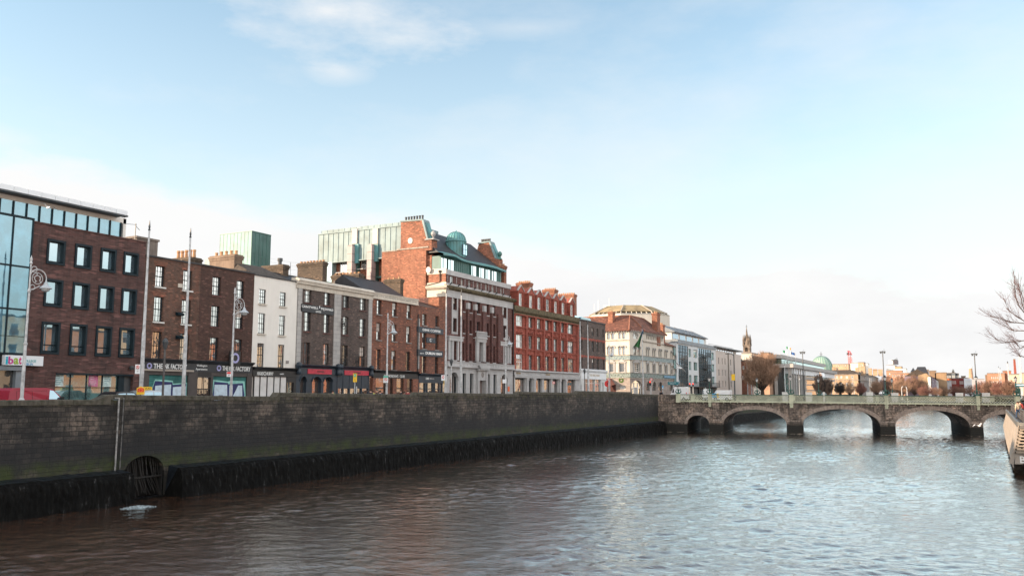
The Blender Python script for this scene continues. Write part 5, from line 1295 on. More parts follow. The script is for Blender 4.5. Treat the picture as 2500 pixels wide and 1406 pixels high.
 sx,sz=E_(1577,725);q=MB(EF);q.tube([(sx,.12,sz),(sx,.12,zc+.4),(sx-2.2,.12,zc+.05)],.07,6);q.lathe((sx,.12),[(.001,sz-.1),(.2,sz),(.22,sz+.2),(.001,sz+.25)],8);q.build('rain_pipe',m['black_paint'],t)
 sx,sz=E_(1448,700);q=MB(EF);n=18;q.prism([(sx+.36*math.cos(2*math.pi*i/n),sz+.42*math.sin(2*math.pi*i/n)) for i in range(n)],.3,.4);q.bar((sx+.3,.2,sz+.2),(sx+1.6,.3,sz-.1),.04);q.build('satellite_dish',plain('grey dish',(.42,.4,.4),.5,.1,2),t)
 b=MB(ROW);b.tube([(s1+.05,.14,ZB),(s1+.05,.14,zt-.4)],.09,6);b.build('down_pipe',m['black_paint'],t)
 q=MB(ROW);a,z1=ROW.p('E',1022,1248,.15);e,z0=ROW.p('E',1040,1300,.15);q.box(a,e,.125,.17,z0,z1);q.build('menu_board',m['orange'],t)
 return s1
S_RD0=hotel()
# ---------------------------------------------------------------- copper clad blocks behind
def copper_block():
 Y=96.5;F_=Frame(0,Y,1,0)
 P=lambda x,y,d=0:F_.p('D',x,y,d)
 t=thing('copper_building','verdigris copper clad block with concrete ribs rising behind the terrace, left of the hotel gable','building',(-75,Y,ZB))
 x0,z1=P(90,268);x1=P(1100,200)[0];zc=P(270,600)[1];xa=P(265,400)[0];zt=P(115,232)[1]
 b=MB(F_);b.box(x0,x1+.6,-9,0,zc,z1);b.box(x0,xa,-9,.0,14,zc-.002);b.box(x0+.25,x1+.6,-8.6,-.3,z1+.002,z1+.62);b.build('copper_cladding',m['copper_pale'],t)
 q=MB(F_);n=16
 for i in range(n+1):x=x0+(x1-x0)*i/n;q.box(x-.025,x+.025,.002,.06,zc,z1)
 for i in range(14):x=x0+.3+(x1-x0)*i/14;q.box(x-.02,x+.02,-.299,-.26,z1+.01,z1+.6)
 q.box(x0-.05,x1+.6,-.1,.12,z1-.02,z1+.12);q.box(xa,x1,-.3,.25,zc-.14,zc-.01);q.build('standing_seam',m['copper_pale'],t)
 b=MB(F_);b.box(xa+.0,x1+.5,-9,-.9,14,zc-.15);b.build('brick_wall',m['brick_orange'],t)
 for xl,xr,yt,yb in ((355,440,595,735),(615,675,585,690)):
  a,e=P(xl,yt,-.8)[0],P(xr,yt,-.8)[0];z0,z2=P(xl,yb,-.8)[1],P(xl,yt,-.8)[1]
  window(t,F_,(a,e,z0,z2),m['white_frame'],m['pane'],3,2,d=-.8,sill=.1,sillmat=m['stone_pale'])
 b=MB(F_);a,e=P(200,650)[0],P(255,650)[0];b.box(a,e,.003,.05,14,P(200,605)[1]);b.build('glazed_strip',m['pane_teal'],t)
 for xl,xr in ((440,540),(680,778)):
  a=P(xl,500,.9)[0];e=P((xl+xr)/2+0,500,.9)[0];zt2=P(xl,400,.9)[1]
  b=MB(F_);b.box(a,e+.1,-.1,.9,13,zt2);b.prism([(a+.1,zt2),(e,zt2),(e,zt2+.22),(a+.3,zt2+.22)],-.05,.85)
  z=13.5
  while z<zt2:b.box(a-.015,e+.115,-.11,.915,z,z+.05,1);z+=1.15
  b.build('concrete_rib',[plain('pinkish concrete',(.42,.36,.36),.8,.08,1),m['steel_grey']],t)
  q=MB(F_);u0,u1=P(xl+55,400,.2)[0],P(xr+30,400,.2)[0];q.box(u1-.55,u1+.12,-.1,.3,zc-.5,zt2+.25);q.build('copper_hood',m['copper'],t)
 for xl in (500,752):
  a,z0=P(xl,380,.2);e,z2=P(xl+50,190,.2);b=MB(F_);b.box(a-.1,e+.15,-.9,.22,z0,z2);b.build('concrete_rib',plain('pale concrete',(.52,.47,.44),.8,.08,1),t)
 for xl in (545,775):
  a=P(xl,700,-.4)[0];b=MB(F_);b.box(a,a+.35,-.9,-.2,13,zc-.16);b.box(a,a+1.3,-.85,-.3,P(xl,790)[1],P(xl,770)[1]);b.build('copper_post',m['copper_teal'],t)
copper_block()
def copper_tower():
 F_=Frame(-80,0,0,1);sc_=F_.s_('B',878,100);z1=27.3;FE=Frame(0,sc_,1,0)
 xl=FE.s_('B',632,130);sr=F_.s_('B',1025,130)
 t=thing('copper_tower','plain teal copper clad box tower rising behind the brick and white houses','tower',(-82,sc_,ZB))
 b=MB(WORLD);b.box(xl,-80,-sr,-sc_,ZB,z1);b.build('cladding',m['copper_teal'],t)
 q=MB(WORLD)
 for i in range(10):x=xl+(-80-xl)*i/9;q.box(x-.02,x+.02,-sc_+.003,-sc_+.035,ZB,z1)
 for z in (20,24.0):q.box(xl,-80,-sc_+.002,-sc_+.02,z,z+.03)
 q.build('standing_seam',m['copper_trim'],t)
 b=MB(WORLD);b.box(xl+.004,-80-.004,-sc_+.0,-sc_+.012,ZB,z1-.003);b.build('lit_cladding',m['copper'],t)  # sun-facing side in a paler copper: its light is put into the colour
 q=MB(WORLD)
 for i in range(6):y=-sc_-(sr-sc_)*i/5;q.box(-80.01,-79.96,y-.02,y+.02,ZB,z1)
 for z in (20.5,24.2):q.box(-80.005,-79.975,-sr,-sc_,z,z+.04)
 q.box(xl-.05,-79.92,-sr-.05,-sc_+.05,z1+.002,z1+.08);q.build('seam',m['copper_trim'],t)
 xa,za=FE.p('B',497,295);xb,zb_=FE.p('B',537,277)
 b=MB(WORLD);b.box(xb,xl-.01,-sc_-3,-sc_-.3,ZB,zb_);b.box(xa,xb-.01,-sc_-3,-sc_-.3,ZB,za);b.build('lower_block',m['copper_pale'],t)
copper_tower()
def roof_fence():
 F_=Frame(0,86,1,0);t=thing('roof_railing','thin wire railing on the flat roof behind the white house chimney','railing',(-80,86,20))
 P=[F_.p('C',x,y) for x,y in ((190,290),(350,320),(455,330))];b=MB(F_)
 for x,z in P:b.bar((x,0,z-2.2),(x,0,z),.035)
 for f in (0,.5,1,1.6):
  for (x0,z0),(x1,z1) in zip(P,P[1:]):b.bar((x0,0,z0-f),(x1,0,z1-f),.012)
 b.build('wire_panel',m['steel_grey'],t);b=MB(F_);b.box(P[0][0]-4,P[2][0]+1,-6,.1,8,P[2][1]-2.2);b.build('flat_roof_block',m['slate_mossy'],t)
roof_fence()
# ---------------------------------------------------------------- 8 red terracotta building
def redbuilding():
 s0,s1=S_RD0+.3,ROW.s_('E',1750,600)
 t=thing('office_building','bright red terracotta building with seven dormers and grey stone shop arcade','building',ROW.W((s0+s1)/2,0,ZB))
 cols=[(1100,1178,570),(1239,1276,585),(1325,1364,600),(1413,1450,610),(1499,1534,620),(1577,1609,630),(1645,1702,650)]
 G_=grid(ROW,'E',cols,[(533,640),(725,860),(922,1080)],1257);H_=[h for r_ in G_ for h in r_]
 zt=18.5;zg=ROW.z_('E',1080,1088)
 b=MB(ROW);b.wall(s0,s1,zg,zt,H_,reveal=.3,back=-13);b.build('wall',m['terracotta'],t)
 for h in H_:
  wide=h[1]-h[0]>2.3
  window(t,ROW,h,m['white_frame'] if wide else m['grey_frame'],m['pane'] if wide else m['pane_curtain'],4 if wide else 3,2,meet=False,ow=.1,iw=.12,d=-.2)
 # relief: pilasters between bays, string courses, little gables over the windows
 b=MB(ROW);edges=[s0+.15]+[(a[1]+c_[0])/2 for a,c_ in zip(G_[0],G_[0][1:])]+[s1-.3]
 for x in edges:b.box(x-.2,x+.2,.004,.2,zg,zt-.6);b.box(x-.28,x+.28,.004,.26,zt-1.2,zt-.6)
 for x in (s0+.55,s1-.7):b.box(x-.12,x+.12,.004,.14,zg,zt-.6)
 b.build('pilaster',m['terracotta'],t)
 b=MB(ROW)
 for r_ in G_:
  z=r_[0][2];b.box(s0,s1,.003,.15,z-.22,z-.04)
  z=r_[0][3];b.box(s0,s1,.003,.13,z+.05,z+.16)
 b.build('string_course',m['terracotta'],t)
 b=MB(ROW)
 for r_ in G_[:2]:
  for h in r_:c_=(h[0]+h[1])/2;w=.85;z=h[2]-.95;b.prism([(c_-w,z),(c_+w,z),(c_+w,z+.1),(c_,z+.62),(c_-w,z+.1)],.004,.2);b.prism([(c_-.5,z+.1),(c_+.5,z+.1),(c_,z+.42)],.2,.26)
 b.split(12,'panel_gable',m['terracotta'],t)
 b=MB(ROW);b.run([(.0,zt-.598),(.15,zt-.598),(.2,zt-.2),(.45,zt-.05),(.5,zt+.1),(.35,zt+.14),(.35,zt+.75),(.0,zt+.8)],s0-.1,s1+.15);b.build('cornice',m['stone_mossy'],t)
 b=MB(ROW);b.box(s0,s1,.2,.33,zt-1.0+.42,zt-.42);b.build('frieze',m['terracotta'],t)
 # mansard and roof
 zm=zt+.7;b=MB(ROW);b.face([(s0,-.5,zt),(s1,-.5,zt),(s1,-2.0,zm+2.9),(s0,-2.0,zm+2.9)]);b.face([(s0,-2,zm+2.9),(s1,-2,zm+2.9),(s1,-6,zm+3.4),(s0,-6,zm+3.4)])
 b.face([(s0,-.5,zt),(s0,-2,zm+2.9),(s0,-6,zm+3.4),(s0,-13,zt)]);b.face([(s1,-.5,zt),(s1,-2,zm+2.9),(s1,-6,zm+3.4),(s1,-13,zt)]);b.face([(s0,-6,zm+3.4),(s1,-6,zm+3.4),(s1,-13,zt),(s0,-13,zt)]);b.build('roof',m['slate'],t)
 dd=.02
 dc=[(1137,1170,370),(1244,1278,395),(1331,1363,415),(1418,1451,435),(1505,1535,450),(1582,1612,470),(1672,1700,490)]
 for xl,xr,y in dc:
  a,e=ROW.s_('E',xl,y,dd),ROW.s_('E',xr,y,dd);z0,z1=zt+.78,zt+2.75
  c_=(a+e)/2;w=(e-a)/2+.42;q=MB(ROW)
  q.wall(c_-w,c_+w,z0,z1+.12,[(a,e,z0+.1,z1)],reveal=.2,d=dd,back=-2.6);q.prism([(c_-w-.1,z1+.122),(c_+w+.1,z1+.122),(c_+w+.1,z1+.3),(c_,z1+1.15),(c_-w-.1,z1+.3)],-2.4,dd+.1)
  q.box(c_-w,c_-w+.2,dd,dd+.14,z0,z1+.12);q.box(c_+w-.2,c_+w,dd,dd+.14,z0,z1+.12)
  dm=q.build('dormer',m['terracotta'],t)
  q=MB(ROW);
  for sg in (1,-1):q.bar((c_+sg*(w+.12),dd+.05,z1+.34),(c_,dd+.05,z1+1.22),.1,.3)
  q.build('gable_coping',m['stone_pale'],dm)
  window(dm,ROW,(a,e,z0+.1,z1),m['white_frame'],m['pane'],2,2,d=dd-.12,ow=.1)
 # chimneys
 for (xl,xr,yt,d,np_) in ((1103,1245,160,-3.4,6),(1374,1512,232,-4.2,6),(1520,1712,283,-4.2,8)):
  sy=ROW.s_('E',xr,yt+60,d);FE=Frame(0,sy,1,0)
  chimney(t,FE,FE.s_('E',xl+8,yt+40),FE.s_('E',xr-8,yt+40),-1.5,0,18,FE.z_('E',(xl+xr)/2,yt+8),m['brick_orange'],np_,.3)
 # stone shop arcade
 gh=[('R',1090,1197,1235),('A',1228,1270,1220),('R',1306,1372,1235),('R',1390,1463,1240),('R',1480,1540,1240),('A',1568,1605,1220),('R',1630,1716,1240)]
 zR=ROW.z_('E',1090,1148);zA=ROW.z_('E',1248,1128)
 hs_=[(ROW.s_('E',a,y),ROW.s_('E',e,y),ZB+(.35 if k=='R' else 0),zR if k=='R' else zA) for k,a,e,y in gh]
 b=MB(ROW);b.wall(s0,s1,ZB,zg-.002,hs_,reveal=.5,d=.14,back=-13)
 for h,g in zip(hs_,gh):
  if g[0]=='A':b.archfill(h[0],h[1],h[3]-(h[1]-h[0])/2,h[3]+.001,-.38,.142);b.archring(h[0],h[1],h[3]-(h[1]-h[0])/2,.18,.144,.24)
 b.build('stone_arcade',m['stone_white'],t)
 for i,(h,g) in enumerate(zip(hs_,gh)):
  q=MB(ROW);dk=g[0]=='A';q.box(h[0],h[0]+.07,-.3,-.2,h[2],h[3]);q.box(h[1]-.07,h[1],-.3,-.2,h[2],h[3]);q.box(h[0]+.07,h[1]-.07,-.3,-.2,h[3]-.4,h[3]);w=q.build('shop_window' if not dk else 'doorway',m['black_paint'],t)
  q=MB(ROW);q.face([(h[0],-.26,h[2]),(h[1],-.26,h[2]),(h[1],-.26,h[3]),(h[0],-.26,h[3])]);q.build('pane',m['pane_dark'] if dk else m['pane_shop'],w)
 b=MB(ROW);b.run([(.145,zg-.95),(.3,zg-.95),(.34,zg-.55),(.2,zg-.5),(.2,zg-.12),(.45,zg+.02),(.45,zg+.12),(.145,zg+.25)],s0,s1);b.build('stone_entablature',m['stone_white'],t)
 b=MB(ROW)
 for a,e in ((0,1),(1,2),(4,5),(5,6)):
  x=(hs_[a][1]+hs_[e][0])/2;b.box(x-.3,x+.3,.145,.3,ZB,zg-.96);b.box(x-.38,x+.38,.145,.36,zg-1.3,zg-.97)
 b.split(12,'stone_pilaster',m['stone_white'],t)
 for xl,xr in ((1120,1165),(1425,1470)):
  a,e=ROW.s_('E',xl,1110,.35),ROW.s_('E',xr,1110,.35);q=text('lettering','DOLLARD',ROW,a,e,zg-.42,zg-.2,.21,m['letter_gold'],t,.03,.01)
 return s1
S_BR0=redbuilding()
# ---------------------------------------------------------------- 9 brown brick corner house with white shopfront
def brown():
 s0,s1=S_BR0+.25,ROW.s_('F',421,500);zt=19.0
 t=thing('brick_house','dark brown brick corner house with red brick bands and white shopfront','house',ROW.W((s0+s1)/2,0,ZB))
 cols=[(98,116,460),(186,205,470),(240,268,485),(305,328,495),(384,398,510)]
 G_=grid(ROW,'F',cols,[(432,540),(612,748),(838,985)],254);H_=[h for r_ in G_ for h in r_]
 zg=ROW.z_('F',300,995)
 b=MB(ROW);b.wall(s0,s1,zg,zt,H_,reveal=.3,back=-12)
 for h in H_:b.archfill(h[0],h[1],h[3]-.2,h[3]+.001,-.28,.002,rise=.19)
 b.build('wall',m['brick_grey'],t)
 for h in H_:window(t,ROW,h,m['grey_frame'],m['pane'],2,2,d=-.22)
 b=MB(ROW)
 for r_ in G_[1:]:
  z=r_[0][3];b.box(s0,s1,.003,.03,z+.12,z+.42)
  for h in r_:b.archring(h[0],h[1],z-.05,.3,.004,.06,rise=.22)
 b.build('red_band',m['terracotta'],t)
 b=MB(ROW);b.box(s0,s1,-.5,.15,zt+.002,zt+.18);b.build('parapet',m['slate'],t)
 b=MB(ROW);b.box(s0+.3,s1-2,-5,-2.2,zt+.1,zt+1.1);b.prism([(s0+5,zt+.2),(s0+11,zt+.2),(s0+10,zt+1.0),(s0+6,zt+1.0)],-2.1,-1.9);b.build('rooflight',m['pane_modern'],t)
 b=MB(ROW);hs_=[(ROW.s_('M',x0,520),ROW.s_('M',x1,520),ZB+z,ROW.z_('M',300,y)) for x0,x1,z,y in ((236,262,.2,470),(300,380,.2,405),(385,470,.0,405),(475,565,.2,405),(585,610,.2,470))]
 b.wall(s0,s1,ZB,zg-.002,hs_,reveal=.3,d=.1,back=-12);b.build('white_shopfront',plain('white shopfront paint',(.6,.62,.62),.6,.1,1,streak=.15),t)
 b=MB(ROW);b.run([(.1,zg-.4),(.3,zg-.35),(.42,zg-.1),(.42,zg+.05),(.1,zg+.15)],s0,s1);b.box(s0+.4,s1-.5,.105,.2,zg-1.6,zg-.42);fs=b.build('fascia',m['sign_white'],t)
 text('lettering','THE MERCHANT',ROW,s0+(s1-s0)*.33,s0+(s1-s0)*.72,zg-1.1,zg-.7,.202,m['letter_gold'],t,.01)
 for h in hs_:
  q=MB(ROW);q.box(h[0],h[1],-.15,-.1,h[3]-1.0,h[3]-.9);q.box((h[0]+h[1])/2-.03,(h[0]+h[1])/2+.03,-.15,-.1,h[2],h[3]);w=q.build('shop_window',m['white_frame'],t)
  q=MB(ROW);q.face([(h[0],-.16,h[2]),(h[1],-.16,h[2]),(h[1],-.16,h[3]),(h[0],-.16,h[3])]);q.build('pane',m['pane_shop'],w)
 return s1
S_PS=brown()
# ---------------------------------------------------------------- 10 the Italianate corner building
SE=Frame(0,168,1,0)
XC=SE.s_('F',736,440);SQ=Frame(-58.5,0,0,1);YQ=SQ.s_('F',903,445)
SC=Frame(XC,168,-58.5-XC,YQ-168);CL=math.hypot(-58.5-XC,YQ-168)
def frieze_mat(nm,a,b_):
 mt,t,P,L=mat_base(nm);uv=t.nodes.new('ShaderNodeUVMap').outputs[0]
 n=noise_n(t,L,uv,2.6,5,.65);L(ramp(t,n,[(.38,a),(.47,b_),(.55,(.3,.36,.34)),(.62,a)],L),P.inputs['Base Color']);return mt
def sunlight():
 t=thing('corner_building','cream Italianate corner building with red hipped tile roof and coloured relief bands','building',(XC,172,ZB))
 ze=19.5;zE=ze+.0
 XE0=XC-14;YE1=SQ.s_('F',1192,560);YE2=SQ.s_('F',1333,700)
 zb1t,zb1b=SE.z_('F',600,800),SE.z_('F',600,856);zb2t,zb2b=SE.z_('F',600,1030),SE.z_('F',600,1092)
 def gz(y,x=610):return SE.z_('F',x,y)
 rows={'a':(gz(580),gz(497)),'b':(gz(788),gz(676)),'c':(gz(1016),gz(905)),'g':(gz(1242),gz(1195))}
 def hole(fr,x0,x1,y,r_):return (fr.s_('F',x0,y),fr.s_('F',x1,y),rows[r_][0],rows[r_][1])
 HE=[hole(SE,a,e,540,'a') for a,e in ((445,485),(500,537),(594,630),(645,683))]+[hole(SE,a,e,730,'b') for a,e in ((445,487),(500,542),(593,632),(647,688))]
 HE2=[hole(SE,a,e,960,'c') for a,e in ((475,530),(607,672))]+[hole(SE,608,690,1220,'g')]
 # one more bay to the left hidden by the street corner
 w_=CL
 HC=[(w_*.33,w_*.62,*rows['a'])]+[(w_*.33,w_*.58,*rows['b']),(w_*.66,w_*.91,*rows['b'])]
 HC=[(SC.s_('F',790,540),SC.s_('F',845,540),*rows['a']),(SC.s_('F',790,740),SC.s_('F',830,740),*rows['b']),(SC.s_('F',845,740),SC.s_('F',882,740),*rows['b'])]
 HC2=[(SC.s_('F',797,960),SC.s_('F',868,960),*rows['c'])]
 HD=(SC.s_('F',762,1230),SC.s_('F',898,1230),ZB,gz(1125))
 HQ=[(SQ.s_('F',961+i*22.3,540+i*3),SQ.s_('F',975+i*22.3,540+i*3),rows['a'][0]+.25,rows['a'][1]+.05) for i in range(10)]
 cb=[(956,975,981,1000),(1040,1058,1064,1082),(1122,1140,1146,1163)];cb2=[(1200,1216,1221,1237),(1277,1292,1297,1312)]
 HQb=[(SQ.s_('F',x0,740),SQ.s_('F',x1,740),*rows['b']) for q in cb+cb2 for x0,x1 in (q[:2],q[2:])]
 HQc=[(SQ.s_('F',c_-14,980),SQ.s_('F',c_+14,980),*rows['c']) for c_ in (977,1060,1142,1218,1295)]
 HQg=[(SQ.s_('F',c_-24,1200),SQ.s_('F',c_+24,1200),gz(1262),gz(1135)) for c_ in (980,1060,1142,1216,1290)]
 zlow=17.3
 def mk(fr,a,e,hs_,ga,zt,nm='wall'):
  b=MB(fr);b.wall(a,e,zb2b,zt,hs_,reveal=.3,back=-6 if fr is not SC else-3)
  for h in hs_:
   if h[3] in (rows['a'][1],rows['b'][1],rows['a'][1]+.05):b.archfill(h[0],h[1],h[3]-(h[1]-h[0])/2,h[3]+.001,-.28,.002)
  b.build(nm,m['render_cream'] if fr is SE else m['render_cream'],t)
  b=MB(fr);b.wall(a,e,ZB,zb2b-.002,ga,reveal=.35,d=.06,back=-6 if fr is not SC else-3)
  for h in ga:
   if h[1]-h[0]<8 and h[3]>gz(1150):b.archfill(h[0],h[1],h[3]-min(1.2,(h[1]-h[0])/2),h[3]+.001,-.28,.062);b.archring(h[0],h[1],h[3]-min(1.2,(h[1]-h[0])/2),.25,.064,.2,rise=min(1.2,(h[1]-h[0])/2))
  b.build('stone_ground_floor',m['stone_brown'],t)
 mk(SE,XE0,XC,HE+HE2[:2],[HE2[2]],ze);mk(SC,0,CL,HC+HC2,[HD],ze);mk(SQ,YQ,YE1,[h for h in HQ+HQb+HQc if h[1]<YE1],[h for h in HQg if h[1]<YE1],ze)
 mk(SQ,YE1+.01,YE2,[h for h in HQb+HQc if h[0]>YE1],[h for h in HQg if h[0]>YE1],zlow,'lower_wing')
 for fr,hs_ in ((SE,HE+HE2),(SC,HC+HC2),(SQ,HQ+HQb+HQc+HQg)):
  for h in hs_:wide=h[1]-h[0]>1.1;window(t,fr,h,m['white_frame'] if (wide and fr is not SQ) else m['grey_frame'],m['pane_dark'] if h[3]<rows['b'][0] else m['pane_curtain'],3 if wide else 2,4 if wide else 3,meet=False,d=-.22,ow=.09,iw=.07 if wide else .04)
 # hoods, pediments
 b=MB(SE)
 for (i,j) in ((4,5),(6,7)):
  for k in (i,j):h=HE[k];b.archring(h[0],h[1],h[3]-(h[1]-h[0])/2,.22,.005,.18)
 for h in HE[:4]:b.archring(h[0],h[1],h[3]-(h[1]-h[0])/2,.1,.005,.08)
 b.build('arch_hood',m['stone_pale'],t)
 b=MB(SC)
 for h in HC:b.archring(h[0],h[1],h[3]-(h[1]-h[0])/2,.2,.005,.16)
 b.build('arch_hood',m['stone_pale'],t)
 b=MB(SQ)
 for h in HQb:b.archring(h[0],h[1],h[3]-(h[1]-h[0])/2,.14,.005,.16)
 for h in HQ:b.archring(h[0],h[1],h[3]-(h[1]-h[0])/2,.12,.005,.14)
 b.build('arch_hood',m['stone_pale'],t)
 for fr,hs_,w in ((SE,HE2[:2],.45),(SC,HC2,.45),(SQ,HQc,.4)):
  b=MB(fr)
  for h in hs_:
   b.box(h[0]-w+.15,h[0]-.02,.004,.16,h[2],h[3]+.2);b.box(h[1]+.02,h[1]+w-.15,.004,.16,h[2],h[3]+.2);b.box(h[0]-w,h[1]+w,.004,.25,h[3]+.2,h[3]+.34)
   c_=(h[0]+h[1])/2;b.prism([(h[0]-w,h[3]+.342),(h[1]+w,h[3]+.342),(c_,h[3]+.85)],.004,.22);b.box(h[0]-w,h[1]+w,.004,.22,h[2]-.18,h[2]-.04)
  b.build('pediment',m['stone_pale'],t)
 fm=frieze_mat('blue green relief frieze',(.06,.12,.15),(.16,.22,.24));fm2=frieze_mat('dark relief frieze',(.03,.045,.045),(.1,.14,.13))
 for fr,a,e in ((SE,XE0,XC+.12),(SC,-.03,CL+.03),(SQ,YQ-.03,YE2)):
  for z0,z1,mt in ((zb1b,zb1t,fm),(zb2b,zb2t,fm2)):
   b=MB(fr);b.box(a,e,.003,.1,z0,z1);b.build('relief_frieze',mt,t)
   b=MB(fr);b.box(a,e,.003,.2,z1+.002,z1+.14);b.box(a,e,.003,.18,z0-.14,z0-.002);b.build('moulding',m['stone_weathered'],t)
 b=MB(SE);z=rows['a'][0]-.2;b.box(XE0,XC+.1,.003,.14,z-.16,z);b.build('moulding',m['stone_weathered'],t);b=MB(SQ);b.box(YQ,YE1,.003,.16,z-.25,z-.05);b.build('moulding',m['stone_weathered'],t)
 # bracketed eaves and hipped roof
 for fr,a,e in ((SE,XE0,XC+.3),(SC,0,CL),(SQ,YQ,YE1+.3)):
  b=MB(fr);n=int((e-a)/.55)
  for i in range(n):x=a+.2+i*.55;b.run([(.003,ze-.5),(.15,ze-.42),(.5,ze-.12),(.5,ze-.02),(.003,ze-.02)],x,x+.16)
  b.build('eaves_bracket',m['white_frame'],t)
 o=.62;ap=Vector((-64.6,174.2,SQ.z_('F',745,275) if 0 else 0));zap=on_y('F',745,276,174.0)[1];xap=on_y('F',745,276,174.0)[0]
 cor=[(XE0,168-o),(XC+.2,168-o),(-58.5+o,YQ+.1),(-58.5+o,YE1+o),(-78,YE1+o),(XE0,YE1+o)]
 yr2=183.0;A=(xap,-174.0,zap);Bq=(xap,-yr2,zap);W_=(XE0,-174,zap)
 b=MB(WORLD);Z_=ze;c3=[(x,-y,Z_) for x,y in cor]
 b.face([c3[0],c3[1],A,W_]);b.face([c3[1],c3[2],A]);b.face([c3[2],c3[3],Bq,A]);b.face([c3[3],c3[5],(XE0,-yr2,zap),Bq]);b.face([A,Bq,(XE0,-yr2,zap),W_]);b.face(c3)
 for i in range(3):b.face([c3[i],c3[i+1],(c3[i+1][0],c3[i+1][1],Z_-.15),(c3[i][0],c3[i][1],Z_-.15)])
 b.build('roof',m['tile_red'],t)
 q=MB(WORLD)
 for p0,p1 in ((c3[1],A),(c3[2],A),(c3[3],Bq),(A,Bq),(A,W_)):q.bar(Vector(p0)+Vector((0,0,.08)),Vector(p1)+Vector((0,0,.08)),.22)
 q.build('ridge_tile',m['brick_orange'],t)
 # lower wing roof
 b=MB(SQ);b.face([(YE1,.5,zlow),(YE2+.4,.5,zlow),(YE2-3,-4,zlow+2.2),(YE1,-4,zlow+2.2)]);b.face([(YE2+.4,.5,zlow),(YE2+.4,-8,zlow),(YE2-3,-4,zlow+2.2)]);b.face([(YE1,.5,zlow),(YE2+.4,.5,zlow),(YE2+.4,-8,zlow),(YE1,-8,zlow)]);b.build('wing_roof',m['tile_red'],t)
 # chimneys
 Yc_=171;F_=Frame(0,Yc_,1,0);a,z1=F_.p('F',455,222);e=F_.s_('F',515,260);chimney(t,F_,a,e,-1.6,0,18,z1,m['brick_orange'],2,.3)
 F_=Frame(0,182,1,0);a,z1=F_.p('F',1032,238);e=F_.s_('F',1110,300);chimney(t,F_,a,e-.1,-2.2,0,17,z1,m['brick_orange'],4,.45)
 F_=Frame(0,190,1,0);a,z1=F_.p('F',1118,392);e=F_.s_('F',1180,400);chimney(t,F_,a,e,-1.5,0,16,z1,m['brick_orange'],3,.4)
 # ground floor details: corner arch door, awning, medallion, blue sign
 q=MB(SC);h=HD;q.box(h[0],h[1],-.25,-.2,h[2],h[3]);q.build('entrance_glass',m['pane_dark'],t)
 q=MB(SC)
 for f in (0.03,.3,.34,.64,.68,.95):x=h[0]+(h[1]-h[0])*f;q.box(x,x+.09,-.2,-.12,h[2],h[3]-.5)
 for z in (h[2]+1.1,h[2]+2.4,h[3]-1.5):q.box(h[0],h[1],-.2,-.13,z,z+.09)
 q.build('entrance_bars',m['white_frame'],t)
 q=MB(SC);x=h[0]+(h[1]-h[0])*.36;q.box(x,x+(h[1]-h[0])*.27,-.19,-.1,ZB,h[2]+2.6);q.build('door',m['stone_pale'],t)
 a,z1=SE.p('F',440,1100);e,z0=SE.p('F',585,1180);q=MB(SE);q.face([(a,.1,z1),(e-1.4,.1,z1),(e,1.6,z0),(a,1.6,z0-.8)]);q.box(a,e-.4,.07,.12,ZB,z0);q.build('awning',plain('dark red awning',(.07,.02,.015),.8,.3,2),t)
 s_,z_=SE.p('F',632,1125);ring(t,s_,z_,.2,.55,.07,m['grass'],'wreath',SE)
 a,z1=SQ.p('F',1183,1062);e,z0=SQ.p('F',1335,1100);q=MB(SQ);q.box(a,e-.1,.2,.3,z0,z1);q.build('sign_board',plain('blue sign',(.12,.28,.42),.5,.2,1),t)
 return YE2
YE2=sunlight()
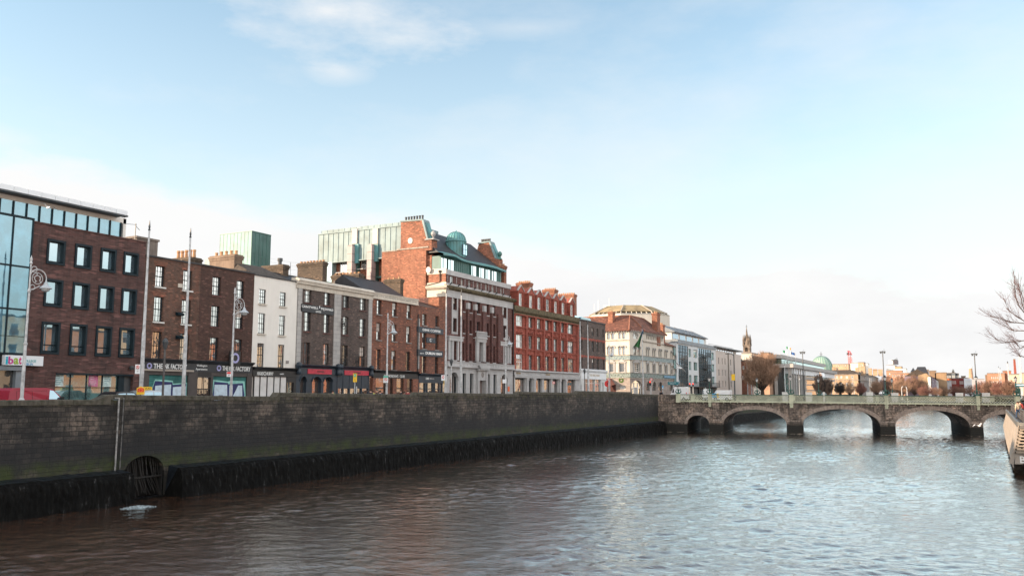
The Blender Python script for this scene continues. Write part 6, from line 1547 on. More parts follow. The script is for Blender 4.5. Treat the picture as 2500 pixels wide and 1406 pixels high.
# ---------------------------------------------------------------- 11 glassy apartments, 12 cream block
def apartments():
 F_=Frame(-58,0,0,1);P=lambda x,y,d=0:F_.p('F',x,y,d)
 s0=YE2+.3;s1=P(1880,900)[0];z1=P(1885,690)[1]
 t=thing('apartment_block','pale blue apartment block with glazed bays and grey metal top floor','building',F_.W((s0+s1)/2,0,ZB))
 zt=P(1380,640)[1];zt=18.2
 cols=[(1337,1358,720),(1520,1552,760),(1583,1632,760),(1822,1855,800)]
 H_=[(P(a,y)[0],P(e,y)[0],P(1600,yb)[1],P(1600,yt)[1]) for a,e,y in cols for yt,yb in ((722,828),(885,995),(1060,1165))]
 bays=[(P(1382,800)[0],P(1510,800)[0]),(P(1648,800)[0],P(1818,800)[0])];bh=[(a,e,6.5,zt-.3) for a,e in bays]
 b=MB(F_);b.wall(s0,s1,8.2,zt,H_+bh,reveal=.35,back=-13);b.build('wall',m['render_bluish'],t)
 b=MB(F_);b.box(s0,s1,-13,-.3,ZB,8.19);b.build('ground_floor',m['steel_grey'],t)
 for h in H_:window(t,F_,h,m['copper_teal'],m['pane_teal'],2,1,meet=False,d=-.25,ow=.1)
 for i,(a,e,z0,z2) in enumerate(bh):
  q=MB(F_);nx_=6 if i==0 else 7;nz=14
  for k in range(nx_+1):x=a+(e-a)*k/nx_;q.box(x-.035,x+.035,-.1,.02,z0,z2)
  for k in range(nz+1):z=z0+(z2-z0)*k/nz;w=.12 if k % 4==0 else .03;q.box(a,e,-.08,.06 if w>.1 else .02,z-w/2,z+w/2)
  w=q.build('glazed_bay',m['steel_grey'],t);q=MB(F_);q.face([(a,-.1,z0),(e,-.1,z0),(e,-.1,z2),(a,-.1,z2)]);q.build('pane',m['pane_modern'],w)
 for k in range(3):
  q=MB(F_);a,e=bays[1];mdl=(a+e)/2;z=10.0+k*2.9;q.box(mdl-2,mdl+2,-.1,.9,z-.1,z)
  for i in range(15):x=mdl-2+i*4/14;q.box(x-.02,x+.02,.86,.9,z,z+1.0)
  q.box(mdl-2,mdl+2,.84,.92,z+1.0,z+1.06);q.build('balcony',m['steel_grey'],t)
 q=MB(F_);a,e=P(1530,1170)[0],s1;q.box(a,e,-.2,1.0,8.0,8.15)
 for i in range(44):x=a+(e-a)*i/43;q.box(x-.03,x+.03,.9,.95,8.15,9.2)
 q.box(a,e,.88,.97,9.2,9.27);q.build('terrace_railing',m['black_paint'],t)
 b=MB(F_);b.box(s0,s1+.3,-12,.25,zt+.002,zt+.9);b.build('metal_band',m['zinc'],t)
 b=MB(F_);b.box(s0,s1-5,-11,-1.2,zt+.9,zt+2.6);b.build('top_floor',m['white_frame'],t)
 b=MB(F_)
 for i in range(40):
  if i % 8<6:x=s0+.8+(s1-s0-7)*i/40;b.box(x,x+.62,-1.19,-1.12,zt+1.2,zt+2.3)
 b.split(6,'top_floor_glazing',m['pane_modern'],t)
 zr=zt+2.6;b=MB(F_);prof=[(-.4,zr),(-.35,zr+.15),(-4.5,zr+2.1),(-9,zr+1.6),(-11.5,zr)]
 b.run(prof,s0-.3,s1-6);b.build('curved_roof',m['zinc'],t)
 q=MB(F_)
 for i in range(6):x=s0+(s1-6-s0)*(i+.6)/6;q.bar((x,-.32,zr+.2),(x,-4.5,zr+2.18),.09)
 q.split(6,'roof_rib',m['sill_stone'],t)
 return s1
S_CR=apartments()
def creamblock():
 F_=Frame(-58,0,0,1);P=lambda x,y,d=0:F_.p('F',x,y,d)
 s0=S_CR+.05;s1=P(2213,900)[0];zt=P(2100,775)[1]
 t=thing('apartment_block','plain beige four storey block with dark recessed top floor and flat roof','building',F_.W((s0+s1)/2,0,ZB))
 H_=[(P(a,y)[0],P(e,y)[0],P(1965,yb)[1],P(1965,yt)[1]) for a,e,y in ((1910,1925,870),(1960,1970,880),(1998,2008,890),(2070,2082,895)) for yt,yb in ((833,915),(985,1065),(1130,1210))]
 b=MB(F_);b.wall(s0,s1,ZB,zt,H_,reveal=.25,back=-14);b.build('wall',m['render_beige'],t)
 for h in H_:window(t,F_,h,m['grey_frame'],m['pane_curtain'],2,2,meet=False,d=-.18)
 q=MB(F_);a,e=P(2035,800)[0],P(2048,800)[0];q.box(a,e,.003,.05,ZB,zt);a,e=P(2113,800)[0],P(2122,800)[0];q.box(a,e,.003,.05,ZB,zt);q.build('brown_panel',plain('brown panel',(.14,.11,.08),.7,.2,1),t)
 zt2=P(1890,680)[1]-.1
 b=MB(F_);b.box(s0,s1-2,-12,-1.0,zt,zt2-.2);b.build('top_floor',m['white_frame'],t)
 b=MB(F_)
 for i in range(9):x=s0+.6+(s1-s0-6)*i/9;b.box(x,x+1.8,-.99,-.9,zt+.3,zt2-.4)
 b.build('top_floor_glazing',m['pane_dark'],t)
 b=MB(F_);b.box(s0-2,s1+.3,-13,.6,zt2-.18,zt2+.12);b.build('roof',m['steel_grey'],t)
 b=MB(F_);b.box(s0,s1-.3,.0,.0,zt,zt) if 0 else None
 for i in range(24):x=s0+(s1-s0)*i/24;b.box(x,x+.04,-2,-1.96,zt2+.12,zt2+.9)
 b.box(s0,s1-1,-2.02,-1.95,zt2+.86,zt2+.92);b.build('roof_railing',m['steel_grey'],t)
 return s1
S_RB=creamblock()
# ---------------------------------------------------------------- behind and beyond
def yp(Y):return Frame(0,Y,1,0)
def tree(name,label,x,y,z0,h,rx,mat,n=1500,tw=.035,trunk=.28,seed=1,up=.55,group=None,shape=1.0,clumps=True,base=.22):
 """bare winter tree: limbs fan out from a short trunk, fine twigs follow each limb to an uneven outline"""
 r_=random.Random(seed);t=thing(name,label,'tree',(x,y,z0),group)
 b=MB(WORLD);c=MB(WORLD);k_=h/10;o=Vector((x,-y,z0));fork=o+Vector((0,0,h*base))
 b.tube([o-Vector((0,0,.3)),o+Vector((0,0,h*base*.5)),fork],[trunk*k_,trunk*k_*.8,trunk*k_*.75],7)
 limbs=[];nl=26
 for i in range(nl):
  a=2.4*i+r_.uniform(-.4,.4);e=math.acos(1-(i+.5)/nl*.93) if i else .05;e=min(1.45,e*r_.uniform(.85,1.1))
  R_=r_.uniform(.8,1.06)
  tip=o+Vector((math.cos(a)*rx*math.sin(e)*R_,math.sin(a)*rx*math.sin(e)*R_,h*(.36+.62*math.cos(e)*R_)))
  mid=fork.lerp(tip,.5)+Vector((math.cos(a)*rx*.1*math.sin(e),math.sin(a)*rx*.1,-h*.02+h*.05*math.sin(e)))
  P=[fork.lerp(mid,f)*(1-f)+mid.lerp(tip,f)*f for f in (0,.25,.5,.75,1)]
  b.tube(P,[trunk*k_*q for q in (.36,.26,.17,.1,.03)],4);limbs.append(P)
 per=max(1,n // nl)
 for P in limbs:
  for i in range(per):
   f=r_.uniform(.25,1.0)**.75*3.98;q=P[int(f)].lerp(P[int(f)+1],f-int(f))
   d0=(P[int(f)+1]-P[int(f)]).normalized();spread=(1.25-f/4*.55)
   p=q+Vector((r_.gauss(0,1),r_.gauss(0,1),r_.gauss(0,.7)))*rx*.13*spread
   dr=(d0*.8+Vector((r_.gauss(0,.42),r_.gauss(0,.42),up+r_.gauss(0,.3)))).normalized()
   l=r_.uniform(.5,1.3)*h*.085;e_=p+dr*l;side=dr.cross(Vector((r_.random()-.5,-1,r_.random()-.5))).normalized()*tw*(h/10+.4)
   c.face([p-side,p+side,e_])
   for k in range(2):
    a_=p.lerp(e_,r_.uniform(.15,.7));g_=(dr+Vector((r_.gauss(0,.5),r_.gauss(0,.5),r_.gauss(.1,.4)))).normalized()*l*.6;c.face([a_-side*.6,a_+side*.6,a_+g_])
 b.build('trunk',m['bark'],t);c.build('crown',mat,t);return t
def px_tree(name,label,k,xl,xr,yt,yb,Y,mat,**kw):
 F_=yp(Y);a,z0=F_.p(k,xl,yb);e,z1=F_.p(k,xr,yt);zb=kw.pop('z0',min(z0,STREET))
 return tree(name,label,(a+e)/2,Y,zb,z1-zb,(e-a)/2,mat,**kw)
def simple_block(name,label,cat,k,Y,xl,xr,yt,depth,mat,wins=(),roof=None,zb=STREET,wm='pane_dark',extra=None):
 """far building facing the camera; wins: (xL, xR, n, yT, yB)"""
 F_=yp(Y);a,z1=F_.p(k,xl,yt);e=F_.s_(k,xr,yt);t=thing(name,label,cat,((a+e)/2,Y,zb))
 hs_=[]
 for x0,x1,n,y0,y1 in wins:
  s0,s1=F_.s_(k,x0,y0),F_.s_(k,x1,y0);z2,z3=F_.z_(k,(x0+x1)/2,y1),F_.z_(k,(x0+x1)/2,y0);st=(s1-s0)/n
  hs_+=[(s0+st*(i+.22),s0+st*(i+.78),z2,z3) for i in range(n)]
 b=MB(F_);b.wall(a,e,zb,z1,hs_,reveal=.25,back=-depth);b.build('wall',mat,t)
 for h in hs_:window(t,F_,h,m['white_frame'],m[wm],2,2,meet=False,d=-.15,ow=.12,iw=.08)
 b=MB(F_)
 if roof=='pitch':b.face([(a-.3,.3,z1),(e+.3,.3,z1),(e-1,-depth/2,z1+depth*.25),(a+1,-depth/2,z1+depth*.25)]);b.face([(e+.3,.3,z1),(e+.3,-depth,z1),(e-1,-depth/2,z1+depth*.25)]);b.face([(a-.3,.3,z1),(a-.3,-depth,z1),(a+1,-depth/2,z1+depth*.25)]);b.face([(a-.3,-depth,z1),(e+.3,-depth,z1),(e-1,-depth/2,z1+depth*.25),(a+1,-depth/2,z1+depth*.25)])
 else:b.box(a-.15,e+.15,-depth,.2,z1+.002,z1+.35)
 b.build('roof',m['slate'] if roof=='pitch' else m['sill_stone'],t)
 return t,F_,a,e,z1
def octagon():
 t=thing('octagonal_building','pale building with low octagonal brown roof behind the red tiled corner building','building',(-86.4,241,STREET))
 c=(-86.4,-241);R0=12.4;a0=R(22.5+12);F_=yp(230)
 zc=F_.z_('F',645,243);zg=F_.z_('F',645,215) ;zt=F_.z_('F',645,140)+.6
 b=MB(WORLD);b.lathe(c,[(R0,STREET),(R0,zc),(R0+.2,zc+.02)],8,a0,a0+2*math.pi);b.build('wall',m['render_cream'],t)
 b=MB(WORLD);b.lathe(c,[(R0-.2,zc),(R0-1.1,zg)],8,a0,a0+2*math.pi);b.build('clerestory',m['pane_dark'],t)
 q=MB(WORLD)
 for i in range(48):
  f=a0+2*math.pi*i/48;k=math.cos(math.pi/8)/math.cos((f-a0) % (math.pi/4)-math.pi/8)
  q.bar((c[0]+(R0-.1)*k*math.cos(f),c[1]+(R0-.1)*k*math.sin(f),zc),(c[0]+(R0-1)*k*math.cos(f),c[1]+(R0-1)*k*math.sin(f),zg),.16)
 q.build('clerestory_bars',m['render_cream'],t)
 b=MB(WORLD);b.lathe(c,[(R0-.6,zg),(R0-1.1,zg+.05),(R0-5.5,zt),(.01,zt+.1)],8,a0,a0+2*math.pi);b.build('roof',plain('olive brown sheet roof',(.3,.23,.13),.8,.35,.35,streak=.3),t)
 q=MB(WORLD)
 for i in range(8):f=a0+2*math.pi*i/8;q.bar((c[0]+(R0-.6)*math.cos(f),c[1]+(R0-.6)*math.sin(f),zg),(c[0]+(R0-5.5)*math.cos(f),c[1]+(R0-5.5)*math.sin(f),zt+.05),.2)
 q.build('roof_rib',m['steel_cream'],t)
 q=MB(WORLD);F2=yp(238)
 for x,y,w in ((275,115,.12),(330,72,.25),(470,48,.08),(555,115,.07),(815,108,.07)):
  s_,z_=F2.p('F',x,y);q.bar((s_,-238,zt-1.0),(s_,-238,z_),w)
 s_,z_=F2.p('F',452,140);q.box(s_-1,s_+1,-239,-237,zt-1,z_);q.build('aerials',m['white_frame'],t)
octagon()
simple_block('rear_building','dark low roofed building glimpsed between brown corner house and cream corner building','building','F',205,515,640,292,9,m['slate'])
def spire():
 Y=300;F_=yp(Y);P=lambda x,y:F_.p('G',x,y)
 xc=P(1229,300)[0];t=thing('church_tower','slender pinnacled stone church tower and spire beyond the beige block','church tower',(xc,Y,STREET))
 w=P(1268,300)[0]-xc;z0=STREET;zt=P(1229,215)[1];zm=P(1229,300)[1]
 st=plain('sooty church stone',(.2,.16,.13),.9,.5,.7,streak=.5)
 b=MB(F_);b.wall(xc-w,xc+w,z0,zm,[(xc-w*.45,xc+w*.45,P(1229,365)[1],P(1229,315)[1])],reveal=.6,back=-2*w)
 b.archfill(xc-w*.45,xc+w*.45,P(1229,335)[1],P(1229,314)[1],-.55,.002)
 b.box(xc-w*1.06,xc+w*1.06,-2*w-.05,.08,zm,zm+.25)
 c_=(xc,-w);b.build('tower',st,t)
 b=MB(F_);b.lathe(c_,[(w*.98,zm+.25),(w*.8,zm+(zt-zm)*.55),(w*.5,zt)],8,R(22.5),R(382.5));b.build('octagon_stage',st,t)
 b=MB(F_)
 for i in range(4):
  sx,sy=((-1,-1),(1,-1),(1,1),(-1,1))[i]
  b.lathe((xc+sx*w*.88,-w+sy*w*.88),[(.34,zm),(.28,zm+1.7),(.36,zm+1.75),(.001,zm+4.2)],6)
  b.lathe((xc+sx*w*.5,-w+sy*w*.5),[(.22,zm+2),(.2,zt-.6),(.26,zt-.5),(.001,zt+1.3)],6)
 b.build('pinnacle',st,t)
 b=MB(F_);ztip=P(1228,92)[1];b.lathe(c_,[(w*.52,zt),(w*.3,zt+(ztip-zt)*.4),(.1,ztip),(.001,ztip+.1)],8);b.build('spire',st,t)
 q=MB(F_);z2=P(1228,58)[1];q.bar((xc,-w,ztip),(xc,-w,z2),.12);q.bar((xc-.35,-w,z2-.6),(xc+.35,-w,z2-.6),.1);q.build('cross',m['steel_grey'],t)
 F2=yp(285);t2,_,a,e,z1=simple_block('church_nave','pale church flank in sunlight below the tower, left of the brown tree','church','G',285,1178,1290,390,14,m['render_cream'])
 simple_block('brick_building','red brick house in shade right of the beige block','house','G',264,1166,1235,475,8,m['brick_red'],[(1175,1215,1,530,570),(1175,1225,2,640,690)])
 simple_block('stone_house','tan stone gable behind the top of the brown tree','house','G',330,1395,1482,385,9,plain('tan stone',(.4,.25,.17),.9,.25,.5))
spire()
px_tree('bare_tree','large reddish brown bare tree with dense fan of twigs right of the beige block','G',1205,1610,345,850,245,m['twig_ochre'],n=9500,tw=.02,seed=3,up=.75,trunk=.5,base=.16,z0=STREET)
def civic():
 F_=Frame(-56,0,0,1);Pq=lambda x,y,d=0:F_.p('N',x,y,d)
 sc_=Pq(545,430)[0];FE=yp(sc_);Pe=lambda x,y:FE.p('N',x,y)
 zt1=Pq(640,392)[1];zt0=Pq(640,460)[1];zu1,zu0=Pq(700,275,-4)[1],Pq(700,340,-4)[1];se=Pq(1390,545)[0];su=Pq(1196,400,-4)[0];xe=-56-22
 t=thing('office_building','grey concrete civic office with roof terrace planting and stepped overhanging slabs','building',(-60,sc_+20,STREET))
 con=plain('grey concrete slab',(.36,.35,.34),.85,.1,.3,streak=.2)
 b=MB(F_);b.box(sc_-1,se,-24,1.2,zt0,zt1);b.box(sc_-.5,su,-20,-4+.6,zu0,zu1);b.build('roof_slab',con,t)
 b=MB(F_);b.box(sc_+6,su-1,-20,-4.2,zt1,zu0);b.build('upper_glazing',m['pane_teal'],t)
 b=MB(F_);b.box(sc_+5,se-.5,-20,.0,Pq(700,575)[1],zt0);b.build('white_panel',m['sign_white'],t)
 b=MB(F_);b.box(sc_+1.5,se-1,-20,-1.5,STREET,Pq(700,575)[1]-.01);b.build('recessed_glazing',m['pane_teal'],t)
 b=MB(F_);b.box(sc_+.5,sc_+5,-20,-2.5,STREET,zt0-.01);b.build('corner_glazing',m['pane_dark'],t)
 b=MB(F_)
 for i in range(7):s_=sc_+.3+i*5.5;b.box(s_,s_+1.0,-.9,.2,STREET,zt0)
 for i in range(4):b.box(sc_-.4,sc_+.6,-6-i*5,-5-i*5,STREET,zt0)
 b.build('column',con,t)
 b=MB(F_);z=Pq(700,600)[1];b.box(sc_+5,se-1,-1.4,-.2,z-1.2,z)
 for i in range(3):b.box(sc_+1,se-1,-1.45,-1.3,STREET+2.5+i*2.4,STREET+3.0+i*2.4)
 b.build('spandrel',plain('brownish glass spandrel',(.3,.27,.25),.5,.1,.4),t)
 b=MB(F_);b.box(Pq(1090,560)[0],Pq(1190,570)[0],.003,.1,Pq(1090,620)[1],Pq(1090,530)[1]);b.build('dark_window',m['pane_dark'],t)
 q=MB(F_);r_=random.Random(9)
 for i in range(700):
  s_=sc_+r_.uniform(0,9);d=r_.uniform(-9,.6);z=zt1+abs(r_.gauss(0,.6))*(1 if d>-5 else 1.6);v=Vector((r_.gauss(0,.3),r_.gauss(0,.3),r_.gauss(.1,.25)));q.face([(s_,d,z),(s_+.22,d,z+.05),(s_+v.x,d+v.y,z+.3+v.z)])
 q.build('terrace_plants',m['leaf'],t)
 q=MB(F_)
 for i in range(20):q.bar((sc_-.8,1.0-i,zt1),(sc_-.8,1.0-i,zt1+1.1),.06)
 q.bar((sc_-.8,1,zt1+1.1),(sc_-.8,-19,zt1+1.1),.08);q.build('terrace_railing',m['steel_grey'],t)
 return sc_
civic()
def dome():
 Y=620;F_=yp(Y);P=lambda x,y:F_.p('H',x,y);t=thing('church_dome','big pale green copper church dome behind the grey civic office','dome',(P(102,500)[0],Y,STREET))
 xc=P(102,500)[0];r0=P(236,560)[0]-xc;z0=P(102,585)[1];z1=P(102,412)[1]
 b=MB(F_);prof=[(r0*.98,STREET),(r0*.98,z0),(r0,z0)]+[(r0*math.cos(a)**.9,z0+(z1-z0)*math.sin(a)) for a in np.linspace(.05,1.42,9)]+[(.5,z1)]
 b.lathe((xc,-r0),prof,32);b.build('dome_shell',plain('pale green copper',(.28,.44,.34),.6,.12,.15,streak=.25),t,smooth=True)
 q=MB(F_)
 for i in range(24):
  a_=2*math.pi*i/24;q.tube([(xc+(r+.1)*math.cos(a_),-r0+(r+.1)*math.sin(a_),z) for r,z in prof[3:-1]],.16,4)
 q.build('rib',m['copper_pale'],t)
 q=MB(F_);q.lathe((xc,-r0),[(r0*.16,z1-.4),(r0*.12,z1+.1),(.2,z1+.35)],12);zc=P(102,365)[1];q.bar((xc,-r0,z1),(xc,-r0,zc),.3);q.bar((xc-1,-r0,zc-1.6),(xc+1,-r0,zc-1.6),.25);q.build('cross',m['steel_grey'],t)
dome()
def stone_terrace():
 Y=600;F_=yp(Y);P=lambda x,y:F_.p('N',x,y);a=P(1180,600)[0];xc=P(1832,600)[0];z1=P(1700,572)[1];zm=P(1700,680)[1]
 t=thing('stone_terrace','sunlit tan stone terrace with grey return side, slate roof and row of stone chimneys','building',(xc,Y,STREET))
 hs_=[(P(x,600)[0],P(x+42,600)[0],P(x,650)[1],P(x,605)[1]) for x in (1290,1400,1490,1595,1700)]+[(P(x,700)[0],P(x+42,700)[0],P(x,800)[1],P(x,735)[1]) for x in (1290,1400,1490,1600,1700)]
 tan=plain('tan ashlar',(.42,.3,.2),.9,.25,.25,streak=.3)
 b=MB(F_);b.wall(a,xc,STREET,z1,hs_,reveal=.4,back=-14);b.build('wall',tan,t)
 for h in hs_:window(t,F_,h,m['white_frame'],m['pane'],2,2,meet=False,d=-.2,ow=.15,iw=.1)
 b=MB(F_);b.box(a,xc+.4,.003,.5,zm-.25,zm+.1);b.box(a,xc+.4,.003,.4,z1-.3,z1);b.build('cornice',m['stone_weathered'],t)
 FR=Frame(xc,0,0,1);ye=FR.s_('N',2222,640);zz=z1
 hs_=[];n=8
 for i in range(n):s_=Y+2.0+(ye-Y-3)*i/n;hs_+=[(s_,s_+1.6,zm+.9,z1-1.0),(s_,s_+1.6,zm-4.2,zm-1.4)]
 b=MB(FR);b.wall(Y+.5,ye,STREET,z1,hs_,reveal=.4,d=.0,back=-10);b.build('side_wall',plain('grey ashlar',(.3,.28,.27),.9,.2,.3,streak=.3),t)
 for h in hs_:window(t,FR,h,m['white_frame'],m['pane'],2,2,meet=False,d=-.2,ow=.15,iw=.1)
 b=MB(FR);b.box(Y,ye,.003,.5,zm-.25,zm+.1);b.box(Y-.3,ye,.003,.4,z1-.3,z1);b.build('cornice',m['stone_weathered'],t)
 b=MB(F_);o=.3;A=[(a,o,z1+.02),(xc+o,o,z1+.02),(xc+o,-(ye-Y),z1+.02)];r1=(xc-5,-6,z1+3.0);r0_=(a,-6,z1+3.0);r2=(xc-5,-(ye-Y),z1+3)
 b.face([A[0],A[1],r1,r0_]);b.face([A[1],A[2],r2,r1]);b.face([r0_,r1,(xc-5,-14,z1),(a,-14,z1)]);b.face([A[2],r2,(xc-10,-(ye-Y),z1)]);b.face([r1,r2,(xc-10,-(ye-Y),z1),(xc-10,-14,z1)]);b.build('roof',m['slate_mossy'],t)
 for x0,x1,yt,dy in ((1340,1390,445,3),(1580,1610,440,4),(1780,1840,455,5),(1885,1965,435,12),(2030,2095,468,24),(2115,2200,480,34),(2215,2300,485,46)):
  G_=yp(Y+dy+3);aa,zz=G_.p('N',x0,yt);ee=G_.s_('N',x1,yt);chimney(t,G_,aa,ee,-1.6,0,z1-.5,zz,tan,4,.5)
stone_terrace()
tan_b=plain('tan block',(.46,.33,.22),.9,.2,.2);wht=plain('white block',(.72,.7,.66),.8,.06,.2);org=plain('orange brick block',(.38,.21,.14),.9,.15,.3);brn=plain('brown brick block',(.22,.15,.1),.9,.2,.3)
simple_block('far_block','white rooftop block behind the stone terrace, beside the tower crane','building','N',760,1690,1830,365,18,wht)
simple_block('far_block','sunlit cream rooftop block left of the white gabled one behind the terrace','building','N',740,1835,1945,350,14,tan_b,[(1850,1935,2,390,420)])
simple_block('far_block','plain pale block rightmost above the stone terrace chimneys','building','N',780,1945,2020,375,12,wht)
simple_block('far_block','grey flat roofed block with small roof plant between green dome and crane','building','N',700,1340,1650,385,14,tan_b,[(1400,1640,7,400,425)])
simple_block('far_block','dull brown rooftop building just right of the green dome foot','building','N',660,1250,1420,465,10,tan_b)
def crane():
 Y=850;F_=yp(Y);P=lambda x,y:F_.p('N',x,y);x0=P(1672,400)[0];x1=P(1698,400)[0];z1=P(1680,200)[1]
 t=thing('tower_crane','red tower crane standing among the far roofs','crane',(x0,Y,STREET));red=plain('faded red paint',(.6,.16,.16),.6,.1,.5);
 for xx,nm in ((x0,'mast'),(x1,'mast')):
  b=MB(F_);w=.9
  for sx in (-1,1):
   for sy in (0,-1.8):b.bar((xx+sx*w,sy,STREET),(xx+sx*w,sy,z1-(3 if xx==x1 else 0)),.4)
  z=20
  while z<z1-3:b.bar((xx-w,0,z),(xx+w,0,z+2.5),.28);b.bar((xx-w,0,z+2.5),(xx+w,0,z+2.5),.28);z+=2.5
  b.build(nm,red,t)
 b=MB(F_);a,z=P(1640,165);b.bar((P(1660,200)[0],0,z1),(P(1632,125)[0],-6,P(1632,125)[1]),1.1);b.bar((x1+1,0,z1),(P(1665,130)[0],-3,P(1665,130)[1]),.9);b.build('jib',plain('red jib',(.42,.05,.06),.5,.1,1),t)
 b=MB(F_);b.box(P(1620,200)[0],P(1655,200)[0],-3,0,P(1630,205)[1],P(1630,165)[1]);b.box(P(1680,200)[0],P(1706,200)[0],-3,0,P(1690,205)[1],P(1690,170)[1]);b.build('counterweight',m['steel_grey'],t)
crane()
# ---- right of the crane: far skyline in sheet O
simple_block('far_tower','white stepped tower with grey latticed upper part on the skyline','building','O',760,28,182,385,25,wht)
F_=yp(758);t=bpy.data.objects['far_tower']
b=MB(F_);b.box(F_.s_('O',70,300),F_.s_('O',150,300),-10,0,30,F_.z_('O',100,285));b.build('upper_block',wht,t)
b=MB(F_);b.box(F_.s_('O',150,300),F_.s_('O',228,300),-12,.2,30,F_.z_('O',190,282));b.build('lift_core',plain('grey violet cladding',(.16,.15,.2),.7,.1,.2),t)
b=MB(F_)
for i in range(7):x=F_.s_('O',150+i*13,300);b.box(x-.1,x+.1,.2,.35,30,F_.z_('O',190,282))
for i in range(6):z=F_.z_('O',190,380-i*18);b.box(F_.s_('O',150,300),F_.s_('O',228,300),.21,.34,z-.1,z+.1)
b.bar((F_.s_('O',120,290),0,F_.z_('O',100,292)),(F_.s_('O',228,290),0,F_.z_('O',230,280)),.5);b.bar((F_.s_('O',165,290),0,F_.z_('O',165,285)),(F_.s_('O',220,258),0,F_.z_('O',220,252)),.3);b.bar((F_.s_('O',228,290),0,F_.z_('O',228,300)),(F_.s_('O',220,258),0,F_.z_('O',220,252)),.3);b.build('lattice',m['steel_grey'],t)
simple_block('far_block','low white and grey stepped block right of the white tower','building','O',740,182,300,405,15,tan_b)
simple_block('far_block','pale box at the foot of the stepped skyline tower','building','O',720,182,382,445,15,wht)
simple_block('brick_block','orange brick block with ragged roofline below the white tower','building','O',640,25,305,480,14,org,[(60,290,4,520,560)])
simple_block('brick_block','long low orange brick range half hidden by brown trees','building','O',560,100,480,525,12,org,[(120,470,9,545,590)])
simple_block('pale_house','cream house with hipped roof and broad chimney among the trees','house','O',520,470,545,500,10,tan_b,roof='pitch')
simple_block('brown_block','brown building with sloping roof and wide flat chimney stacks','building','O',500,545,765,520,14,brn,roof='pitch')
simple_block('brown_block','tall brown slab roof behind the gable of the quay terrace','building','O',540,590,780,465,8,brn)
simple_block('brown_block','low brown roof with white vents right of the tall slab','building','O',560,795,918,482,8,brn)
def gable_terrace():
 # grey yellow gable wall facing the camera, quay fronts running away in shade
 Y=400;F_=yp(Y);P=lambda x,y:F_.p('O',x,y);xc=P(822,600)[0];a=P(600,600)[0];z1=P(822,590)[1]
 t=thing('terraced_house','tan gable end house whose grey quay fronts recede along the river','house',(xc,Y,STREET))
 b=MB(F_);b.prism([(a,STREET),(xc,STREET),(xc,z1),((a*.35+xc*.65),P(760,520)[1]),(a,P(620,560)[1])],-10,0);b.build('gable_wall',plain('tan rendered gable',(.34,.24,.15),.9,.35,.25,streak=.4),t)
 q=MB(F_);q.box(xc-1.1,xc,.002,.2,STREET,z1);q.build('white_corner',m['render_white'],t)
 FR=Frame(xc,0,0,1);labs=('pale plum painted house front second along the receding quay','white grey house front third along the receding quay','pale bluish house front fourth along the receding quay');cs=((.2,.16,.2),(.5,.5,.5),(.45,.5,.56))
 edges=[Y+.3]+[FR.s_('O',x,620) for x in (925,1010,1085)]
 for i in range(3):
  s0,s1=edges[i]+.02,edges[i+1];tt=thing('terraced_house',labs[i],'house',(xc,(s0+s1)/2,STREET));mt=plain('front %d' % i,cs[i],.8,.1,.3)
  zt=z1+(.4,.3,-.2)[i];hs_=[]
  for k in range(3):
   for j in range(3):w=(s1-s0)/3;hs_.append((s0+w*(k+.3),s0+w*(k+.65),zt-3-j*3.6,zt-1-j*3.6))
  hs_=[h for h in hs_ if h[2]>STREET+.5]
  b=MB(FR);b.wall(s0,s1,STREET,zt,hs_,reveal=.3,back=-10);b.build('wall',mt,tt)
  for h in hs_:window(tt,FR,h,m['white_frame'],m['pane'],2,2,meet=False,d=-.2,ow=.15,iw=.1)
  b=MB(FR);b.face([(s0,.2,zt),(s1,.2,zt),(s1,-5,zt+3),(s0,-5,zt+3)]);b.face([(s0,.2,zt),(s0,-5,zt+3),(s0,-10,zt)]);b.face([(s0,-10,zt),(s1,-10,zt),(s1,-5,zt+3),(s0,-5,zt+3)]);b.face([(s1,.2,zt),(s1,-5,zt+3),(s1,-10,zt)]);b.build('roof',m['slate_mossy'],tt)
gable_terrace()
simple_block('brown_block','tan brick range behind the receding quay fronts','building','O',560,900,1105,515,12,plain('tan brick range',(.3,.2,.12),.9,.2,.3))
for lab,Y,xl,xr,yt,c,w in (
 ('dark slate blue apartment block with white windows, left one of the colourful row',590,1105,1195,522,(.04,.045,.055),[(1110,1190,4,560,610)]),
 ('grey apartment front with round headed gable in the colourful row',589,1196,1265,518,(.1,.12,.14),[(1205,1258,3,555,615)]),
 ('dark slate apartment block right of the round gable',590,1266,1330,530,(.04,.045,.055),[(1270,1325,3,560,600)]),
 ('deep red lower block under the slate apartments',580,1196,1330,618,(.2,.03,.025),[(1200,1280,5,655,715)]),
 ('small bright orange brick block left of the deep red one',578,1120,1195,615,(.5,.13,.04),[]),
 ('white low building in front of the orange brick block',576,1085,1196,655,(.5,.5,.55),[(1100,1180,4,670,720)]),
 ('dark red house between slate apartments and white house',580,1332,1418,610,(.16,.03,.03),[(1340,1412,5,660,720)]),
 ('white painted house with five upper windows right of the dark red one',575,1420,1560,610,(.6,.64,.7),[(1450,1555,6,650,700),(1450,1555,6,740,790)])):
 simple_block('apartment_building',lab,'building','O',Y,xl,xr,yt,12,plain('far paint',c,.8,.08,.3),w,wm='pane')
F_=yp(589);a,z=F_.p('O',1200,518);e=F_.s_('O',1262,518);t=[o for o in bpy.data.objects if o.get('label','').startswith('grey apartment front')][0]
b=MB(F_);b.archring(a+2.4,e-2.4,z,2.3,-4,.1,14,rise=.1);b.build('round_gable',m['zinc'],t)
simple_block('far_block','grey roof strip behind the white house','building','O',600,1372,1450,578,10,brn)
simple_block('far_block','long pale shed roof left of the right bank trees','building','O',700,1560,1790,630,20,plain('grey shed',(.35,.33,.35),.8,.1,.2))
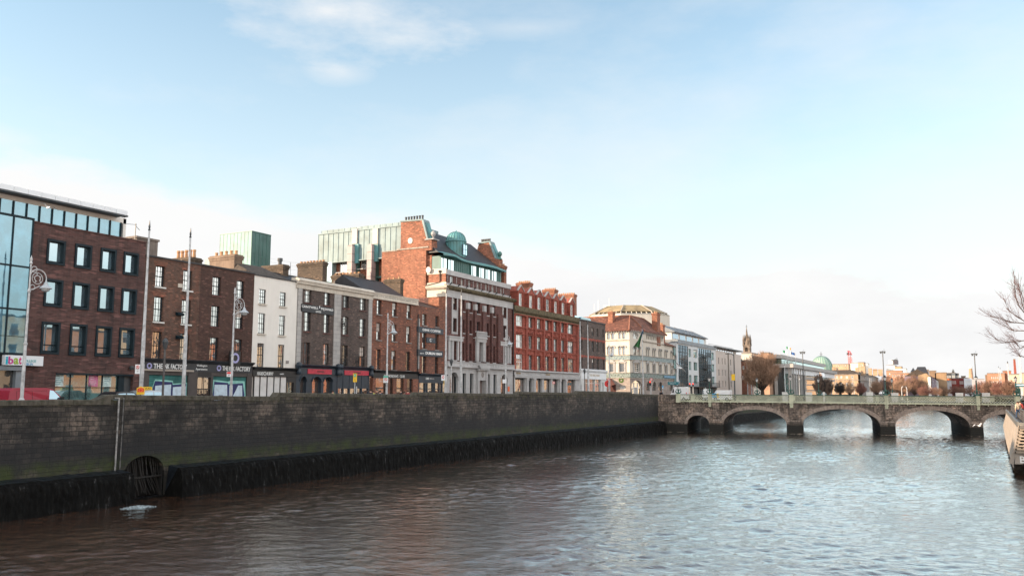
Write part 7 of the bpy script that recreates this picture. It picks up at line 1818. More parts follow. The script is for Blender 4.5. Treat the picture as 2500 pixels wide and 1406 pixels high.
def mill():
 Y=900;F_=yp(Y);P=lambda x,y:F_.p('O',x,y);xc=P(1545,500)[0];t=thing('windmill_tower','tapering old brick windmill tower with white domed cap','tower',(xc,Y,STREET))
 r1=P(1570,430)[0]-xc;r0=P(1592,600)[0]-P(1548,600)[0];z0,z1=P(1545,610)[1],P(1545,432)[1];zt=P(1535,383)[1]
 b=MB(F_);b.lathe((xc,-r0),[(r0*1.15,STREET),(r0,z0),(r1,z1)],24);b.build('brick_tower',plain('tan tower brick',(.38,.25,.17),.9,.2,.2),t)
 b=MB(F_);b.lathe((xc,-r0),[(r1*1.1,z1)]+[(r1*1.12*math.cos(a),z1+(zt-z1)*math.sin(a)) for a in np.linspace(.25,1.5,6)],20);b.build('dome_cap',wht,t,smooth=True)
mill()
def stack():
 Y=520;F_=yp(Y);P=lambda x,y:F_.p('O',x,y);t=thing('brick_chimney','tall red brick factory chimney above the right hand brick building','chimney',(P(2335,500)[0],Y,STREET))
 a0,a1,b0,b1=P(2322,540),P(2370,540),P(2308,285),P(2352,285);b=MB(F_);xc=(a0[0]+a1[0])/2;r=(a1[0]-a0[0])/2
 b.lathe((xc,-r),[(r*1.35,STREET),(r*1.2,a0[1]),(r*.98,b0[1])],4,R(45-10),R(405-10));b.build('shaft',m['terracotta'],t)
 b=MB(F_);b.lathe((xc,-r),[(r*1.0,b0[1]),(r*1.02,b0[1]+.6),(.01,b0[1]+.61)],4,R(35),R(395));b.build('cap',brn,t)
stack()
simple_block('brick_building','large orange brick building on the right bank behind brown trees','building','O',470,1850,2150,528,14,org,[(1900,2100,6,580,620),(1900,2100,6,660,700)])
simple_block('brick_building','raised dark brick stair block on the orange building roof','building','O',474,2133,2268,484,10,plain('dark orange brick',(.3,.13,.08),.9,.15,.3))
simple_block('pale_building','cream rendered building at the foot of the red factory chimney','building','O',440,2250,2450,545,12,plain('peach render',(.6,.45,.34),.8,.08,.3),[(2330,2400,1,630,690)])
simple_block('pale_building','peach building at the extreme right edge behind the poles','building','O',420,2452,2600,525,12,plain('peach render b',(.55,.36,.26),.8,.08,.3))
simple_block('far_block','narrow brown building left of the orange brick one','building','O',480,1810,1850,560,8,brn)
# trees along the quays beyond the bridge
for i,(lab,k,xl,xr,yt,Y,mt,n) in enumerate((
 ('very dark bare tree in front of the grey civic office end','N',990,1200,580,330,'twig_dark',3600),
 ('very dark bare tree with grey top beside the tan terrace','N',1150,1360,650,345,'twig_dark',3200),
 ('dark violet bushy tree between two pairs of white poles','N',1400,1580,700,380,'twig_dark',2200),
 ('thin ochre tree in front of the tan stone front','N',1540,1800,690,400,'twig_ochre',900),
 ('small red twigged tree before the terrace corner','N',1800,1980,720,390,'twig_red',1800),
 ('rounded ochre tree right of the red twigged one','N',2070,2300,690,395,'twig_ochre',1800),
 ('tall dark brown tree behind the first bridge lantern','O',-70,150,560,420,'twig',2500),
 ('broad ochre tree spreading behind the twin hooked posts','O',170,430,640,330,'twig_ochre',2600),
 ('tallest reddish brown tree of the middle group','O',380,680,545,400,'twig',3400),
 ('brown tree crown rising over the orange brick range','O',200,420,545,430,'twig',2200),
 ('low reddish tree before the tan gable','O',620,830,740,350,'twig_red',1800),
 ('low brown tree before the receding house fronts','O',830,1010,760,380,'twig',1500),
 ('low ochre tree under the white low building','O',960,1160,745,420,'twig_ochre',1500),
 ('low reddish tree under the deep red block','O',1170,1330,740,430,'twig_red',1500),
 ('low brown tree under the dark red house','O',1290,1450,745,430,'twig',1400),
 ('brown tree left of the tallest black lamp post foot','O',1440,1640,730,440,'twig',1500),
 ('brown tree right of the black lamp post','O',1640,1830,670,380,'twig_red',2300),
 ('dense brown tree in front of the orange brick building','O',1780,2010,640,350,'twig',2800),
 ('dense reddish tree between two leaning white poles','O',1960,2180,660,340,'twig_red',2800),
 ('brown tree beside the green bridge end ornament','O',2130,2360,640,300,'twig',2600))):
 w_=(xr-xl)*(.25 if k=='O' else .06);px_tree('bare_tree',lab,k,xl-w_,xr+w_,yt,930,Y,m[mt],n=int(n*1.5),tw=.035,seed=20+i,up=.5,trunk=.3,base=.08,group='bare trees along the far quays',z0=STREET)
# low hedge line closing the far end of the river
tag(sheet('far_quay',-60,14,905,930,6.5,m['coping']),kind='structure')
# ---------------------------------------------------------------- street furniture
PXW=-46.5
def pole(label,x,y,top,base=STREET,r0=.13,r1=.055,group='tall white poles along the quays',sgn=None):
 t=thing('white_pole',label,'pole',(x,y,base),group)
 b=MB(WORLD);c=(x,-y);zm=base+(top-base)*.42
 b.lathe(c,[(r0*1.5,base),(r0*1.5,base+.6),(r0,base+.7),(r0*.92,zm),(r0*.75,zm+.05),(r1,top-.7),(.001,top-.7)],8);b.build('shaft',m['pole_white'],t)
 b=MB(WORLD);b.lathe(c,[(r1,top-.7),(r1*1.5,top-.62),(r1*.8,top-.55),(r1*1.25,top-.45),(.012,top),(.001,top)],6);b.build('finial',m['steel_grey'],t)
 return t
for Y,top,lab in ((37.83,17.77,'leftmost tall white pole, in front of the dark brick college corner'),(41.22,17.84,'tall white pole between the windows of the mottled brick house'),(74.67,17.46,'tall white pole at the joint of coffee house and stone fronted hotel'),
  (77.7,17.57,'tall white pole in front of the left part of the hotel'),(110.07,17.16,'tall white pole just right of the red terracotta building'),(112.86,16.97,'tall white pole in front of the brown corner house'),(136.71,17.89,'tall white pole flying a drooping green and blue flag before the cream corner building')):
 P7=pole(lab,PXW,Y,top)
for x,y,lab in ((-54.5,253.8,'left white pole of the pair overlapping the large brown tree'),(-53.5,254.3,'right white pole of the pair overlapping the large brown tree'),(-53.9,312,'short looking white pole left of the civic flagpoles'),(-59.3,413,'left white pole of the pair by the dark bare tree'),(-60.6,430,'right white pole of the pair by the dark bare tree'),
  (-56.7,471.8,'left white pole of the pair right of the dark tree'),(-53.6,452.8,'right white pole of the pair right of the dark tree'),(-60.2,590.4,'left white pole of the pair crossing the tan terrace'),(-59.3,590.9,'right white pole of the pair crossing the tan terrace'),(-50.3,595.6,'left white pole of the pair before the grey terrace return'),(-49.5,596,'right white pole of the pair before the grey terrace return'),
  (16.7,521,'leftmost bright white pole on the right bank'),(14.3,380,'left pole of the middle pair on the right bank'),(15.6,400,'right pole of the middle pair on the right bank'),(14.7,322.5,'left pole of the pair left of the red factory chimney'),(14.95,324.7,'right pole of the pair left of the red factory chimney'),(14.4,256.3,'left pole of the pair nearest the right edge'),(15.5,271,'right pole of the pair nearest the right edge')):
 if y<905:pole(lab,x,y,17.0,r0=.15,r1=.08)
# civic flagpoles with flags
def flag(t,x,y,z,w,h,cols,seed,drop=.6,rot=0):
 """hanging cloth: wavy strip, colours side by side"""
 b=MB(WORLD);n=12;k=len(cols)
 for i in range(n):
  for j in range(6):
   def P_(a,c):f=a/n;return (x+.1+math.cos(rot)*w*f*(1-.25*drop),-y+math.sin(rot)*w*f+.16*math.sin(f*9+seed),z-h*c/6-drop*w*f**.8-.05*math.sin(f*14+c))
   b.face([P_(i,j),P_(i+1,j),P_(i+1,j+1),P_(i,j+1)],(i*k // n) if k<4 else 0)
 b.build('flag',cols,t)
fg,fb,fo,fw=plain('green cloth',(.03,.2,.1),.9,.15,3),plain('blue cloth',(.02,.08,.25),.9,.15,3),plain('orange cloth',(.6,.2,.05),.9,.1,3),plain('white cloth',(.7,.7,.7),.9,.05,3)
for k,x,y,cols,lab in (('G',1697,365,[fw,fg],'civic flagpole with small green and white flag'),('G',1735,322,[fo,fw,fg],'tallest civic flagpole with tricolour flag'),('G',1788,385,[fb],'civic flagpole with dark blue flag')):
 Y=345;X,z=on_y(k,x,y,Y);t=thing('flagpole',lab,'flagpole',(X,Y,17),'flagpoles on the civic terrace');b=MB(WORLD);b.lathe((X,-Y),[(.14,STREET),(.12,z),(.001,z+.1)],6);b.build('shaft',m['pole_white'],t);flag(t,X,Y,z-.1,-1.9,.9,cols,x,.35)
# the big drooping flag
def bigflag():
 x,y=PXW,136.71;F_=yp(y);b=MB(WORLD);n,k=10,14;G_={}
 a0,z0=F_.p('F',900,440);
 for i in range(n+1):
  for j in range(k+1):
   f,g=i/n,j/k;w=(.2+1.35*g**1.0)*(1-.15*g)
   X=x-.06-f*(w*.55+.9*g) ;z=z0-g*3.1-f*(1-g)*.9*0-.9*f*(1-g)
   if g>.0:X=x-.06-(g*.75+f*(.35+.75*g))*1.0+.0
   G_[i,j]=(X+.35,-y+.22*math.sin(f*11+g*3),z-.1*math.sin(f*7))
 for i in range(n):
  for j in range(k):b.face([G_[i,j],G_[i+1,j],G_[i+1,j+1],G_[i,j+1]],0 if (j/k<.42+.2*math.sin(i)) else 1)
 o=b.build('flag',[plain('teal blue cloth',(.02,.12,.24),.85,.3,1),plain('green cloth b',(.04,.17,.06),.85,.3,1)],P7)
bigflag()
def swan_lamp(label,x,y,top,base=STREET):
 t=thing('street_lamp',label,'street lamp',(x,y,base),'ornate swan neck street lamps along the quay');c=(x,-y);A=Frame(x,y,0,1)
 b=MB(WORLD);H_=top-base
 b.lathe(c,[(.16,base),(.16,base+1.0),(.2,base+1.05),(.1,base+1.25),(.085,base+H_*.45),(.12,base+H_*.45+.08),(.07,base+H_*.46+.1),(.06,base+H_*.77),(.1,base+H_*.78),(.045,base+H_*.8),(.04,top-.5),(.09,top-.45),(.05,top-.35),(.07,top-.2),(.01,top)],10);b.build('column',m['pole_white'],t)
 zc=top-1.25;b=MB(A);cx=.5
 def circ(cx_,cz,r,a0,a1,w=.02,n=16):b.tube([(cx_+r*math.cos(a0+(a1-a0)*i/n),0,cz+r*math.sin(a0+(a1-a0)*i/n)) for i in range(n+1)],w,5)
 circ(cx-.02,zc,.5,math.pi*1.02,-.25,.03,18);circ(cx-.06,zc-.02,.32,0,6.28);circ(cx-.06,zc-.02,.17,-.6,4.6);circ(.22,zc+.48,.17,0,6.0,.022);circ(.18,zc-.55,.14,0,6.0,.022)
 for k in range(5):a=.5+k*1.25;b.bar((cx-.06+.17*math.cos(a),0,zc+.17*math.sin(a)),(cx-.06+.32*math.cos(a),0,zc+.32*math.sin(a)),.028)
 b.tube([(0,0,zc-.75),(.3,0,zc-.62),(.62,0,zc-.42)],.028,5)
 b.build('scroll_bracket',m['pole_white'],t)
 b=MB(A);lx=cx+.48;zl=zc-.16
 b.lathe((lx,0),[(.03,zl+.1),(.05,zl),(.11,zl-.07),(.12,zl-.17),(.17,zl-.21),(.33,zl-.35),(.345,zl-.39),(.3,zl-.39)],14);b.build('lamp_shade',plain('pale grey lamp shade',(.4,.44,.48),.4,.1,3),t)
 b=MB(A);b.lathe((lx,0),[(.25,zl-.38),(.21,zl-.5),(.1,zl-.57),(.001,zl-.59)],12);b.build('lamp_glass',plain('clear lamp bowl',(.4,.43,.45),.15,.1,3),t)
 return t
for Y,top,lab in ((29.97,14.3,'ornate white swan neck lamp at the left edge before the blue glass corner'),(45.52,14.19,'ornate white swan neck lamp before the plain brown brick house'),(64.49,13.89,'ornate white swan neck lamp before the club house'),(87.81,13.97,'ornate white swan neck lamp before the right end of the hotel'),(121.23,13.98,'ornate white swan neck lamp before the cream corner building east side')):
 swan_lamp(lab,PXW,Y,top)
for x,y,lab in ((-55,262,'distant swan neck lamp between the pole pair and the civic office'),(-52,330,'distant swan neck lamp in front of the civic columns'),(-52,420,'distant swan neck lamp before the dark bare tree')):swan_lamp(lab,x,y,13.3)
def lantern_post(label,x,y,top,base=STREET,mt='pole_dark'):
 t=thing('lantern_post',label,'street lamp',(x,y,base),'slender posts with a small lantern');c=(x,-y);b=MB(WORLD)
 b.lathe(c,[(.13,base),(.13,base+.8),(.075,base+.9),(.06,top-.75),(.001,top-.75)],8);b.build('column',m[mt],t)
 b=MB(WORLD);b.lathe(c,[(.05,top-.75),(.1,top-.68),(.19,top-.3),(.2,top-.26),(.13,top-.1),(.04,top-.02),(.001,top)],6);b.build('lantern',m['steel_grey'],t)
lantern_post('slender dark lantern post left of the second tall white pole',PXW,39.55,10.14);lantern_post('slender lantern post before the left arched window of the hotel',PXW,75.77,10.07,mt='pole_white');lantern_post('slender lantern post before the white shopfront',PXW,111.5,9.95)
# signs on posts
def ring_sign(t,F_,s_,z_,r,d,slash=True,nm='sign'):
 q=MB(F_);n=20;q.prism([(s_+r*math.cos(2*math.pi*i/n),z_+r*math.sin(2*math.pi*i/n)) for i in range(n)],d-.02,d);o=q.build(nm,m['letter_white'],t)
 ring(o,s_,z_,r*.78,r,d+.001,m['red_sign'],'red_ring',F_)
 if slash:q=MB(F_);q.bar((s_-r*.6,d+.01,z_+r*.6),(s_+r*.6,d+.01,z_-r*.6),r*.2,.02);q.bar((s_-r*.2,d+.005,z_-r*.4),(s_,d+.005,z_+r*.4),r*.22,.01,);q.build('bar',m['red_sign'],o)
 return o
CAMF=lambda x,y:Frame(x,y,y,-x) if False else Frame(x,y,abs(y),abs(x))     # turned to face down the street towards the viewer
def plate(name,label,cat,k,x0,x1,y0,y1,X,mat,post=True,group=None,pm='pole_white'):
 Y,zt=on_x(k,(x0+x1)/2,y0,X);t=thing(name,label,cat,(X,Y,STREET),group);F_=Frame(X,Y,abs(Y),abs(X))
 a,z1=F_.p(k,x0,y0);e,z0=F_.p(k,x1,y1);b=MB(F_);b.box(a,e,.08,.12,z0,z1);pl=b.build('plate',mat,t)
 if post:b=MB(F_);b.lathe(((a+e)/2,0),[(.045,STREET),(.045,z1),(.001,z1)],6);b.build('post',m[pm],t)
 return t,F_,a,e,z0,z1,pl
t,F_,a,e,z0,z1,pl=plate('parking_sign','white clearway sign with red crossed circle on the first white pole','sign','A',845,873,1150,1208,-46.3,m['sign_white'],False)
ring_sign(pl,F_,(a+e)/2,z1-(e-a)*.55,(e-a)*.36,.14)
text('lettering','CLEARWAY',F_,a+.06,e-.06,z0+.28,z0+.36,.122,m['letter_dark'],pl,.005);text('lettering','7-19',F_,a+.1,e-.1,z0+.1,z0+.22,.122,m['letter_dark'],pl,.005)
t,F_,a,e,z0,z1,pl=plate('disc_sign','pair of white plates with blue disc right of the first white pole','sign','A',876,898,1148,1232,-46.6,m['sign_white'])
ring_sign(pl,F_,(a+e)/2,(z0+z1)/2,(e-a)*.42,.14,False);text('lettering','P',F_,a+.12,e-.12,z1-.42,z1-.14,.122,m['blue_paint'],pl,.005)
t,F_,a,e,z0,z1,pl=plate('bus_stop_sign','yellow bus stop flag sign before the right dark blue pub front','sign','K',1015,1070,195,328,-46.4,m['yellow']);
q=MB(F_);q.box(a+.05,e-.05,.121,.13,z1-.32,z1-.05);q.build('green_disc',plain('green disc',(.03,.3,.15),.5,.1,3),pl);text('lettering','BUS',F_,a+.08,e-.08,z1-.24,z1-.13,.131,m['letter_white'],pl,.005);text('lettering','39\n69\n79',F_,a+.12,e-.12,z0+.08,z1-.4,.122,m['letter_dark'],pl,.005)
q=MB(F_);q.box(a+.3,e+.02,.05,.14,STREET+1.0,STREET+2.1);q.build('timetable_case',m['sign_white'],t)
t,F_,a,e,z0,z1,pl=plate('tram_sign','small green and white information plate on the lamp before the club','sign','K',1476,1546,232,338,-46.3,m['sign_white'],False);q=MB(F_);q.box(a,e,.121,.13,z1-.18,z1);q.build('green_strip',plain('green strip',(.1,.4,.3),.5,.1,3),pl);ring_sign(pl,F_,(a+e)/2,(z0+z1)/2,(e-a)*.32,.14,True)
t,F_,a,e,z0,z1,pl=plate('parking_sign','white sign with red diamond at the foot of the pole by the coffee house','sign','E',330,368,1130,1188,-46.3,m['sign_white'],False);c_=(a+e)/2;zc_=(z0+z1)/2+.06;q=MB(F_);q.prism([(c_-.13,zc_),(c_,zc_-.2),(c_+.13,zc_),(c_,zc_+.2)],.121,.13);q.build('red_diamond',m['red_sign'],pl);q=MB(F_);q.prism([(c_-.07,zc_),(c_,zc_-.11),(c_+.07,zc_),(c_,zc_+.11)],.13,.135);q.build('white_diamond',m['sign_white'],pl)
t,F_,a,e,z0,z1,pl=plate('bus_stop_sign','yellow and green bus stop sign right of the coffee house corner','sign','E',356,384,1150,1235,-46.9,m['yellow']);q=MB(F_);q.box(a+.04,e-.04,.121,.13,z1-.4,z1-.06);q.build('green_disc',plain('green disc b',(.03,.25,.12),.5,.1,3),pl)
t,F_,a,e,z0,z1,pl=plate('info_sign','small white box sign on the lamp at the right end of the hotel','sign','L',993,1052,272,328,-46.3,m['sign_white'],False)
t,F_,a,e,z0,z1,pl=plate('road_sign','small pink and white plate on the lamp before the second ink factory sign','sign','J',1272,1332,280,355,-46.3,m['sign_white'],False);q=MB(F_);q.box(a+.02,e-.02,.121,.13,z1-.16,z1-.02);q.build('red_strip',m['red_sign'],pl);q=MB(F_);q.box(a+.08,e-.08,.121,.13,z0+.08,z1-.24);q.build('symbol',m['letter_dark'],pl)
# lifebuoy housing
def buoy():
 Y,z1=on_x('I',2142,640,-45.6);t=thing('lifebuoy_box','yellow lifebuoy housing with red ring standing on the quay wall','lifebuoy box',(-45.6,Y,6.3));F_=Frame(-45.6,Y,abs(Y),45.6)
 a=F_.s_('I',2085,700);e=F_.s_('I',2208,700);z0=F_.z_('I',2142,768);zs=F_.z_('I',2142,670);c_=(a+e)/2
 b=MB(F_);b.prism([(a,z0),(e,z0),(e,zs),(c_,z1),(a,zs)],-.12,.05);
 b.build('housing',m['yellow'],t);b=MB(F_);b.prism([(a+.05,z0+.16),(e-.05,z0+.16),(e-.05,zs-.03),(c_,z1-.08),(a+.05,zs-.03)],.051,.06);b.build('recess',m['red_sign'],t)
 ring(t,c_,(z0+zs)/2+.07,.07,.13,.062,m['orange'],'lifebuoy',F_);b=MB(F_);b.lathe((c_,-.05),[(.04,5.2),(.04,z0)],6);b.build('post',m['pole_dark'],t)
buoy()
# traffic signals, direction sign and round signs at the corner
def sig(label,k,x,y0,y1,X,col_):
 Y,zt=on_x(k,x,y0,X);t=thing('traffic_light',label,'traffic light',(X,Y,STREET),'traffic lights at the bridge corner');F_=Frame(X,Y,abs(Y),abs(X));zb_=F_.z_(k,x,y1);b=MB(F_);b.box(-.17,.17,-.1,.12,zb_,zt);b.build('signal_head',m['black_paint'],t)
 hh=(zt-zb_)/3
 for i in range(3):
  q=MB(F_);n=12;q.prism([(.11*math.cos(2*math.pi*j/n),zt-hh*(i+.5)+.11*math.sin(2*math.pi*j/n)) for j in range(n)],.121,.13)
  if i==0:mm=bpy.data.materials.new('lit red lamp');mm.use_nodes=True;P_=mm.node_tree.nodes['Principled BSDF'];P_.inputs['Base Color'].default_value=(.6,.02,.02,1);P_.inputs['Emission Color'].default_value=(1,.05,.03,1);P_.inputs['Emission Strength'].default_value=1.2
  else:mm=m['black_paint']
  q.build('red_lens' if i==0 else 'dark_lens',mm,t)
 b=MB(F_);b.lathe((0,-.05),[(.06,STREET),(.06,zb_)],8);b.build('post',m['pole_white'],t)
sig('red traffic light under the no turn sign before the cream corner building','F',1012,1138,1195,-46.9,0);sig('left one of the two traffic lights right of the white van','F',1535,1165,1210,-47.4,0);sig('right one of the two traffic lights right of the white van','F',1578,1165,1210,-47.0,0)
def roundsign(label,k,x,y,r_px,X,arrow=False):
 Y,z=on_x(k,x,y,X);t=thing('road_sign',label,'road sign',(X,Y,STREET));F_=Frame(X,Y,abs(Y),abs(X));r=abs(F_.s_(k,x+r_px,y)-F_.s_(k,x,y));b=MB(F_);b.lathe((0,-.04),[(.045,STREET),(.045,z)],6);b.build('post',m['pole_white'],t)
 if arrow:q=MB(F_);n=20;q.prism([(r*1.1*math.cos(2*math.pi*i/n),z+r*1.5*math.sin(2*math.pi*i/n)) for i in range(n)],-.02,.02);q.prism([(-r*1.2,z),(-r*.4,z+r),(-r*.4,z-r)],-.018,.024);o=q.build('red_arrow_disc',m['red_sign'],t);q=MB(F_);q.box(r*.1,r*.5,.024,.03,z-r*.6,z+r*.5);q.build('emblem',m['black_paint'],o)
 else:ring_sign(t,F_,0,z,r,.02)
roundsign('round no left turn sign above the traffic light before the cream corner building','F',1028,1112,18,-46.7);roundsign('round no turn sign above the big red disc at the street corner','F',463,1112,17,-46.4);roundsign('big red disc with arrow edge at the street corner before the awning','F',440,1170,27,-46.8,True);roundsign('round no turn sign reflected beside the red building shop windows','L',1735,322,20,-46.6)
t,F_,a,e,z0,z1,pl=plate('direction_sign','dark teal direction sign above the white van at the bridge corner','sign','F',1243,1390,1145,1186,-47,plain('teal sign',(.01,.13,.16),.5,.1,2),True)
text('lettering','City Centre',F_,a+.3,e-.5,(z0+z1)/2+.03,z1-.08,.122,m['letter_white'],pl,.005);text('lettering','Airport',F_,a+.5,e-.9,z0+.08,(z0+z1)/2-.05,.122,m['letter_white'],pl,.005)
t,F_,a,e,z0,z1,pl=plate('street_sign','small blue and white plate left of the direction sign','sign','F',1168,1190,1195,1235,-47.2,m['blue_paint']);q=MB(F_);q.box(a+.04,e-.04,.121,.13,z0+.05,z0+.2);q.build('white_panel',m['sign_white'],pl)
# yellow banner lamp, black tall posts
def tallpost(label,k,x,y,Y,banner=None):
 X,z=on_y(k,x,y,Y);t=thing('tall_lamp_post',label,'lamp post',(X,Y,STREET));c=(X,-Y);b=MB(WORLD);b.lathe(c,[(.2,STREET),(.2,STREET+1.2),(.12,STREET+1.4),(.1,(STREET+z)/2),(.13,(STREET+z)/2+.1),(.08,(STREET+z)/2+.2),(.07,z-.1),(.001,z)],8);b.build('column',m['steel_grey'],t)
 b=MB(WORLD)
 if banner:b.tube([(X,-Y,z-.3),(X-.3,-Y,z),(X-.9,-Y,z+.05)],.05,5);b.box(X-1.4,X-.7,-Y-.15,-Y+.15,z-.02,z+.1)
 else:b.box(X-.5,X+.5,-Y-.12,-Y+.12,z-.25,z-.12);b.box(X-.42,X-.16,-Y-.16,-Y+.16,z-.5,z-.25);b.box(X+.16,X+.42,-Y-.16,-Y+.16,z-.5,z-.25);b.bar((X+.25,-Y,z-.1),(X+.25,-Y,z+.3),.04)
 b.build('lamp_head',m['steel_grey'],t)
 if banner:
  F_=yp(Y);a,z1=F_.p('G',1060,625);e,z0=F_.p('G',1102,695);q=MB(F_);q.box(a,e,.15,.2,z0,z1);pl=q.build('banner',m['yellow'],t);text('lettering','WA\nWA',F_,a+.35,e-.35,z0+.7,z1-.4,.202,m['letter_dark'],pl,.01)
tallpost('tall dark lamp post carrying a yellow banner by the beige block','G',1083,392,150,True)
tallpost('tall black twin lamp post left of the green dome','G',1870,360,162);tallpost('tall black twin lamp post in the middle of the bridge','H',818,355,162);tallpost('tall black twin lamp post near the right end of the bridge','H',1867,380,162)
for x,lab in ((300,'left hooked white post above the bridge parapet'),(395,'right hooked white post above the bridge parapet')):
 X,z=on_y('O',x,758,200);t=thing('hooked_post',lab,'post',(X,200,STREET),'hooked white posts');b=MB(WORLD);sg=1 if x==300 else-1;b.tube([(X,-200,STREET),(X,-200,z-.6),(X+sg*.1,-200,z-.1),(X+sg*.35,-200,z)],.08,6);b.build('column',m['pole_white'],t);b=MB(WORLD);b.box(X+sg*.5-.22,X+sg*.5+.22,-200.2,-199.8,z-.1,z+.04);b.build('lamp_head',m['pole_white'],t)
# ornate lamps standing on the bridge parapet posts
def bridge_lamp(label,s,d,h=2.5,twin=False):
 z0=ptop(s)+(.06 if d>-5 else .0);W_=BR.W(s,d,z0);t=thing('bridge_lamp',label,'street lamp',W_,'ornate lanterns on the bridge parapet');c=(W_[0],-W_[1]);b=MB(WORLD)
 b.lathe(c,[(.22,z0),(.2,z0+.2),(.1,z0+.3),(.16,z0+.75),(.07,z0+.95),(.06,z0+h-.85),(.11,z0+h-.8),(.001,z0+h-.8)],10)
 for sg in (-1,1):      # curled sea-creature brackets at the base
  b.tube([(c[0]+sg*(.15+.32*math.sin(a_)),c[1],z0+.08+.62*a_/3.0) for a_ in np.linspace(0,3.0,9)],[.09,.1,.1,.09,.08,.07,.06,.05,.03],6)
  b.tube([(c[0]+sg*.16,c[1],z0+.7),(c[0]+sg*.38,c[1],z0+.85),(c[0]+sg*.42,c[1],z0+.68)],.04,5)
 b.build('column',m['green_dark'],t)
 zl=z0+h-.8;b=MB(WORLD);b.lathe(c,[(.1,zl),(.24,zl+.5)],6);b.build('lantern_glass',plain('pale lantern glass',(.6,.62,.62),.2,.1,3),t)
 b=MB(WORLD);b.lathe(c,[(.27,zl+.5),(.24,zl+.56),(.1,zl+.72),(.05,zl+.82),(.001,zl+.92)],6);b.lathe(c,[(.08,zl-.06),(.13,zl+.02),(.08,zl+.02)],6);b.build('lantern_cap',m['black_paint'],t)
for s,d,h,lab in ((-6.35,.1,1.5,'short lamp base at the left end post of the bridge'),(-1.15,.1,2.9,'ornate lantern on the second bridge post from the left'),(11.85,.1,3.1,'ornate lantern on the bridge post in front of the civic office'),(26.1,.1,3.1,'ornate lantern on the middle bridge post beside the black twin post'),(38.9,.1,3.1,'ornate lantern on the bridge post near the right end'),(44.2,.1,3.0,'ornate lantern at the right end post of the bridge'),
  (5.5,-18.6,3.1,'ornate far side lantern by the beige block'),(16.3,-18.6,3.1,'ornate far side lantern before the civic glazing'),(28.6,-18.6,3.1,'ornate far side lantern right of the bridge middle')):
 bridge_lamp(lab,s,d,h)
# planters on the bridge
for k,x0,x1,lab in (('N',382,502,'white planter box left of the civic lantern'),('N',830,960,'white planter box before the civic glazing'),('N',1160,1206,'small white box under the dark bare tree'),('N',1990,2122,'white planter box before the terrace return'),('O',120,248,'white planter box left of the hooked posts'),('O',1280,1412,'white planter box under the white house'),('O',1755,1892,'white planter box right of the black post')):
 s=BR.s_(k,x0,915,-1.2);e=BR.s_(k,x1,915,-1.2);zt=BR.z_(k,x0,913 if k=='N' else 872,-1.2);W_=BR.W(s,-1.2,5.1);t=thing('planter_box',lab,'planter',W_,'white planter boxes on the bridge footpath')
 b=MB(BR);b.prism([(s+.06,5.1),(e-.06,5.1),(e,zt),(s,zt)],-1.8,-1.2);b.build('box',m['white_frame'],t);b=MB(BR);b.box(s+.05,e-.05,-1.75,-1.25,zt-.04,zt+.015);b.build('soil',m['earth'],t)
# green kiosk at the right end of the bridge
def kiosk():
 F_=yp(163);a,z1=F_.p('O',2365,785);e=F_.s_('O',2440,800);t=thing('kiosk','dark green riverside kiosk with round emblem and blue sign above','kiosk',(a,163,STREET));b=MB(F_);b.box(a,e,-2,0,STREET,z1);b.build('cabin',m['green_dark'],t)
 q=MB(F_);s0,s1=F_.s_('O',2340,720),F_.s_('O',2500,720);z0,z2=F_.z_('O',2400,768),F_.z_('O',2400,700);q.box(s0,s1,-.6,.1,z0,z2);q.build('sign_board',plain('teal board',(.02,.12,.16),.5,.2,2),t)
 q=MB(F_);q.box(a+.3,a+.45,-.3,-.2,z1,z0);q.box(e-.45,e-.3,-.3,-.2,z1,z0);q.box(s0+.2,s1,.101,.12,z0+.25,z0+.4);q.build('sign_post',m['letter_white'],t);ring(t,(a+e)/2,z1-1.4,.32,.45,.01,m['letter_white'],'emblem',F_)
kiosk()
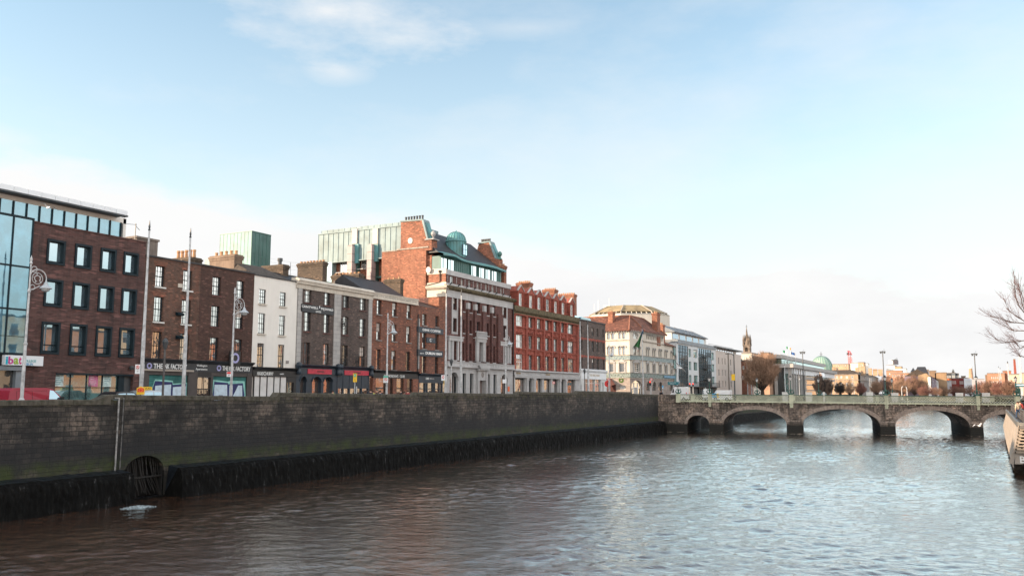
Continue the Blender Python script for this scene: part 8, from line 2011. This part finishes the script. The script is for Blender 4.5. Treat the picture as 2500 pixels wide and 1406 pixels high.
# ---------------------------------------------------------------- vehicles (side on, travelling along the quay)
def vehicle(name,label,cat,X,y0,L_,H_,paint,kind,w=1.9,base=STREET,glassm='pane_modern',flip=False):
 t=thing(name,label,cat,(X,y0+L_/2,base));F_=Frame(X,y0,0,1) if not flip else Frame(X,y0+L_,0,1)
 sg=-1 if flip else 1
 def pr(pts):return [(sg*a*L_,base+z*H_) for a,z in pts]
 body={'van':[(.0,.18),(.0,.62),(.03,.9),(.08,.985),(.55,1.0),(.64,.96),(.8,.62),(.97,.5),(1,.35),(1,.18)],
   'car':[(.0,.2),(.0,.55),(.05,.62),(.17,.66),(.28,.95),(.36,1.0),(.58,.99),(.74,.66),(.96,.55),(1,.42),(1,.2)],
   'bigvan':[(.0,.15),(.0,.95),(.03,1.0),(.72,1.0),(.8,.93),(.9,.55),(.99,.42),(1,.3),(1,.15)],
   'truck':[(.0,.25),(.0,1.0),(.7,1.0),(.7,.82),(.76,.95),(.86,.93),(.93,.6),(1,.5),(1,.2),(.7,.2)]}[kind]
 b=MB(F_);P_=pr(body);tw=.16
 ci=[(a,z) for a,z in P_];n=len(ci)
 def off(z):f=(z-base)/H_;return w/2-(tw*max(0,f-.5)/.5)
 for i in range(n):
  (a,z),(c_,v)=ci[i],ci[(i+1) % n];b.face([(a,-off(z),z),(c_,-off(v),v),(c_,off(v),v),(a,off(z),z)])
 zc=base+H_*.5;bot=[p for p in ci if p[1]<=zc+1e-6]
 b.face([(a,off(z),z) for a,z in ci]);b.face([(a,-off(z),z) for a,z in ci[::-1]]);b.build('body',paint,t)
 wn={'van':[[(.66,.62),(.77,.62),(.655,.9),(.6,.92),(.58,.62)]],'car':[[(.2,.66),(.44,.67),(.44,.93),(.31,.91)],[(.46,.67),(.7,.67),(.59,.92),(.46,.93)]],'bigvan':[[(.74,.58),(.87,.58),(.79,.9),(.74,.92)]],'truck':[[(.76,.58),(.88,.58),(.84,.86),(.77,.88)]]}[kind]
 for q_ in wn:
  for sd in (1,-1):
   q=MB(F_);P_=pr(q_);q.face([(a,sd*(off(z)+.006),z) for a,z in P_]);q.build('side_window',m[glassm],t)
 q=MB(F_);i0={'van':5,'car':6,'bigvan':4,'truck':5}[kind];(a,z),(c_,v)=ci[i0],ci[i0+1];nx,nz=(v-z),-(c_-a);l=math.hypot(nx,nz) or 1;o=.012
 q.face([(a-nx/l*o,-off(z)+.12,z-nz/l*o+.01),(c_-nx/l*o,-off(v)+.12,v-nz/l*o+.01),(c_-nx/l*o,off(v)-.12,v-nz/l*o+.01),(a-nx/l*o,off(z)-.12,z-nz/l*o+.01)]);q.build('windscreen',m[glassm],t)
 if kind=='van':
  q=MB(F_)
  for (x0,z0_),(x1,z1_) in (((.12,.45),(.12,.88)),((.12,.88),(.34,.9)),((.34,.45),(.34,.9)),((.35,.9),(.54,.9)),((.545,.3),(.55,.93)),((.12,.45),(.54,.45))):
   q.bar((sg*x0*L_,off(base+z0_*H_)+.004,base+z0_*H_),(sg*x1*L_,off(base+z1_*H_)+.004,base+z1_*H_),.012,.008)
  q.build('panel_line',m['rubber'],t)
 for fx in (.17,.8):
  for sd in (1,-1):
   q=MB(F_);r=.34;n2=16;q.prism([(sg*fx*L_+r*math.cos(2*math.pi*i/n2),base+r+r*math.sin(2*math.pi*i/n2)) for i in range(n2)],sd*(w/2-.2),sd*(w/2+.015));wh=q.build('wheel',m['rubber'],t)
   q=MB(F_);q.prism([(sg*fx*L_+.2*math.cos(2*math.pi*i/n2),base+r+.2*math.sin(2*math.pi*i/n2)) for i in range(n2)],sd*(w/2+.016),sd*(w/2+.03));q.build('rim',m['silver_paint'],wh)
 for sd in (1,-1):
  q=MB(F_);q.box(min(sg*-.005*L_,sg*.02*L_),max(sg*-.005*L_,sg*.02*L_),sd*(w/2-.25),sd*(w/2-.05),base+H_*.5,base+H_*.62);q.build('tail_light',m['red_sign'],t)
  q=MB(F_);q.box(min(sg*.97*L_,sg*1.004*L_),max(sg*.97*L_,sg*1.004*L_),sd*(w/2-.4),sd*(w/2-.1),base+H_*.36,base+H_*.46);q.build('headlight',m['letter_white'],t)
  q=MB(F_);fx=.62 if kind=='car' else .74;q.box(min(sg*fx*L_,sg*(fx+.03)*L_),max(sg*fx*L_,sg*(fx+.03)*L_),sd*(w/2),sd*(w/2+.2),base+H_*.6,base+H_*.7);q.build('wing_mirror',m['rubber'],t)
 return t
def Ys(k,x,y,X):return on_x(k,x,y,X)[0]
y0=Ys('I',130,740,-49.5);y1=Ys('I',1100,800,-49.5);zt=on_x('I',500,668,-49.5)[1]
vehicle('van','dark red panel van parked behind the quay wall at the left','van',-50.4,y0,y1-y0+.3,zt-STREET+.02,m['red_paint'],'van')
y0=Ys('I',1630,760,-49.5);vehicle('car','black car with lit brake light between the red van and the silver taxi','car',-51.0,y0+.1,4.3,1.62,m['dark_paint'],'car')
y0=Ys('I',1840,740,-52.5);tx=vehicle('taxi','silver taxi with yellow roof sign beside the lifebuoy box','taxi',-52.8,y0+.3,4.6,1.72,m['silver_paint'],'car')
F_=Frame(-52.8,y0+2.3,0,1);q=MB(F_);q.prism([(-.5,STREET+1.74),(.55,STREET+1.74),(.45,STREET+1.98),(-.4,STREET+1.98)],-.12,.12);q.build('roof_sign',m['yellow'],tx);text('lettering','TAXI',F_,-.3,.35,STREET+1.78,STREET+1.93,.121,m['letter_dark'],tx,.005)
y0=Ys('I',-60,800,-49.5);vehicle('car','dark car cut off by the left picture edge behind the red van','car',-50.4,y0-5.2,4.2,1.4,m['dark_paint'],'car')
# vehicles beside and on the bridge
def vpx(name,label,k,xl,xr,yt,X,paint,kind,flip=False,w=2.0):
 y0,_=on_x(k,xl,yt,X);y1,zt=on_x(k,xr,yt,X);return vehicle(name,label,'van' if 'van' in name else name.replace('_',' '),X-w/2,y0,y1-y0,max(1.4,zt-STREET),paint,kind,w,flip=flip)
def vacross(name,label,cat,k,xl,xr,yt,Y,paint,kind,flip=False,w=2.0):
 """vehicle seen side on while crossing the bridge"""
 F_=yp(Y);a,zt=F_.p(k,xl,yt);e=F_.s_(k,xr,yt);L_=e-a;H_=zt-5.12;o0=set(bpy.data.objects)
 t=vehicle(name,label,cat,0,0,L_,H_,paint,kind,w,base=0,flip=flip)
 t.location=((a+e)/2,Y+w/2,5.12);t.rotation_euler=(0,0,R(-90));return t
vacross('van','large white van with sloping front above the left end of the bridge parapet','van','F',1268,1487,1212,152,m['white_paint'],'bigvan',flip=True)
vacross('delivery_truck','white box truck with windows below the glazed apartments','truck','F',1698,1775,1238,156,m['white_paint'],'truck',flip=True)
tv=vacross('van','blue and white marked van on the bridge below the beige block','van','F',1825,2062,1256,154,m['white_paint'],'bigvan',flip=True)
for i,(f0,f1,mt) in enumerate(((.72,.98,'blue_paint'),(.62,.72,'yellow'))):
 L_=yp(154).s_('F',2062,1256)-yp(154).s_('F',1825,1256);q=MB(Frame(0,L_,0,1));q.box(-f1*L_+0,-f0*L_,1.002,1.012,.6,1.35);o=q.build('colour_panel',m[mt]);o.parent=tv
 for v in o.data.vertices:v.co-=Vector((0,L_/2,0))
# person figures
def person(label,x,y,z,head_to,h,top,legs,hair='hair',pose='stand',bag=None):
 t=thing('person',label,'person',(x,y,z));k=h/1.75;ca,sa=math.cos(head_to),math.sin(head_to)
 def G_(p):return (p[0]*ca-p[1]*sa,p[0]*sa+p[1]*ca,p[2])
 step=.16 if pose=='walk' else .03
 J={'pel':(0,0,.95),'sp':(0,.01,1.18),'ch':(0,.0,1.38),'nk':(0,.01,1.5),'hd':(0,.02,1.6),'tp':(0,.02,1.72),
   'hl':(-.1,0,.9),'kl':(-.11,step,.5),'al':(-.11,step*1.1-.02,.09),'tl':(-.12,step*1.1+.14,.03),'hr':(.1,0,.9),'kr':(.11,-step*.4,.5),'ar':(.11,-step*1.6,.1),'tr':(.12,-step*1.6+.15,.03),
   'sl':(-.18,0,1.42),'el':(-.25,-.03-step*.5,1.15),'wl':(-.24,.1-step*.5,.93),'fl':(-.23,.13-step*.5,.83),'sr':(.18,0,1.42),'er':(.25,-.03+step*.5,1.15),'wr':(.24,.12+step*.5,.93),'fr':(.23,.16+step*.5,.84)}
 Rr={'pel':.14,'sp':.13,'ch':.15,'nk':.06,'hd':.1,'tp':.07,'hl':.09,'kl':.06,'al':.042,'tl':.035,'hr':.09,'kr':.06,'ar':.042,'tr':.035,'sl':.065,'el':.045,'wl':.03,'fl':.03,'sr':.065,'er':.045,'wr':.03,'fr':.03}
 E_=[('pel','sp'),('sp','ch'),('ch','nk'),('nk','hd'),('hd','tp'),('pel','hl'),('hl','kl'),('kl','al'),('al','tl'),('pel','hr'),('hr','kr'),('kr','ar'),('ar','tr'),('ch','sl'),('sl','el'),('el','wl'),('wl','fl'),('ch','sr'),('sr','er'),('er','wr'),('wr','fr'),('hd','ns'),('hd','ea'),('hd','eb')]
 J.update(ns=(0,.125,1.6),ea=(-.1,.01,1.6),eb=(.1,.01,1.6));Rr.update(ns=.016,ea=.016,eb=.016)
 for sd,h_ in ((-1,'fl'),(1,'fr')):
  hx,hy,hz=J[h_]
  for i_,(dy,ln) in enumerate(((-.03,.07),(-.01,.09),(.012,.085),(.032,.065))):
   J['%sm%d' % (h_,i_)]=(hx,hy+dy,hz-ln*.5);J['%st%d' % (h_,i_)]=(hx-sd*.02,hy+dy+.01,hz-ln);Rr['%sm%d' % (h_,i_)]=.01;Rr['%st%d' % (h_,i_)]=.008;E_+=[(h_,'%sm%d' % (h_,i_)),('%sm%d' % (h_,i_),'%st%d' % (h_,i_))]
  J[h_+'th']=(hx-sd*.01,hy+.05,hz+.02);Rr[h_+'th']=.011;E_.append((h_,h_+'th'))
 def skin(nm,keys,grow,mat,root='pel'):
  ks=[q for q in J if q in keys];ix={q:i for i,q in enumerate(ks)};me=bpy.data.meshes.new(nm)
  me.from_pydata([Vector(G_(J[q]))*k for q in ks],[(ix[a],ix[b_]) for a,b_ in E_ if a in ix and b_ in ix],[]);o=bpy.data.objects.new('tmp',me);col.objects.link(o)
  md=o.modifiers.new('s','SKIN')
  for i,q in enumerate(ks):me.skin_vertices[0].data[i].radius=((Rr[q]+grow)*k,)*2;me.skin_vertices[0].data[i].use_root=(q==root)
  sb=o.modifiers.new('u','SUBSURF');sb.levels=1
  dg=bpy.context.evaluated_depsgraph_get();nm_=bpy.data.meshes.new_from_object(o.evaluated_get(dg));bpy.data.objects.remove(o)
  nm_.materials.clear();nm_.materials.append(m[mat]);nm_.polygons.foreach_set('use_smooth',[True]*len(nm_.polygons));r_=bpy.data.objects.new(nm,nm_);col.objects.link(r_);r_.parent=t;return r_
 skin('body',list(J),0,'skin')
 skin('jacket',['pel','sp','ch','sl','el','wl','sr','er','wr'],.034,top,'ch')
 skin('trousers',['pel','hl','kl','al','hr','kr','ar'],.022,legs)
 b=MB(WORLD);hc=Vector(G_((0,.0,1.665)))*k;b.lathe((hc.x+x,hc.y-(y if 0 else 0) ),[(.1*k,-.03*k),(.112*k,.05*k),(.085*k,.11*k),(.001,.135*k)],10)
 b.v=[(p[0],-(p[1])-y,p[2]+z+hc.z-.03*k) for p in b.v];b.build('hair',m[hair],t)
 for sd in (-1,1):
  e_=Vector(G_((sd*.035,.098,1.625)))*k+Vector((x,y,z));b=MB(WORLD);b.lathe((e_.x,-e_.y),[(.001,e_.z-.011),(.011,e_.z),(.001,e_.z+.011)],6);b.build('eye',m['black_paint'],t)
 return t
def ppx(label,k,x,y,X,top,legs,h=1.72,hd=0.0,**kw):
 Y,zt=on_x(k,x,y,X);return person(label,X,Y,STREET+.12,hd,zt-STREET-.12 if 1.4<zt-STREET-.12<2.0 else h,top,legs,**kw)
ppx('pedestrian with pale hair in a dark jacket left of the club door','K',1282,440,-46.8,'cloth_dark','cloth_blue',hd=1.4)
ppx('pedestrian in yellow high visibility jacket beside the bus stop','K',1312,458,-47.3,'hi_vis','cloth_dark',hd=1.2)
ppx('pedestrian in grey blue before the second club window','K',1427,458,-46.9,'cloth_blue','cloth_dark',hd=.3)
ppx('tall pedestrian in black before the third club window','K',1745,445,-46.8,'cloth_dark','cloth_dark',hd=2.0)
ppx('shorter pedestrian in black right of the tall one','K',1795,472,-46.9,'cloth_dark','cloth_dark',h=1.6,hd=-.5)
ppx('pedestrian in dark red by the dark club doorway','K',1850,452,-47,'cloth_red','cloth_dark',hd=1.0)
ppx('small figure in lime jacket before the pub arches','K',702,455,-46.8,'hi_vis','cloth_dark',h=1.5)
ppx('dark dressed pedestrian at the corner by the small blue plate','F',1158,1258,-46.6,'cloth_dark','cloth_dark',h=1.75)
X_,Y_=on_z('Q',512,605,3.99);person('person in a long beige coat walking on the boardwalk',X_,Y_,3.97,.4,1.74,'cloth_beige','cloth_blue',pose='walk')
X_,Y_=on_z('Q',560,590,3.99);person('person in dark red jacket beside the beige coat on the boardwalk',X_,Y_+1.5,3.97,-.3,1.72,'cloth_red','cloth_dark',pose='stand')
# gulls
def gull(label,k,x,y,D,span,roll,yaw,mat='white_paint'):
 d=ray(k,x,y).normalized();c=Vector((0,0,EYE))+d*D;t=thing('gull',label,'seagull',c,'gulls in flight');Rm=Matrix.Rotation(yaw,3,'Z') @ Matrix.Rotation(roll,3,'Y')
 def P_(a,b_,z):v=Rm @ Vector((a,b_,z))*span+c;return (v.x,-v.y,v.z)
 b=MB(WORLD);b.tube([P_(0,-.2,0),P_(0,-.1,.0),P_(0,.1,.01),P_(0,.18,.03),P_(0,.24,.02)],[span*q for q in (.02,.05,.055,.035,.008)],8);b.build('body',m['white_paint'],t,smooth=True)
 for sg in (1,-1):
  b=MB(WORLD);A=[P_(sg*.03,.09,.02),P_(sg*.24,.12,.14),P_(sg*.5,-.02,.06)];B_=[P_(sg*.03,-.07,.02),P_(sg*.25,-.02,.13),P_(sg*.5,-.05,.055)]
  o=Vector((0,0,.012*span))
  for s_ in (0,1):
   for i in range(2):b.face([tuple(Vector(q)+o*s_) for q in (A[i],A[i+1],B_[i+1],B_[i])])
  b.build('wing',m[mat],t)
gull('large white gull gliding before the glazed apartments','F',1405,965,75,1.4,R(35),R(60));gull('white gull low over the water by the last full pier','H',1922,1215,95,1.3,R(-10),R(30));gull('small grey gull above the college roof','A',302,172,45,.9,R(15),R(80),'silver_paint')
# bare tree overhanging from the right edge
def edge_tree():
 r_=random.Random(12);x,y,z0=11.5,58,5.0;t=thing('bare_tree','bare tree reaching thin upswept branches in from the right picture edge','tree',(x,y,z0))
 b=MB(WORLD);tips=[]
 def P3(k,u,v,Y):X,z=on_y(k,u,v,Y);return Vector((X,-Y,z))
 b.tube([(x,-y,z0),(x-.1,-y,z0+2),(x-.3,-y,z0+4.2)],[.3,.24,.2],8)
 forkp=Vector((x-.3,-y,z0+4.2));mains=[]
 for (pts,Y) in (([(603,515),(540,440),(500,330),(488,220),(490,70)],57),([(603,650),(500,640),(400,630),(300,590),(190,560)],58),([(603,740),(480,740),(400,700),(300,650)],59),([(603,620),(540,580),(420,500),(350,340)],56),([(603,860),(520,870),(430,880),(330,885),(250,840)],60),([(603,930),(560,960),(520,910),(440,840)],61),([(603,480),(585,420),(560,300),(530,160)],56.5),([(603,1060),(560,1050),(520,1010)],60),([(603,400),(590,340),(560,250)],58)):
  P=[P3('R',u,v,Y) for u,v in pts];e0=P[0]+(P[0]-P[1])*1.0;Q=[forkp,forkp.lerp(e0,.5)+Vector((0,0,.8)),e0]+P;n=len(Q)
  rad=[.1,.07,.045]+[.026*(1-.8*i/(len(P)-1))+.004 for i in range(len(P))];b.tube(Q,rad,5);mains.append(P)
 b.build('trunk',m['bark'],t);c=MB(WORLD)
 for P in mains:
  for i in range(len(P)-1):
   for j in range(7):
    f=r_.random();q=P[i].lerp(P[i+1],f);d=(P[i+1]-P[i]).normalized();sg=r_.choice((-1,1));dr=(d*r_.uniform(.5,1.1)+Vector((r_.gauss(-.15,.3),r_.gauss(0,.4),r_.uniform(-.25,.75)))).normalized();l=r_.uniform(.35,1.1)
    p1=q+dr*l*.5;p2=q+dr*l+Vector((0,0,.14*l));c.tube([q,p1,p2],[.009,.007,.004],3)
    for k in range(3):
     a_=q.lerp(p2,r_.uniform(.3,.9));e_=a_+(dr+Vector((r_.gauss(0,.5),r_.gauss(0,.5),r_.gauss(.25,.4)))).normalized()*l*.35;c.tube([a_,e_],[.006,.003],3)
 c.build('crown',plain('dark violet twigs',(.09,.055,.06),.9,.3,.5),t)
edge_tree()
# the sunlit terrace on the near right bank, out of frame: it shows in the shop windows and lights the shaded fronts
cs=[(.42,.17,.09),(.55,.42,.28),(.5,.2,.12),(.62,.5,.38),(.4,.18,.1),(.56,.36,.22),(.6,.52,.42)]
yy=-45;r_=random.Random(6);i=0
while yy<345:
 w=r_.uniform(9,16);h=r_.uniform(11,15.5);NF=Frame(24,yy+w,0,-1);hs_=[]
 t=thing('opposite_house','sunlit house of the opposite terrace mirrored in the shop windows','house',(24,yy+w/2,STREET),'sunlit houses mirrored in the windows')
 n=int(w/3.2)
 for f in range(4):
  for k in range(n):s_=w/n*(k+.3);hs_.append((s_,s_+w/n*.38,STREET+1+f*3.3,STREET+3+f*3.3)) if STREET+3.2+f*3.3<STREET+h else None
 b=MB(NF);b.wall(0,w-.02,STREET,STREET+h,hs_,reveal=.25,back=-10);b.build('wall',plain('opposite front %d' % i,tuple(v*.72 for v in cs[i % 7]),.85,.15,.4),t)
 b=MB(NF)
 for q_ in hs_:b.box(q_[0],q_[1],-.25,-.2,q_[2],q_[3])
 tag(b.build('window',m['pane_dark'],t));b=MB(NF);b.box(-.0,w-.02,-10,.3,STREET+h+.01,STREET+h+.3);b.build('roof',m['slate'],t)
 yy+=w;i+=1
